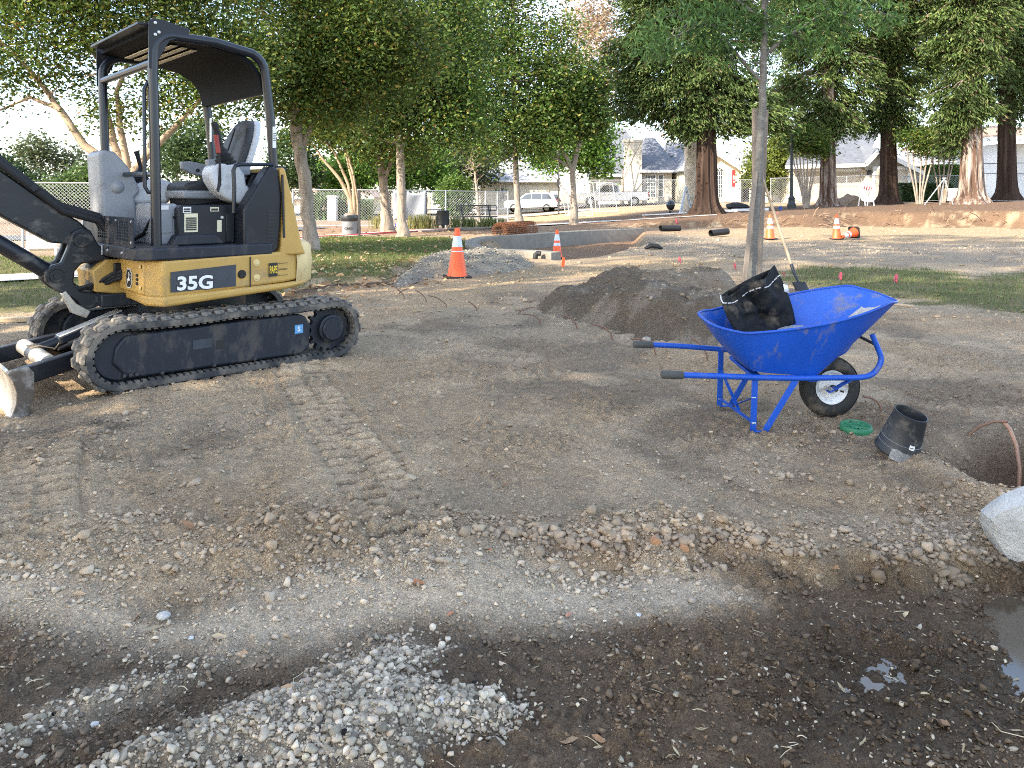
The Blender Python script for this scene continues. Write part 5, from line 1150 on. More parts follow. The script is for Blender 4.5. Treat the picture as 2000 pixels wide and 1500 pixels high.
# buried roots showing in the cut bank, single stones and leaves
for px, py, s_ in ((1284, 1068, .026), (1338, 1080, .024)):
    q = GG(px, py + 4); mb = MB(); mb.lathe([(0, -.004), (.55 * s_, -.003), (.8 * s_, -.001), (s_ * .85, .03)], (0, 0, 0), 'y', 14); o = obj('root_stub', mb, mat('cut_root', (.33, .17, .08), .8, var=.3, scale=60)); o.location = Vector((q.x, q.y, q.z)) + Vector((0, .012, .012)); tag(o, 'cut orange root end in the low bank, ' + ('larger and further from the puddle' if px < 1300 else 'smaller and nearer the puddle'), 'root')
SING = [(800, 938, .030, (.36, .28, .19), 'tan stone beside the crawler tread print'), (372, 1250, .012, (.50, .50, .49), 'white pebble on the pale strip'), (186, 1418, .013, (.52, .52, .5), 'largest white pebble in the front left damp soil'), (858, 1372, .014, (.50, .50, .50), 'white pebble at the tip of the front gravel ridge'), (1247, 1202, .010, (.50, .52, .56), 'pale blue pebble at the edge of the wet patch'), (472, 1112, .018, (.46, .46, .44), 'white flake stone in the clod berm'), (905, 1093 + 8, .017, (.36, .30, .22), 'brown cobble in the clods left of the bank'), (843, 1093, .016, (.30, .24, .18), 'dark brown cobble in the clods'), (1262, 668, .05, (.30, .26, .21), 'lump of dry soil on the heap foot by the wheelbarrow'), (1207, 611, .06, (.27, .23, .19), 'round soil lump on the dark heap'), (1195, 600, .05, (.27, .23, .19), 'upper soil lump on the dark heap'), (600, 1405 - 75, .012, (.40, .30, .24), 'rose pebble beside the gravel ridge'), (320, 1207, .022, (.40, .39, .36), 'flat grey flake on the pale strip')]
for i, (px, py, s_, c, lb) in enumerate(SING):
    q = GG(px, py); v, f = stone_verts(2, np.random.default_rng(50 + i), .3); mb = MB(); mb.add([tuple(a * s_ * np.array((1.1, .9, .62))) for a in v], [tuple(a) for a in f])
    o = obj('stone', mb, mat('stone_face', c, .9, var=.2, scale=40, bump=.3, bscale=120), smooth=False); o.location = q + Vector((0, 0, s_ * .35)); o.rotation_euler = (0, 0, i * 1.3); tag(o, lb, 'stone')
LV = [(815, 1143, .030, (.34, .13, .045), 'curled rust brown leaf below the clod berm'), (955, 1077, .020, (.52, .20, .10), 'small orange leaf in the clods left of the bank'), (342, 1119, .030, (.48, .33, .17), 'tan leaf lying in the clod berm'), (428, 1249, .028, (.50, .36, .21), 'tan leaf on the pale strip'), (664, 1385, .026, (.48, .33, .20), 'tan leaf on the front gravel ridge'), (1110, 1205, .018, (.45, .20, .12), 'reddish leaf on the damp edge'), (630, 1010, .022, (.45, .32, .2), 'leaf beside the crawler tread print'), (983, 1305, .024, (.50, .36, .25), 'pinkish leaf in the damp front soil'), (880, 1203, .018, (.42, .16, .08), 'dark orange leaf on the pale strip'), (155, 735 + 430, .026, (.46, .30, .16), 'curled leaf at the left edge of the pale strip')]
for i, (px, py, s_, c, lb) in enumerate(LV):
    q = GG(px, py); mb = MB(); base = [(-1, 0, .15), (-.35, .45, .34), (.35, .4, .2), (1, 0, .4), (.35, -.4, .26), (-.35, -.45, .30), (0, 0, 0)]
    mb.add([tuple(Vector(b) * s_) for b in base], [(0, 6, 1), (1, 6, 2), (2, 6, 3), (3, 6, 4), (4, 6, 5), (5, 6, 0)]); o = obj('fallen_leaf', mb, mat('fallen_leaf', c, .7, var=.2, scale=60), ang=80); o.location = q + Vector((0, 0, .004)); o.rotation_euler = (.1, .15, i * 2.1); tag(o, lb, 'leaf')
# ------------------------------------------------------------------ traffic cones
def cone_geo(root, h, r=None):
    r = r or .165 * h / .71; t = .035 * h / .71
    def rad(f): return r + (t - r) * f
    mb = MB(); b = r * 1.32; mb.prism([(-b, -b * .8), (-b * .8, -b), (b * .8, -b), (b, -b * .8), (b, b * .8), (b * .8, b), (-b * .8, b), (-b, b * .8)], 'z', 0, .028); obj('cone_base', mb, 'hose', root, bevel=.006)
    mb = MB(); mb.lathe([(rad(0) + .012, .028), (rad(0), .045), (rad(1), h), (rad(1) * .72, h), (rad(1) * .7, h - .02)], n=28); obj('cone_shell', mb, 'orange', root)
    for f0_, f1_ in ((.38, .545), (.62, .84)):
        mb = MB(); mb.lathe([(rad(f0_) + .0005, f0_ * h), (rad(f0_) + .0035, f0_ * h + .002), (rad(f1_) + .0035, f1_ * h - .002), (rad(f1_) + .0005, f1_ * h)], n=28); obj('reflective_band', mb, 'reflective', root)
q = GG(893, 542); c0 = thing('traffic_cone', 'tallest orange cone with two pale bands beside the gravel heap', 'cone', tuple(q), .3, 'orange traffic cones'); cone_geo(c0, .80, .155)
q = GG(1088, 504); c1 = thing('traffic_cone', 'orange cone standing against the concrete kerb end', 'cone', tuple(q), .1, 'orange traffic cones'); cone_geo(c1, .74, .135)
q = GG(1504, 467); dup(c1, tuple(q), .5, 'orange cone seen past the shovel handle by the sapling')
q = GG(1634, 467); dup(c1, tuple(q), .9, 'upright orange cone with a fallen cone at its foot')
q = GG(1652, 467); c2 = dup(c1, tuple(q + Vector((.10, -.25, .12))), 0, 'orange cone lying on its side showing its black base'); c2.rotation_euler = (0, R(-99), R(38)); c2.location = q + Vector((.30, .10, .20))
q = GG(1100, 521); mb = MB(); mb.box((0, 0, .07), (.055, .03, .20), Matrix.Rotation(R(6), 3, 'Y')); o = obj('survey_stake', mb, 'orange', bevel=.004); o.location = q; tag(o, 'short orange painted stake in front of the kerb end', 'stake')
FLAGS = [(773, 446, 'blue', 'small blue marker flag left of the kerb bend', 5), (1053, 470, 'blue', 'small blue marker flag inside the kerb', 5), (1327, 516, 'pink', 'faded pink ribbon behind the soil heap, left of the sapling', 7), (1435, 528, 'pink', 'pink ribbon at the right end of the soil heap', 7), (1531, 540, 'pink', 'pink ribbon between shovel and wheelbarrow tray', 4), (1639, 550, 'pink', 'upright pink ribbon in the turf behind the wheelbarrow', 9), (1747, 556, 'pink', 'leaning pink ribbon in the turf right of the wheelbarrow', 10), (1321, 441, 'pink', 'small pink flag near the first redwood', 6), (1518, 420, 'pink', 'tiny pink flag on the bank behind the cones', 3)]
for px, py, c, lb, hh in FLAGS:
    q = GG(px, py); k = q.y / F; h_ = hh * k * 1.6
    t = thing('marker_flag', lb, 'flag', tuple(q), group='survey marker flags')
    mb = MB(); mb.cyl((0, 0, -.02), (0, 0, h_ * 1.1), .003, n=5); obj('flag_wire', mb, 'flagwire', t)
    w_ = h_ * .45
    mb = MB(); mb.grid(lambda u, v: Vector((w_ * (u - .35) + .25 * h_ * v * (1 if px > 1600 else 0), .02 * math.sin(6 * u + 2 * v), h_ * (.25 + .9 * v) + .02 * math.sin(5 * u))), 5, 4); obj('flag_cloth', mb, c + 'flag', t, solid=.003)
# ------------------------------------------------------------------ heaps
def heap(name, label, cat, outline_px, peaks, colfn, seed, extra=None, cell=.028, material='soil'):
    pl = gp(outline_px); xs = [p[0] for p in pl]; ys = [p[1] for p in pl]
    nx = int((max(xs) - min(xs)) / cell) + 2; ny = int((max(ys) - min(ys)) / (cell * 1.4)) + 2
    X, Y = np.meshgrid(np.linspace(min(xs) - .2, max(xs) + .2, nx), np.linspace(min(ys) - .2, max(ys) + .2, ny)); x = X.ravel(); y = Y.ravel()
    hgt = np.zeros(len(x))
    for (px, pyb, h, rx, ry) in peaks:
        c = G(px, pyb); d = np.sqrt(((x - c.x) / rx) ** 2 + ((y - c.y) / ry) ** 2)
        hgt = (hgt ** 3 + (h * np.clip(1 - d ** 1.7, 0, 1)) ** 3) ** (1 / 3) 
    sd = poly_sd(x, y, pl); hgt *= sst(.06, -.35, sd)
    hgt = hgt + sst(.0, .10, hgt) * (.22 * (fbm(x * 2.2, y * 2.2, 4, seed) - .5) + .11 * (fbm(x * 7, y * 7, 3, seed + 1) - .5) + .04 * (fbm(x * 20, y * 20, 3, seed + 2) - .5))
    hgt = np.where(sd > .12, -.12, hgt - .03)
    z = ground_z(x, y, False) + hgt; c = colfn(x, y, hgt, sd)
    idx = np.arange(nx * ny).reshape(ny, nx); q = np.stack([idx[:-1, :-1], idx[:-1, 1:], idx[1:, 1:], idx[1:, :-1]], -1).reshape(-1)
    me = np_mesh(name, np.stack([x, y, z], 1), q, 4, c); me.shade_smooth()
    o = obj(name, me, material, smooth=False); tag(o, label, cat)
    return o, (x, y, z, hgt, c)
def c_soil(x, y, h, sd):
    n = fbm(x * 1.5, y * 1.5, 4, 431)[:, None]; n2 = fbm(x * 4, y * 4, 3, 433)[:, None]
    c = np.array((.150, .115, .080))[None] * np.ones((len(x), 1)); up = sst(.12, .40, h)[:, None]
    c = c * (1 - .8 * sst(.44, .6, n) * (1 - up * .5)) + np.array((.32, .245, .165))[None] * (.8 * sst(.44, .6, n) * (1 - up * .5))
    k = sst(.56, .7, n2) * .5; return c * (1 - k) + np.array((.30, .245, .185))[None] * k
HEAP, HD = heap('soil_heap', 'heap of dark loose soil between the drip tubes and the sapling', 'soil heap', [(1035, 600), (1075, 572), (1160, 560), (1200, 545), (1300, 540), (1420, 552), (1462, 580), (1480, 640), (1440, 690), (1330, 684), (1240, 668), (1160, 640), (1080, 622)],
     [(1215, 590, .40, .8, 1.3), (1290, 586, .38, .9, 1.5), (1385, 590, .44, .8, 1.4), (1115, 602, .22, .75, 1.0), (1330, 640, .36, 1.0, 1.0), (1260, 628, .36, .9, 1.0), (1400, 650, .30, .9, .9)], c_soil, 441)
x, y, z, h, c = HD; rr_ = np.random.default_rng(9); k = np.where((h > .0) & (rr_.uniform(0, 1, len(x)) < .16))[0]
stones('heap_clods', np.stack([x[k] + rr_.normal(0, .03, len(k)), y[k] + rr_.normal(0, .03, len(k)), z[k] - .003], 1), np.clip(rr_.lognormal(math.log(.012), .55, len(k)), .004, .05), c[k] * rr_.uniform(.9, 1.9, (len(k), 1)), 1, parent=HEAP, seed=33, sink=.4)
def c_grav(x, y, h, sd): return np.array((.26, .232, .185))[None] * (.8 + .4 * fbm(x * 5, y * 5, 3, 451)[:, None])
GH, GD = heap('gravel_heap', 'low heap of grey crushed gravel behind the tallest cone', 'gravel heap', [(752, 558), (790, 530), (850, 508), (920, 494), (985, 496), (1035, 508), (1050, 520), (1000, 532), (930, 538), (860, 540), (790, 562)],
     [(835, 532, .20, 1.5, 2.4), (905, 520, .25, 1.5, 2.6), (965, 516, .22, 1.3, 2.2), (1025, 517, .14, 1.1, 1.4)], c_grav, 461, cell=.075)
x, y, z, h, c = GD; k = np.where(h > .01)[0]; k = np.repeat(k, 3); 
stones('gravel_stones', np.stack([x[k] + rr_.normal(0, .05, len(k)), y[k] + rr_.normal(0, .07, len(k)), z[k] - .004], 1), np.clip(rr_.lognormal(math.log(.019), .38, len(k)), .008, .05), jit((.27, .24, .195), len(k), rr_, .2), 0, parent=GH, seed=35, sink=.3)
# ------------------------------------------------------------------ staked sapling and shovel
sb_ = GG(1470, 560); SY = sb_.y
# ------------------------------------------------------------------ foliage and trees
def leaf_mesh(name, pos, size, cols, parent, material='leaf', asp=.5, droop=.0, updir=None, seed=0, along=None):
    """one folded lozenge (2 triangles) per leaf"""
    rng = np.random.default_rng(seed); n = len(pos)
    if along is None:
        d = rng.normal(size=(n, 3)); d[:, 2] = d[:, 2] * .6 - droop
    else: d = along + rng.normal(0, .35, (n, 3))
    d /= np.linalg.norm(d, axis=1)[:, None]
    u = rng.normal(size=(n, 3)); u[:, 2] += .5; s = np.cross(d, u); s /= np.linalg.norm(s, axis=1)[:, None] + 1e-9
    nn = np.cross(s, d)
    sz = (size * rng.uniform(.65, 1.35, n))[:, None]
    V = np.stack([pos - d * sz * .5, pos + s * sz * asp * .5 + nn * sz * .1, pos + d * sz * .5, pos - s * sz * asp * .5 + nn * sz * .1], 1).reshape(-1, 3)
    i = np.arange(n) * 4; f = np.stack([i, i + 1, i + 2, i, i + 2, i + 3], 1).reshape(-1)
    me = np_mesh(name, V - np.array(wmat(parent).translation) if parent else V, f, 3, np.repeat(cols, 4, 0))
    o = obj(name, me, material, parent, smooth=False); return o
def clump_points(blobs, n, rng, clump=.35, per=28, shell=.55, flat=.7):
    """blobs: list of (centre, (rx, ry, rz)); leaves gathered in clumps that fill the blobs unevenly"""
    vol = np.array([b[1][0] * b[1][1] * b[1][2] for b in blobs]) ** .75; vol /= vol.sum()
    nc = max(1, n // per); w = rng.choice(len(blobs), nc, p=vol)
    d = rng.normal(size=(nc, 3)); d /= np.linalg.norm(d, axis=1)[:, None]; r = rng.uniform(0, 1, nc) ** (1 / 3.0); r = shell * .75 + (1 - shell * .75) * r if shell else r
    C = np.array([b[0] for b in blobs])[w]; Rr = np.array([b[1] for b in blobs])[w]
    cc = C + d * r[:, None] * Rr
    tone = rng.normal(0, .16, nc)
    k = np.repeat(np.arange(nc), per); off = rng.normal(size=(len(k), 3)) * clump * np.array((1, 1, flat)) * .55 * rng.uniform(.6, 1.3, nc)[k][:, None]
    return cc[k] + off, tone[k], cc
def leaf_cols(base_list, wts, n, tone, rng, a=.16):
    b = np.array(base_list)[rng.choice(len(base_list), n, p=np.array(wts) / sum(wts))]
    return np.clip(b * (1 + tone[:, None] + rng.normal(0, a, (n, 1))), .005, .8)
def px_blob(px, py, rx, ry, Y, dep=None):
    k = Y / F; return (np.array(P(px, py, Y)), (rx * k, (dep if dep else (rx + ry) / 2 * k), ry * k))
def limb(mb, a, b, r0, r1, rng, n=5, wob=.08, sag=.0):
    a = Vector(a); b = Vector(b); L = (b - a).length; pts = []
    for i in range(n + 1):
        t = i / n; q = a.lerp(b, t); w = math.sin(PI * t) * L * wob
        pts.append(q + Vector(rng.normal(0, 1, 3)) * w * .5 + Vector((0, 0, sag * L * math.sin(PI * t))))
    pts[0] = a; pts[-1] = b
    mb.tube(pts, [r0 + (r1 - r0) * i / n for i in range(n + 1)], 7, cap=True); return pts
GREEN = ([(.068, .125, .022), (.10, .155, .028), (.038, .075, .016), (.22, .215, .045), (.20, .12, .04)], [5, 4, 3, 1.5, .15])
AUT = ([(.080, .130, .024), (.12, .160, .028), (.20, .195, .035), (.28, .20, .045), (.25, .13, .045), (.065, .11, .026)], [4, 4, 1.2, .35, .15, 3])
DKG = ([(.030, .060, .018), (.045, .080, .022), (.060, .095, .03)], [3, 3, 2])
BRI = ([(.090, .185, .025), (.120, .220, .035), (.070, .140, .022), (.05, .10, .02)], [3, 3, 2, 1])
OLV = ([(.105, .125, .055), (.085, .105, .045), (.13, .14, .065), (.055, .07, .03)], [3, 3, 2, 1])
RED = ([(.066, .108, .030), (.095, .142, .040), (.15, .185, .062), (.040, .066, .022), (.18, .13, .075)], [4, 4, 3, 2, .4])
def tree(name, label, trunks, blobs, n, lsize, pal, cat='tree', bark='bark', seed=1, clump=.35, per=28, asp=.55, extra_limbs=3, flare=1.28, group=None, tw=.35, material='leaf', shell=.5, droop=.1, a_=.16, limb_r=.42, twigs=True):
    """trunks: list of polylines [(px,py,Y,width_px), ...] from the ground up; blobs in world units"""
    rng = np.random.default_rng(seed)
    q0 = trunks[0][0]; base = P(*q0[:3]); base.z = gz(base.x, base.y) if q0[2] < 90 else base.z
    t = thing(name, label, cat, tuple(base), group=group)
    mb = MB(); nodes = []
    for tr in trunks:
        pts = [P(x, y, Y) for x, y, Y, w in tr]; rs = [w * Y / F / 2 for x, y, Y, w in tr]
        first = pts[0].copy(); first.z = min(first.z, gz(first.x, first.y)) - .15 if tr is trunks[0] or abs(pts[0].z - base.z) < .6 else first.z
        if first.z < pts[0].z - .01: pts = [first] + pts; rs = [rs[0] * flare * 1.1] + [rs[0] * flare] + rs[1:]
        P2 = []; R2 = []
        for i in range(len(pts) - 1):
            for j in range(4):
                f = j / 4; P2.append(pts[i].lerp(pts[i + 1], f) + Vector(rng.normal(0, 1, 3)) * rs[i] * .08); R2.append(rs[i] + (rs[i + 1] - rs[i]) * f)
        P2.append(pts[-1]); R2.append(rs[-1]); mb.tube(P2, R2, 12); nodes += list(zip(P2[len(P2) // 2:], R2[len(R2) // 2:]))
    for c, r in blobs:
        c_ = Vector(c)
        for e in range(extra_limbs):
            d = rng.normal(size=3); d /= np.linalg.norm(d); tip = c_ + Vector(d * np.array(r) * .75)
            nd, nr = min(nodes, key=lambda q: (q[0] - tip).length * (1 + .6 * rng.random()))
            lp = limb(mb, nd, tip, max(.012, nr * limb_r), .008, rng)
            if twigs:
                for g in range(2):
                    s_ = lp[2 + g]; d2 = rng.normal(size=3); limb(mb, s_, s_ + Vector(d2 / np.linalg.norm(d2) * np.array(r) * .5), max(.008, nr * .16), .004, rng, 3)
    obj('trunk', mb, bark, t, world=True, ang=60)
    if n:
        if base.y < 45: n = int(n * 1.9); lsize *= 1.0
        pos, tone, _ = clump_points([(np.array(c), r) for c, r in blobs], n, rng, clump, per, shell)
        tone = tone + tw * (fbm(pos[:, 0] * .9 + 40, pos[:, 2] * .9 + 40, 2, seed) - .5)
        ok = pos[:, 2] > 0
        leaf_mesh('crown', pos, lsize, leaf_cols(*pal, len(pos), tone, rng, a_), t, material, asp, droop, seed=seed)
    return t
def B(px, py, rx, ry, Y, dep=None): return px_blob(px, py, rx, ry, Y, dep)
# left multi-stem tree behind the digger
Y = 14.5
tree('crape_tree', 'spreading multi-stemmed tree with turning leaves behind the digger', [
    [(242, 520, Y, 26), (246, 400, Y, 24), (252, 330, Y, 22)],
    [(250, 335, Y, 18), (215, 318, Y, 16), (165, 285, Y, 16), (118, 215, Y, 13), (78, 160, Y, 9), (20, 95, Y, 6), (-60, 40, Y, 4)],
    [(118, 215, Y, 9), (60, 190, Y, 6), (0, 215, Y, 4)],
    [(246, 340, Y, 17), (222, 280, Y, 14), (205, 200, Y, 12), (195, 120, Y, 9), (140, 40, Y, 6), (110, -40, Y, 4)],
    [(252, 335, Y, 15), (235, 250, Y, 12), (228, 180, Y, 9), (262, 90, Y, 6), (300, 10, Y, 4)],
    [(254, 345, Y, 17), (290, 300, Y, 15), (345, 245, Y, 11), (400, 185, Y, 7), (450, 120, Y, 4)],
    [(290, 300, Y, 10), (300, 240, Y, 9), (285, 170, Y, 6), (330, 90, Y, 4)]],
    [B(60, 60, 130, 80, Y), B(190, 45, 130, 75, Y), B(330, 60, 130, 90, Y), B(-60, 130, 110, 80, Y), B(120, 130, 90, 45, Y), B(440, 110, 110, 80, Y), B(300, 170, 85, 55, Y), B(20, -60, 200, 70, Y), B(300, -60, 220, 70, Y), B(410, 200, 60, 45, Y), B(255, 215, 60, 35, Y), B(80, 190, 35, 25, Y)],
    30000, .085, AUT, 'tree', 'barkpale', 101, .62, 170, .5, tw=.7, shell=.3)
# tree with the straight trunk right of the digger
Y = 17.5
tree('shade_tree', 'full shade tree with a straight grey trunk right of the digger', [
    [(607, 488, Y, 30), (603, 440, Y, 25), (594, 340, Y, 25), (580, 255, Y, 24), (577, 150, Y, 18), (580, 40, Y, 14), (582, -60, Y, 8)],
    [(592, 285, Y, 12), (612, 240, Y, 9), (650, 190, Y, 7), (700, 130, Y, 4)], [(578, 245, Y, 10), (545, 180, Y, 8), (500, 110, Y, 5)]],
    [B(560, 60, 150, 90, Y), B(690, 50, 140, 95, Y), B(610, 150, 140, 70, Y), B(480, 120, 90, 70, Y), B(720, 150, 120, 80, Y), B(560, -60, 240, 70, Y), B(640, 215, 90, 38, Y), B(540, 215, 45, 45, Y), B(760, 60, 90, 90, Y)],
    32000, .095, AUT, 'tree', 'bark', 102, .70, 170, .5, tw=.7, shell=.3)
# pair of trunks in the middle
Y = 24.5
tree('shade_tree', 'round-crowned tree on a pale trunk left of the bin post', [
    [(787, 462, Y, 23), (784, 430, Y, 18), (783, 340, Y, 17), (780, 260, Y, 15), (772, 150, Y, 12), (770, 20, Y, 8)], [(782, 290, Y, 9), (810, 230, Y, 7), (850, 170, Y, 4)]],
    [B(780, 140, 130, 80, Y), B(860, 120, 90, 90, Y), B(820, 230, 110, 50, Y), B(730, 240, 80, 50, Y), B(800, 20, 150, 80, Y), B(880, 210, 60, 50, Y)],
    26000, .12, GREEN, 'tree', 'bark', 103, .95, 170, .55, tw=.7, shell=.3)
Y = 27.5
tree('shade_tree', 'forked tree just left of the pale paired trunk', [
    [(757, 450, Y, 24), (752, 410, Y, 18), (748, 350, Y, 17), (742, 315, Y, 16), (735, 250, Y, 10), (720, 160, Y, 6)], [(750, 350, Y, 10), (766, 310, Y, 8), (775, 260, Y, 6), (800, 200, Y, 4)]],
    [B(700, 200, 110, 80, Y), B(690, 270, 80, 40, Y), B(660, 110, 110, 80, Y), B(790, 290, 70, 30, Y)],
    17000, .13, AUT, 'tree', 'bark', 104, .95, 150, .55, tw=.7, shell=.3)
Y = 26.0
tree('crape_tree', 'vase-shaped crape tree with slanting stems behind the metal bin', [
    [(690, 420, Y, 10), (685, 390, Y, 9), (664, 350, Y, 7), (630, 310, Y, 5), (608, 278, Y, 3)], [(692, 420, Y, 8), (680, 360, Y, 6), (655, 300, Y, 5), (632, 268, Y, 3)], [(694, 425, Y, 8), (690, 360, Y, 6), (675, 300, Y, 4), (668, 262, Y, 3)], [(700, 458, Y, 7), (699, 400, Y, 5), (690, 340, Y, 5), (672, 275, Y, 3)]],
    [B(650, 240, 70, 40, Y), B(690, 220, 50, 40, Y), B(620, 225, 40, 30, Y)], 5000, .13, AUT, 'tree', 'barkpale', 105, .4, 22, .55, group=None)
Y = 36.0
tree('shade_tree', 'slender dark-trunked tree in front of the white car', [
    [(1014, 432, Y, 14), (1011, 400, Y, 12), (1007, 320, Y, 11), (1004, 220, Y, 11), (1003, 100, Y, 9), (1002, 0, Y, 6), (1000, -60, Y, 4)]],
    [B(1000, 150, 120, 38, Y), B(960, 230, 100, 45, Y), B(1060, 240, 90, 50, Y), B(1040, 60, 90, 40, Y), B(920, 60, 90, 70, Y), B(1100, 180, 60, 45, Y), B(1000, 280, 90, 30, Y), B(1010, -30, 90, 40, Y), B(900, 160, 80, 60, Y), B(1110, 110, 50, 30, Y)],
    27000, .16, GREEN, 'tree', 'bark', 106, 1.2, 170, .55, tw=.7, extra_limbs=5, shell=.3)
Y = 36.5
tree('shade_tree', 'forked young tree in front of the leaning fence panels', [
    [(1121, 432, Y, 14), (1120, 380, Y, 11), (1118, 332, Y, 11), (1126, 300, Y, 10), (1140, 250, Y, 7), (1150, 180, Y, 4)], [(1118, 335, Y, 10), (1105, 305, Y, 7), (1085, 270, Y, 5), (1070, 230, Y, 3)], [(1117, 330, Y, 6), (1090, 312, Y, 5), (1060, 297, Y, 3)]],
    [B(1130, 230, 60, 40, Y), B(1085, 215, 60, 35, Y), B(1150, 170, 40, 35, Y)], 7000, .16, GREEN, 'tree', 'bark', 107, .5, 22, .55)
# staked sapling near the wheelbarrow
Y = SY
SAP = tree('young_oak', 'young oak with a slim grey trunk tied between wooden stakes', [
    [(1464, 566, Y, 21), (1471, 480, Y, 18), (1481, 340, Y, 17), (1489, 200, Y, 15), (1492, 100, Y, 13), (1494, 0, Y, 13), (1496, -90, Y, 9)],
    [(1487, 160, Y, 9), (1460, 130, Y, 7), (1430, 95, Y, 5), (1395, 50, Y, 3), (1330, 40, Y, 2)], [(1491, 110, Y, 7), (1540, 70, Y, 5), (1600, 30, Y, 3), (1700, 20, Y, 2)], [(1493, 40, Y, 7), (1440, 0, Y, 5), (1360, -20, Y, 3)], [(1489, 120, Y, 6), (1510, 90, Y, 4), (1560, 60, Y, 2)]],
    [B(1330, 60, 100, 55, Y), B(1420, 60, 75, 50, Y), B(1560, 50, 110, 45, Y), B(1690, 30, 90, 40, Y), B(1270, 100, 60, 30, Y), B(1430, -40, 150, 50, Y), B(1620, -50, 160, 50, Y), B(1450, 130, 35, 20, Y), B(1590, 95, 60, 18, Y)],
    3300, .115, ([(.085, .17, .045), (.11, .20, .055), (.06, .12, .035), (.16, .21, .07)], [3, 3, 2, .6]), 'tree', 'sapbark', 108, .22, 14, .26, flare=1.0, shell=.2, droop=.9, extra_limbs=2)
def wpost(name, label, cat, p0, p1, r, m):
    mb = MB(); mb.tube([p0, p0.lerp(p1, .3), p0.lerp(p1, .7), p1], [r, r * 1.02, r, r * .97], 12); return tag(obj(name, mb, m, origin=tuple(p0)), label, cat)
b1 = P(1474, 556, SY + .35); b1.z = gz(b1.x, b1.y) - .1; wpost('tree_stake', 'round wooden stake left of the sapling trunk, the taller one', 'stake', b1, P(1474, 212, SY + .35), .042, 'stake')
b2 = P(1482, 550, SY + .6); b2.z = gz(b2.x, b2.y) - .1; wpost('tree_stake', 'second wooden stake showing behind the sapling trunk', 'stake', b2, P(1496, 215, SY + .6), .040, 'stake')
b3 = P(1452, 572, SY - .25); b3.z = gz(b3.x, b3.y) - .02
mb = MB(); mb.beam(b3, P(1476, 335, SY - .05), .065, .03, up=(0, 1, 0)); tag(obj('wood_slat', mb, 'stake', origin=tuple(b3), bevel=.004), 'pale flat wooden slat leaning on the front of the sapling', 'wood slat')
sh0, sh1 = P(1490, 350, SY + .1), P(1546, 518, SY - .3); sh = thing('shovel', 'long-handled shovel leaning against the sapling trunk', 'shovel', tuple(P(1568, 566, SY - .45)))
mb = MB(); mb.tube([sh0, sh0.lerp(sh1, .5), sh1], [.018, .021, .021], 12); obj('handle', mb, mat('ash_handle', (.33, .25, .165), .6, var=.2, scale=20), sh, world=True)
s2 = P(1560, 552, SY - .42); mb = MB(); mb.tube([sh1 - (sh1 - sh0).normalized() * .02, sh1, P(1552, 536, SY - .36), s2], [.022, .025, .021, .017], 12); obj('socket', mb, 'dirtyblack', sh, world=True)
def blade(u, v):
    q = s2 + Vector((.018, -.03, -.05)) * 0; a = (u - .5) * 2; w = .105 * (1 if v < .6 else 1 - ((v - .6) / .4) ** 2)
    return s2 + Vector((a * w * .9 + .10 * v, -.05 * v - .02 * (1 - a * a), -.26 * v + .008))
mb = MB(); mb.grid(blade, 9, 10); obj('blade', mb, 'dirtyblack', sh, world=True, solid=.004)
r0 = GG(1790, 600); mb = MB(); mb.tube([P(1735, 594, r0.y) , P(1782, 598, r0.y)], .016, 8); tag(obj('tool_handle', mb, 'wood', origin=tuple(r0)), 'end of a wooden tool handle poking out past the wheelbarrow nose', 'tool handle')

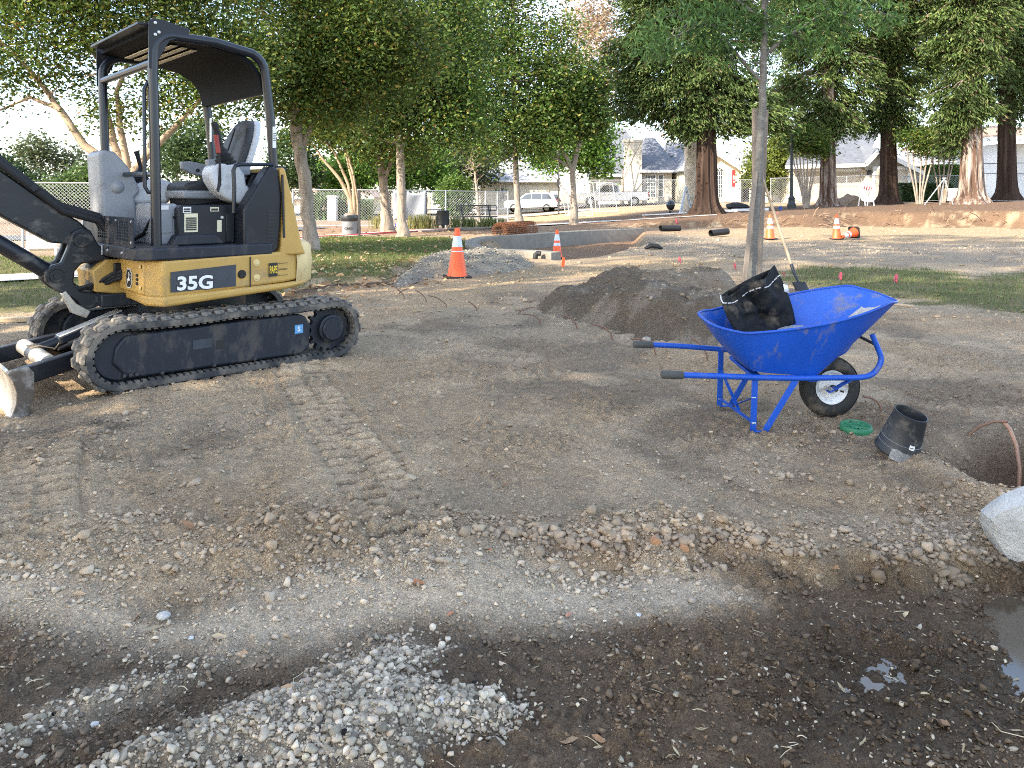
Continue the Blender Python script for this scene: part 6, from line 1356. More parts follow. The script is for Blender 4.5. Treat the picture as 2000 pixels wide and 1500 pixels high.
# redwoods: fluted trunks and drooping sprays
def redwood(name, label, px, py, Y, wpx, blobs_px, n, seed, bark='redbark', top=-160, lean=0, dark=0.0, ls=.25):
    rng = np.random.default_rng(seed); base = P(px, py, Y); base.z = gz(base.x, base.y)
    t = thing(name, label, 'tree', tuple(base), group='redwoods along the bank')
    r = wpx * Y / F / 2; topz = P(px, top, Y).z; mb = MB(); nv = 26; nu = 72
    def tf(u, v):
        z = base.z - .2 + (topz - base.z + .2) * (v ** 1.5); a = 2 * PI * u
        rr = r * (1.06 - .55 * v) * (1 + .75 * math.exp(-max(0, z - base.z) / (r * .55)) * (1 + .22 * math.sin(5 * a + seed) + .15 * math.sin(3 * a + 1)))
        rr *= 1 + .075 * math.sin(11 * a + 1.5 * math.sin(z * .5)) + .045 * math.sin(23 * a + z * .6)
        return Vector((base.x + rr * math.cos(a) + lean * (z - base.z), base.y + rr * math.sin(a), z))
    mb.grid(tf, nu, nv, True)
    pos = []; alg = []; tone = []
    nb = 0
    for (bx, by, rx, ry) in blobs_px:
        c = P(bx, by, Y); k = Y / F
        m = max(3, int(3.6 * n * (rx * ry) / sum(b[2] * b[3] for b in blobs_px) / 90))
        for i in range(m):
            d = rng.normal(size=3); d /= np.linalg.norm(d); rr = rng.uniform(.25, 1) ** .6
            tip = np.array(c) + d * rr * np.array((rx * k, (rx + ry) / 2 * k * .9, ry * k))
            st = np.array((base.x + lean * (tip[2] - base.z), base.y, tip[2] + rng.uniform(.3, 1.6)))
            out = tip - st; L = np.linalg.norm(out[:2]); out = out / (np.linalg.norm(out) + 1e-6)
            if i % 3 == 0: limb(mb, st, tip, .05, .012, rng, 4, .06)
            tn = rng.normal(0, .20)
            ns = 90; s_ = rng.uniform(0, 1, ns); side = rng.normal(0, 1, ns); perp = np.array((-out[1], out[0], 0)); perp /= np.linalg.norm(perp) + 1e-6
            fr = min(1.5, .7 + L * .16)
            p_ = tip[None] - out[None] * (s_ * fr)[:, None] + perp[None] * (side * .40 * (.35 + s_ * .8))[:, None]; p_[:, 2] -= np.abs(side) * .14 + rng.exponential(.16, ns)
            a_ = out[None] * .9 + perp[None] * np.sign(side)[:, None] * .9; a_ = a_ + np.array((0, 0, -.55))[None]
            pos.append(p_); alg.append(a_); tone.append(np.full(ns, tn))
    obj('trunk', mb, bark, t, world=True, ang=70)
    pos = np.concatenate(pos); alg = np.concatenate(alg); tone = np.concatenate(tone) - dark
    leaf_mesh('crown', pos, ls, leaf_cols(*RED, len(pos), tone, rng, .14), t, 'needle', .28, 0, seed=seed, along=alg)
    return t
redwood('redwood', 'broad dark redwood with low sweeping boughs left of the sapling', 1380, 418, 38.5, 42, [(1300, 180, 110, 70), (1400, 170, 110, 70), (1280, 90, 110, 70), (1420, 60, 120, 80), (1230, 200, 60, 50), (1480, 200, 70, 50), (1380, 240, 120, 25), (1340, -30, 160, 70), (1270, 20, 90, 60), (1310, 255, 50, 25), (1540, 228, 40, 36), (1200, 120, 50, 60)], 20000, 201, dark=.0)
redwood('redwood', 'redwood with sunlight painted on its foot right of the lamp post', 1617, 408, 45.0, 30, [(1640, 220, 70, 50), (1560, 180, 80, 60), (1680, 150, 80, 60), (1600, 90, 100, 60), (1690, 40, 90, 60), (1560, 10, 110, 60), (1620, -60, 140, 60), (1600, 258, 60, 24), (1560, 245, 45, 28), (1655, 245, 45, 28)], 15000, 202, bark='redbarksunlit')
redwood('redwood', 'darkest redwood trunk behind the striped barricade', 1735, 402, 47.0, 32, [(1750, 200, 70, 60), (1790, 120, 80, 60), (1720, 90, 70, 60), (1800, 30, 90, 60), (1740, -40, 130, 60), (1700, 232, 50, 30), (1790, 248, 55, 30)], 13000, 203)
redwood('redwood', 'sunlit redwood with sun patches painted on its trunk second from the right', 1897, 400, 42.0, 42, [(1860, 190, 60, 60), (1900, 110, 80, 60), (1850, 60, 70, 60), (1930, 30, 80, 60), (1880, -50, 130, 60), (1845, 255, 38, 50), (1920, 205, 50, 38), (1880, 215, 50, 40)], 13000, 204, bark='redbarksunlit')
redwood('redwood', 'redwood at the right edge in front of the white house', 1966, 394, 47.0, 34, [(1970, 160, 70, 70), (1990, 80, 80, 60), (2040, 150, 70, 70), (1960, 10, 90, 60), (2060, 20, 90, 80), (1980, 225, 40, 25), (2000, -60, 120, 60)], 13000, 205)
# ------------------------------------------------------------------ street side: paths, road, kerbs
def ribbon(name, pts, w, m, z_off=.02, thick=0.0):
    mb = MB(); n = len(pts); vs = []
    for i, p in enumerate(pts):
        a = Vector(pts[max(i - 1, 0)]); b = Vector(pts[min(i + 1, n - 1)]); d = (b - a).normalized(); s = Vector((-d.y, d.x)) * w / 2
        for sg in (-1, 1): q = Vector(p) + s * sg; vs.append((q.x, q.y, gz(p[0], p[1]) + z_off))
    mb.add(vs, [(2 * i, 2 * i + 1, 2 * i + 3, 2 * i + 2) for i in range(n - 1)])
    o = obj(name, mb, m, smooth=False, solid=thick); return struct(o)
ribbon('sidewalk', [tuple(GG(x, y)[:2]) for x, y in ((-330, 566), (-120, 553), (0, 546), (90, 541), (190, 536), (300, 528))], 1.15, 'sidewalk', .03)
ribbon('road', [(-40, 19.5), (-22, 21.5), (-14, 23.2), (-10, 26), (-8.5, 32)], 2.6, 'asphalt', .03)
ribbon('sidewalk', [(-26, 50.5), (-18, 49.0), (-11, 46.5), (-6, 48), (-1, 54), (6, 61)], 1.3, 'sidewalk', .03)
ribbon('park_path', [tuple(GG(x, y)[:2]) for x, y in ((560, 468), (700, 458), (860, 449), (960, 444), (1120, 436), (1260, 428), (1400, 420))], 1.1, 'sidewalk', .02)
ribbon('driveway', [(28, 44), (27.2, 55.5)], 5.2, 'sidewalk', .03)
ribbon('road', [(-70, 72), (-20, 71), (20, 70), (70, 69)], 7.0, 'asphalt', .04)
ribbon('sidewalk', [(-70, 67.4), (-20, 66.6), (20, 65.6), (26, 62)], 1.5, 'sidewalk', .05)
mb = MB(); q = [GG(570 + 60 * i, 466 - 3.4 * i) + Vector((0, -.4, .02 + .015 * (i % 2))) for i in range(6)]; mb.tube(q, .03, 6); tag(obj('hose_line', mb, 'redpaint', origin=tuple(q[0])), 'red hose lying along the park path by the metal bin', 'hose')
for i, (x0, y0, x1, y1) in enumerate(((820, 455, 975, 446), (870, 452, 968, 449))):
    a, b = GG(x0, y0), GG(x1, y1); mb = MB(); mb.beam(a + Vector((0, 0, .05 + .05 * i)), b + Vector((0, 0, .05 + .05 * i)), .14, .045); tag(obj('form_board', mb, 'stake', origin=tuple(a)), ('long grey form board on the path below the bench', 'second grey form board lying on the first below the bench')[i], 'board')
a, b = GG(-120, 634), GG(56, 629); mb = MB(); mb.beam(a + Vector((0, 0, .03)), b + Vector((0, 0, .03)), .09, .04); tag(obj('lumber_board', mb, 'wood', origin=tuple(a), bevel=.003), 'raw wooden board on the soil left of the digger tracks', 'board')
# curved concrete kerb of the planter
def kerb():
    top = [(1086, 492), (1040, 489), (985, 487), (945, 483), (922, 476), (925, 468), (950, 462), (1000, 459), (1060, 455), (1140, 450), (1250, 446)]
    zt = .13; pts = [G(x, y, zt) for x, y in top]; P2 = []
    for i in range(len(pts) - 1):                      # Catmull-Rom
        p0, p1, p2, p3 = pts[max(i - 1, 0)], pts[i], pts[i + 1], pts[min(i + 2, len(pts) - 1)]
        for j in range(6):
            t = j / 6; P2.append(.5 * ((2 * p1) + (p2 - p0) * t + (2 * p0 - 5 * p1 + 4 * p2 - p3) * t * t + (3 * p1 - p0 - 3 * p2 + p3) * t ** 3))
    P2.append(pts[-1]); mb = MB(); n = len(P2); vs = []
    for i, p in enumerate(P2):
        d = (P2[min(i + 1, n - 1)] - P2[max(i - 1, 0)]); d.z = 0; d.normalize(); s = Vector((-d.y, d.x, 0)) * .16
        for a, z in ((1, -.45), (1, zt), (-1, zt), (-1, -.45)): vs.append((p.x + s.x * a, p.y + s.y * a, z))
    fs = [(4 * i + j, 4 * i + (j + 1) % 4, 4 * i + 4 + (j + 1) % 4, 4 * i + 4 + j) for i in range(n - 1) for j in range(4)] + [(0, 1, 2, 3), (4 * n - 4, 4 * n - 3, 4 * n - 2, 4 * n - 1)]
    mb.add(vs, fs); return mb
tag(obj('planter_kerb', kerb(), 'concrete', bevel=.015, ang=40), 'curved concrete planter kerb behind the gravel heap', 'kerb')
# rolled rusty mesh
a, b = G(985, 462, 0), G(1052, 457, 0); a.z = gz(a.x, a.y); ROLL = thing('wire_mesh_roll', 'roll of rusty reinforcing mesh lying by the kerb', 'mesh roll', tuple(a))
ax = (b - a); ax.z = 0; Lr = 1.78; ax.normalize(); c0_ = a + Vector((-.1, .1, .29)); nr = Vector((-ax.y, ax.x, 0))
mb = MB()
for i in range(24):
    o_ = c0_ + ax * (Lr * i / 23 - .1); turns = 3.0 if i in (0, 23) else 2.2; N_ = int(26 * turns)
    mb.tube([o_ + (nr * math.cos(2 * PI * j / 26 + i * .2) + Vector((0, 0, math.sin(2 * PI * j / 26 + i * .2)))) * (.29 - .045 * j / 26) for j in range(N_)], .010, 4, cap=False)
obj('spiral_wires', mb, 'rust', ROLL, world=True)['kind'] = 'stuff'
mb = MB()
for k in range(3):
    rr = .29 - .045 * k
    for j in range(26 - 4 * k): t = 2 * PI * j / (26 - 4 * k); d = (nr * math.cos(t) + Vector((0, 0, math.sin(t)))) * rr; mb.tube([c0_ + d - ax * .13, c0_ + d + ax * (Lr - .07)], .008, 4, cap=False)
obj('long_wires', mb, 'rust', ROLL, world=True)['kind'] = 'stuff'
# loose drain pipes on the graded ground
def pipe(p0, p1, r, lb, m='hose'):
    mb = MB(); d = (p1 - p0).normalized(); x = d.orthogonal().normalized(); y = d.cross(x)
    def f(u, v):
        q = [(p0, r), (p1, r), (p1, r * .82), (p0, r * .82)][int(round(v * 3))]; return q[0] + (x * math.cos(2 * PI * u) + y * math.sin(2 * PI * u)) * q[1]
    mb.grid(f, 18, 4, True); tag(obj('drain_pipe', mb, m, origin=tuple(p0)), lb, 'pipe')
a = GG(1388, 463); pipe(a + Vector((0, 0, .12)), a + Vector((.62, .35, .16)), .10, 'short black drain pipe lying left of the sapling')
a = GG(1290, 452); pipe(a + Vector((0, 0, .12)), a + Vector((.75, .3, .10)), .10, 'black drain pipe half buried at the end of the kerb')
a = GG(1001 + 0, 0 + 505) if False else GG(1050, 506); mb = MB(); mb.tube([a + Vector((-.05, 0, .0)), a + Vector((-.04, 0, .09)), a + Vector((0, .02, .12)), a + Vector((.06, 0, .11))], .055, 9); tag(obj('drain_elbow', mb, 'hose', origin=tuple(a), ang=60), 'black plastic drain elbow at the kerb end', 'pipe fitting')
a = GG(1276, 487); mb = MB(); mb.tube([a + Vector((-.2, 0, .02)), a + Vector((-.05, .05, .08)), a + Vector((.1, 0, .07)), a + Vector((.22, .05, .02))], [.03, .07, .06, .03], 7); tag(obj('rubber_scrap', mb, 'hose', origin=tuple(a)), 'scrap of black rubber on the rubble before the kerb', 'scrap')
# bins and bench
q = GG(683, 458); BIN = thing('rubbish_bin', 'round galvanised bin with a black liner beside the crape tree', 'bin', tuple(q))
mb = MB(); mb.lathe([(0, 0), (.22, 0), (.24, .02), (.265, .60), (.255, .61)], n=24); obj('bin_body', mb, 'canbin', BIN)
mb = MB(); mb.lathe([(.27, .44), (.285, .47), (.28, .60), (.27, .635), (.24, .62), (.22, .5)], n=24); obj('bin_liner', mb, 'tarp', BIN, ang=60)
mb = MB(); mb.lathe([(.23, .60), (.15, .68), (0, .72)], n=14); obj('bin_rubbish', mb, 'stake', BIN)
tm = text_mesh('CRPD', .11, extrude=.001, bold=.003); tm.transform(Matrix.Translation((.02, -.258, .20)) @ Matrix.Rotation(R(90), 4, 'X')); obj('stencil_lettering', tm, 'inkblack', BIN, smooth=False)
a = GG(702, 462); mb = MB(); mb.beam(a, a + Vector((0, 0, 1.45)), .09, .05); tag(obj('sign_post', mb, 'darktrim', origin=tuple(a)), 'dark slotted post right of the galvanised bin', 'post')
q = GG(865, 447); PB = thing('rubbish_bin', 'black bin carried on a short post beside the bench', 'bin', tuple(q))
mb = MB(); mb.lathe([(0, .16), (.24, .16), (.255, .18), (.255, .70), (.262, .72), (.255, .73), (.225, .72), (0, .70)], n=24); obj('bin_body', mb, 'blackmetal', PB)
mb = MB(); mb.lathe([(.06, 0), (.05, .05), (.07, .16)], n=12); obj('bin_post', mb, 'blackmetal', PB)
q = GG(930, 444); BE = thing('park_bench', 'black metal picnic bench with a mesh backrest by the grass tufts', 'bench', tuple(q), R(4))
def bp(name, mb, **k): obj(name, mb, 'blackmetal', BE, **k)
mb = MB(); mb.box((.02, -.05, .46), (1.75, .36, .05)); bp('bench_seat', mb, bevel=.01)
mb = MB(); mb.tube([(-.85, .18, .66), (-.85, .22, .92), (.62, .22, .94), (.62, .18, .68)], .03, 8)
for j in range(8): mb.beam((-.84, .20, .68 + .033 * j), (.62, .20, .69 + .033 * j), .012, .012)
for j in range(14): mb.beam((-.82 + .11 * j, .20, .66), (-.82 + .11 * j, .22, .94), .012, .012)
bp('backrest', mb)
mb = MB(); mb.tube([(.55, .2, .92), (.85, .2, .93), (.9, .2, .86), (.87, .2, .72), (.55, .2, .70)], .02, 8); bp('end_loop', mb)
for x in (-.55, .62): mb = MB(); mb.beam((x, .0, 0), (x, .0, .46), .09, .09); mb.beam((x - .03, .05, .45), (x - .10, .20, .95), .06, .05); bp('bench_leg', mb)
# chain-link fences
def chain(name, label, pts, h, step=2.6, pitch=.10, wr=.005, zb=None, post_r=.028, group=None, screen=None, mid=False):
    p0 = Vector((*pts[0], 0)); p0.z = gz(*pts[0]) if zb is None else zb
    t = thing(name, label, 'fence', tuple(p0), group=group); wires = MB()
    for i in range(len(pts) - 1):
        a = Vector((*pts[i], 0)); b = Vector((*pts[i + 1], 0)); L = (b - a).length; n = max(1, round(L / step)); d = (b - a) / L
        za, zb_ = (gz(a.x, a.y), gz(b.x, b.y)) if zb is None else (zb, zb)
        def base(s): q = a + d * s; q.z = za + (zb_ - za) * s / L; return q
        for j in range(n + (1 if i == len(pts) - 2 else 0)):
            q = base(L * j / n); mb = MB(); mb.cyl(q - Vector((0, 0, .05)), q + Vector((0, 0, h + .03)), post_r, n=8); obj('fence_post', mb, 'galv', t, world=True)
        mb = MB(); mb.tube([base(0) + Vector((0, 0, h)), base(L) + Vector((0, 0, h))], post_r * .75, 6)
        mb.tube([base(0) + Vector((0, 0, .06)), base(L) + Vector((0, 0, .06))], post_r * .6, 6); obj('fence_rail', mb, 'galv', t, world=True)
        nn = int((L + h) / pitch)
        for j in range(nn):
            s = j * pitch - h
            for sg in (1, -1):
                s0, s1 = (s, s + h) if sg > 0 else (s + h, s); z0, z1 = .07, h
                if min(s0, s1) < 0 or max(s0, s1) > L:
                    t0, t1 = 0.0, 1.0; ds = s1 - s0
                    for lim in (0, L):
                        f = (lim - s0) / ds
                        if ds > 0: t0, t1 = (max(t0, f), t1) if lim == 0 else (t0, min(t1, f))
                        else: t0, t1 = (t0, min(t1, f)) if lim == 0 else (max(t0, f), t1)
                    if t1 <= t0: continue
                    s0, s1, z0, z1 = s0 + ds * t0, s0 + ds * t1, .07 + (h - .07) * t0, .07 + (h - .07) * t1
                wires.tube([base(s0) + Vector((0, 0, z0)), base(s1) + Vector((0, 0, z1))], wr, 3, cap=False)
    o = obj('chain_link', wires, 'wire', t, world=True, smooth=False); o['kind'] = 'stuff'
    return t
chain('chain_link_fence', 'chain link fence beyond the sidewalk at the left edge, seen past the boom', [(-26, 16.6), (-14, 18.2), (-9.2, 19.2), (-8.2, 21)], 1.62, 2.4, .085, .0050)
cf = chain('chain_link_fence', 'chain link fence run behind the paired tree trunks', [(-9.3, 33.5), (-4.6, 33.6), (-1.2, 35.5), (-.2, 40)], 1.58, 2.5, .12, .004)
mb = MB(); a, b = P(768, 372, 33.5), P(832, 428, 33.95); mb.grid(lambda u, v: Vector((a.x + (b.x - a.x) * u, a.y + (b.y - a.y) * u + .04 * math.sin(9 * u + 3 * v), a.z + (b.z - a.z) * v - (.16 * math.sin(PI * u) * (1 - v) if u > .5 else .02) + .0)), 16, 10); obj('privacy_screen', mb, 'screen', cf, world=True, solid=.006)
chain('chain_link_fence', 'temporary chain link fence in front of the house with the chimney', [(4.0, 56), (8.4, 55.5), (12.2, 55), (17.2, 54.5)], 2.35, 2.6, .17, .0045, zb=-.05)
chain('chain_link_fence', 'low chain link fence with the red banner by the yellow house', [(17.6, 53.6), (20, 53), (24.6, 52)], 1.75, 2.4, .15, .005)
chain('chain_link_fence', 'far chain link fence in front of the beige garage', [(25.0, 50.5), (30, 50), (36, 49.5), (41, 49)], 1.6, 3.2, .16, .005)
# leaning fence panels
def panel(px0, px1, py0, py1, Y, lean, lb):
    a, b = P(px0, py1, Y), P(px1, py1, Y); h = P(0, py0, Y).z - a.z; t = thing('fence_panel', lb, 'fence panel', tuple(a), group=None)
    up = Vector((-lean * h, .3, h)); mb = MB()
    for p, q in ((a, a + up), (b, b + up), (a, b), (a + up, b + up), (a + Vector((.22, 0, 0)), a + up + Vector((.3, 0, 0)))): mb.tube([p, q], .026, 7)
    obj('panel_frame', mb, 'galv', t, world=True); mb = MB(); L = (b - a).length
    for j in range(int(L / .16)):
        for sg in (1, -1):
            s0 = j * .16; s1 = min(max(s0 + sg * h, 0), L); f = abs(s1 - s0) / h; mb.tube([a + Vector((s0, 0, 0)), a + Vector((s1, 0, 0)) + up * f], .004, 3, cap=False)
    o = obj('chain_link', mb, 'wire', t, world=True, smooth=False); o['kind'] = 'stuff'
panel(1106, 1158, 361, 422, 47, .20, 'white framed fence panel leaning left, nearest the forked tree'); panel(1158, 1206, 357, 414, 49, .15, 'white framed fence panel leaning on the fence before the pickup')
# street lamp and slim pole
q = GG(1547, 411); q = P(1546, 410, 43.5); q.z = gz(q.x, q.y); LP_ = thing('street_lamp', 'black cast park lamp post under the redwood boughs', 'lamp post', tuple(q))
mb = MB(); mb.lathe([(.24, 0), (.24, .22), (.19, .28), (.17, .50), (.19, .56), (.12, .66), (.10, .72)], n=16); obj('lamp_base', mb, 'lampblack', LP_)
mb = MB(); mb.lathe([(.095, .7), (.075, 2.5), (.06, 4.2), (.08, 4.25), (.05, 4.35)], n=14); obj('lamp_pole', mb, 'lampblack', LP_)
mb = MB(); mb.lathe([(.08, 4.35), (.19, 4.5), (.21, 4.8), (.12, 5.0), (.03, 5.1), (0, 5.12)], n=14); obj('lamp_globe', mb, 'white', LP_)
q = P(1091, 408, 58); q.z = gz(q.x, q.y); mb = MB(); mb.cyl(q, q + Vector((0, 0, 4.2)), .07, .05, 8); mb.box(q + Vector((-.03, -.06, 2.3)), (.22, .14, .55)); mb.lathe([(.05, 4.2), (.16, 4.3), (.17, 4.6), (.05, 4.8), (0, 4.82)], q, n=10); tag(obj('street_lamp', mb, 'darktrim', origin=tuple(q)), 'slim dark lamp pole right behind the white car', 'lamp post')
# barricades, tripod, cabinets, tools by the redwoods
def a_frame(q, s, yaw, lb, striped=True):
    t = thing('barricade', lb, 'barricade', tuple(q), yaw)
    for y, nm in ((-.22 * s, 'front_frame'), (.22 * s, 'rear_frame')):
        mb = MB()
        for x in (-.28 * s, .28 * s): mb.beam((x, y, 0), (x, y * .15, 1.05 * s), .045 * s, .03 * s)
        obj(nm, mb, 'trim', t)
    for z, hh in ((.88, .22), (.36, .28)):
        mb = MB(); y = -.22 * s * (1 - z / 1.05) - .03 * s; mb.box((0, y, z * s), (.62 * s, .03 * s, hh * s)); bd = obj('barricade_board', mb, 'stripewhite', t, bevel=.004)
        if striped and z > .5:
            for j in range(4):
                x = (-.24 + .16 * j) * s; mb = MB(); mb.add([(x - .05 * s, y - .018 * s, (z - .105) * s), (x + .02 * s, y - .018 * s, (z - .105) * s), (x + .09 * s, y - .018 * s, (z + .105) * s), (x + .02 * s, y - .018 * s, (z + .105) * s)], [(0, 1, 2, 3)]); obj('red_stripe', mb, 'stripered', bd, solid=.004)
q = P(1692, 404, 43.5); q.z = gz(q.x, q.y); a_frame(q, 1.1, .35, 'red striped folding barricade between the redwoods')
q = GG(82, 498); a_frame(q + Vector((0, 0, -.02)), .95, .5, 'white folding barricade on the grass behind the boom', False)
q = P(1835, 400, 42.0); q.z = gz(q.x, q.y); t = thing('tripod', 'pale wooden survey tripod beside the sunlit redwood', 'tripod', tuple(q))
for a in (2.7, -.2, 1.2): mb = MB(); mb.beam((.75 * math.cos(a) - .05, .75 * math.sin(a) * .5, 0), (.25, 0, 1.40), .06, .04); obj('leg', mb, 'galv', t)
mb = MB(); mb.box((.25, 0, 1.43), (.14, .14, .06)); obj('tripod_head', mb, 'galv', t)
for px, w, lb in ((1859, .42, 'left of two pale utility cabinets by the hedge'), (1871, .36, 'right of two pale utility cabinets by the hedge')):
    q = P(px, 392, 46.0); q.z = gz(q.x, q.y); mb = MB(); mb.box((0, 0, .4), (w, .4, .8)); mb.box((0, 0, .81), (w + .05, .45, .04)); o = obj('utility_cabinet', mb, 'trim', bevel=.01); o.location = q; tag(o, lb, 'cabinet')
q = P(1338, 418, 41); q.z = gz(q.x, q.y); t = thing('step_ladder', 'small folding step ladder left of the first redwood', 'ladder', tuple(q))
for x, y in ((-.3, -.1), (.36, .25)): mb = MB(); mb.beam((x, y, 0), (.03, .05, 1.38), .07, .04); mb.beam((x + .1, y + .1, 0), (.08, .08, 1.38), .07, .04); obj('ladder_side', mb, 'galv', t)
mb = MB()
for j in range(4): mb.beam((-.26 + .07 * j, -.08, .2 + .3 * j), (-.17 + .07 * j, .04, .2 + .3 * j), .08, .03)
obj('ladder_steps', mb, 'galv', t)
q = P(1308, 410, 42); q.z = gz(q.x, q.y); v, f = stone_verts(2, np.random.default_rng(77), .4); mb = MB(); mb.add([tuple(a * np.array((.28, .25, .35)) + np.array((0, 0, .42))) for a in v], [tuple(a) for a in f]); mb.box((0, 0, .05), (.15, .15, .12)); o = obj('tarp_bundle', mb, 'tarp', smooth=False); o.location = q; tag(o, 'black plastic covered bundle near the step ladder', 'bundle')
for px, py, m, s_, lb in ((1403, 411, 'orange', .28, 'orange bucket at the foot of the first redwood'), (1353, 408, 'canbin', .32, 'grey tub behind the step ladder'), (1524, 409, 'bluebin', .16, 'small blue can by the lamp post')):
    q = P(px, py, 42); q.z = gz(q.x, q.y); mb = MB(); mb.lathe([(0, 0), (s_ * .40, 0), (s_ * .5, s_ * 1.15), (s_ * .53, s_ * 1.2), (s_ * .46, s_ * 1.18), (s_ * .4, s_ * .4), (0, s_ * .4)], n=16); o = obj('bucket', mb, m); o.location = q; tag(o, lb, 'bucket')
for px0, px1, py, Y, hh, lb in ((1255, 1350, 417, 40, .05, 'white plank on the mulch left of the first redwood'), (1430, 1500, 409, 42, .12, 'stack of pale boards past the first redwood'), (1412, 1440, 412, 41, .10, 'grey slab by the orange bucket')):
    a, b = P(px0, py, Y), P(px1, py, Y); a.z = gz(a.x, a.y) + hh / 2; b.z = gz(b.x, b.y) + hh / 2; mb = MB(); mb.beam(a, b, .3, hh); tag(obj('timber_board', mb, 'trim', origin=tuple(a), bevel=.005), lb, 'board')
q = P(1440, 405, 45); q.z = gz(q.x, q.y); v, f = stone_verts(2, np.random.default_rng(78), .4); mb = MB(); mb.add([tuple(a * np.array((.7, .4, .30)) + np.array((0, 0, .15))) for a in v], [tuple(a) for a in f]); o = obj('tarp_bundle', mb, 'hose', smooth=False); o.location = q; tag(o, 'low dark tarp bundle behind the pale boards', 'bundle')
mb = MB(); q = P(1433, 402, 52.5); q.z = gz(q.x, q.y); BN = thing('banner', 'red vertical banner on a thin pole by the yellow house', 'banner', tuple(q))
mb.cyl((-.12, 0, 0), (-.12, 0, 2.5), .015, n=6); obj('banner_pole', mb, 'galv', BN); mb = MB(); mb.box((.0, -.01, 1.85), (.22, .012, 1.15)); bc = obj('banner_cloth', mb, 'banner', BN); mb = MB(); mb.box((0, -.02, 1.9), (.10, .004, .25)); mb.box((.02, -.02, 1.62), (.06, .004, .12)); obj('banner_emblem', mb, 'white', bc)
HEAP2, _ = heap('soil_heap', 'small brown soil heap in front of the beige garage door', 'soil heap', [(1632, 404), (1640, 398.5), (1680, 398.5), (1690, 404), (1660, 405)], [(1660, 401, 1.0, 1.6, 2.2)], lambda x, y, h, sd: np.array((.16, .115, .075))[None] * np.ones((len(x), 1)), 471, cell=.25) if False else (None, None)
q = P(1655, 399, 47.5); q.z = gz(q.x, q.y); rr2 = np.random.default_rng(79); v, f = stone_verts(3, rr2, .3); mb = MB(); mb.add([tuple(np.array((1.0, .8, .62)) * a * (1 + .05 * rr2.normal())) for a in v], [tuple(a) for a in f]); o = obj('soil_heap', mb, mat('dug_soil', (.17, .12, .08), .95, var=.3, scale=4, bump=.8, bscale=12)); o.location = q; tag(o, 'brown soil heap in front of the beige garage door', 'soil heap')
# torn roots along the cut bank
mb = MB(); rr3 = np.random.default_rng(80)
for k in range(150):
    x = rr3.uniform(5, 22); e_ = 33.2 + .8 * math.sin(x * .5) + .5 * math.sin(x * 1.3 + 1); y = e_ + rr3.uniform(-.7, .3); z = gz(x, y) + .02; d = Vector((rr3.normal() * .3, -abs(rr3.normal()) * .2, rr3.normal() * .22)); mb.tube([(x, y, z), Vector((x, y, z)) + d * .5 + Vector((0, 0, .06)), Vector((x, y, z)) + d], rr3.uniform(.008, .02), 4)
o = obj('root_litter', mb, mat('torn_roots', (.22, .14, .09), .9)); o['kind'] = 'stuff'

# ------------------------------------------------------------------ houses
def rect(mb, px0, px1, py0, py1, Y, d0, d1):
    a, b = P(px0, py1, Y), P(px1, py0, Y); return mb.box(((a.x + b.x) / 2, Y + (d0 + d1) / 2, (a.z + b.z) / 2), (abs(b.x - a.x), d1 - d0, b.z - a.z))
def hwall(t, px0, px1, py_top, Y, dep, m, zb=None, name='wall'):
    a, b = P(px0, py_top, Y), P(px1, py_top, Y); zb = zb if zb is not None else -1.2; mb = MB(); mb.box(((a.x + b.x) / 2, Y + dep / 2, (a.z + zb) / 2), (b.x - a.x, dep, a.z - zb)); return obj(name, mb, m, t, world=True, smooth=False)
def gable_wall(t, pts, Y, dep, m, zb=-1.2):
    p = [(P(x, y, Y).x, P(x, y, Y).z) for x, y in pts]; p = [(p[0][0], zb)] + p + [(p[-1][0], zb)]; mb = MB(); mb.prism(p, 'y', Y, Y + dep); return obj('gable_wall', mb, m, t, world=True, smooth=False)
def hip(t, px0, px1, py_e, py_r, rx0, rx1, Y, dep, m, oh=.5):
    a, b = P(px0, py_e, Y), P(px1, py_e, Y); r = P(0, py_r, Y).z; x0, x1 = P(rx0, 0, Y).x, P(rx1, 0, Y).x; y0, y1 = Y - oh, Y + dep + oh; ym = (y0 + y1) / 2
    mb = MB(); mb.add([(a.x - oh, y0, a.z), (b.x + oh, y0, a.z), (b.x + oh, y1, a.z), (a.x - oh, y1, a.z), (x0, ym, r), (x1, ym, r)], [(0, 1, 5, 4), (1, 2, 5), (2, 3, 4, 5), (3, 0, 4), (0, 3, 2, 1)])
    rf = obj('roof', mb, m, t, world=True, smooth=False); mb = MB(); mb.box(((a.x + b.x) / 2, y0 - .02, a.z - .09), (b.x - a.x + 2 * oh, .06, .22)); obj('fascia', mb, 'trim', rf, world=True, smooth=False); return rf
def slope(t, quad, m, name='roof', th=.12):
    mb = MB(); mb.add(quad, [tuple(range(len(quad)))]); return obj(name, mb, m, t, world=True, smooth=False, solid=th)
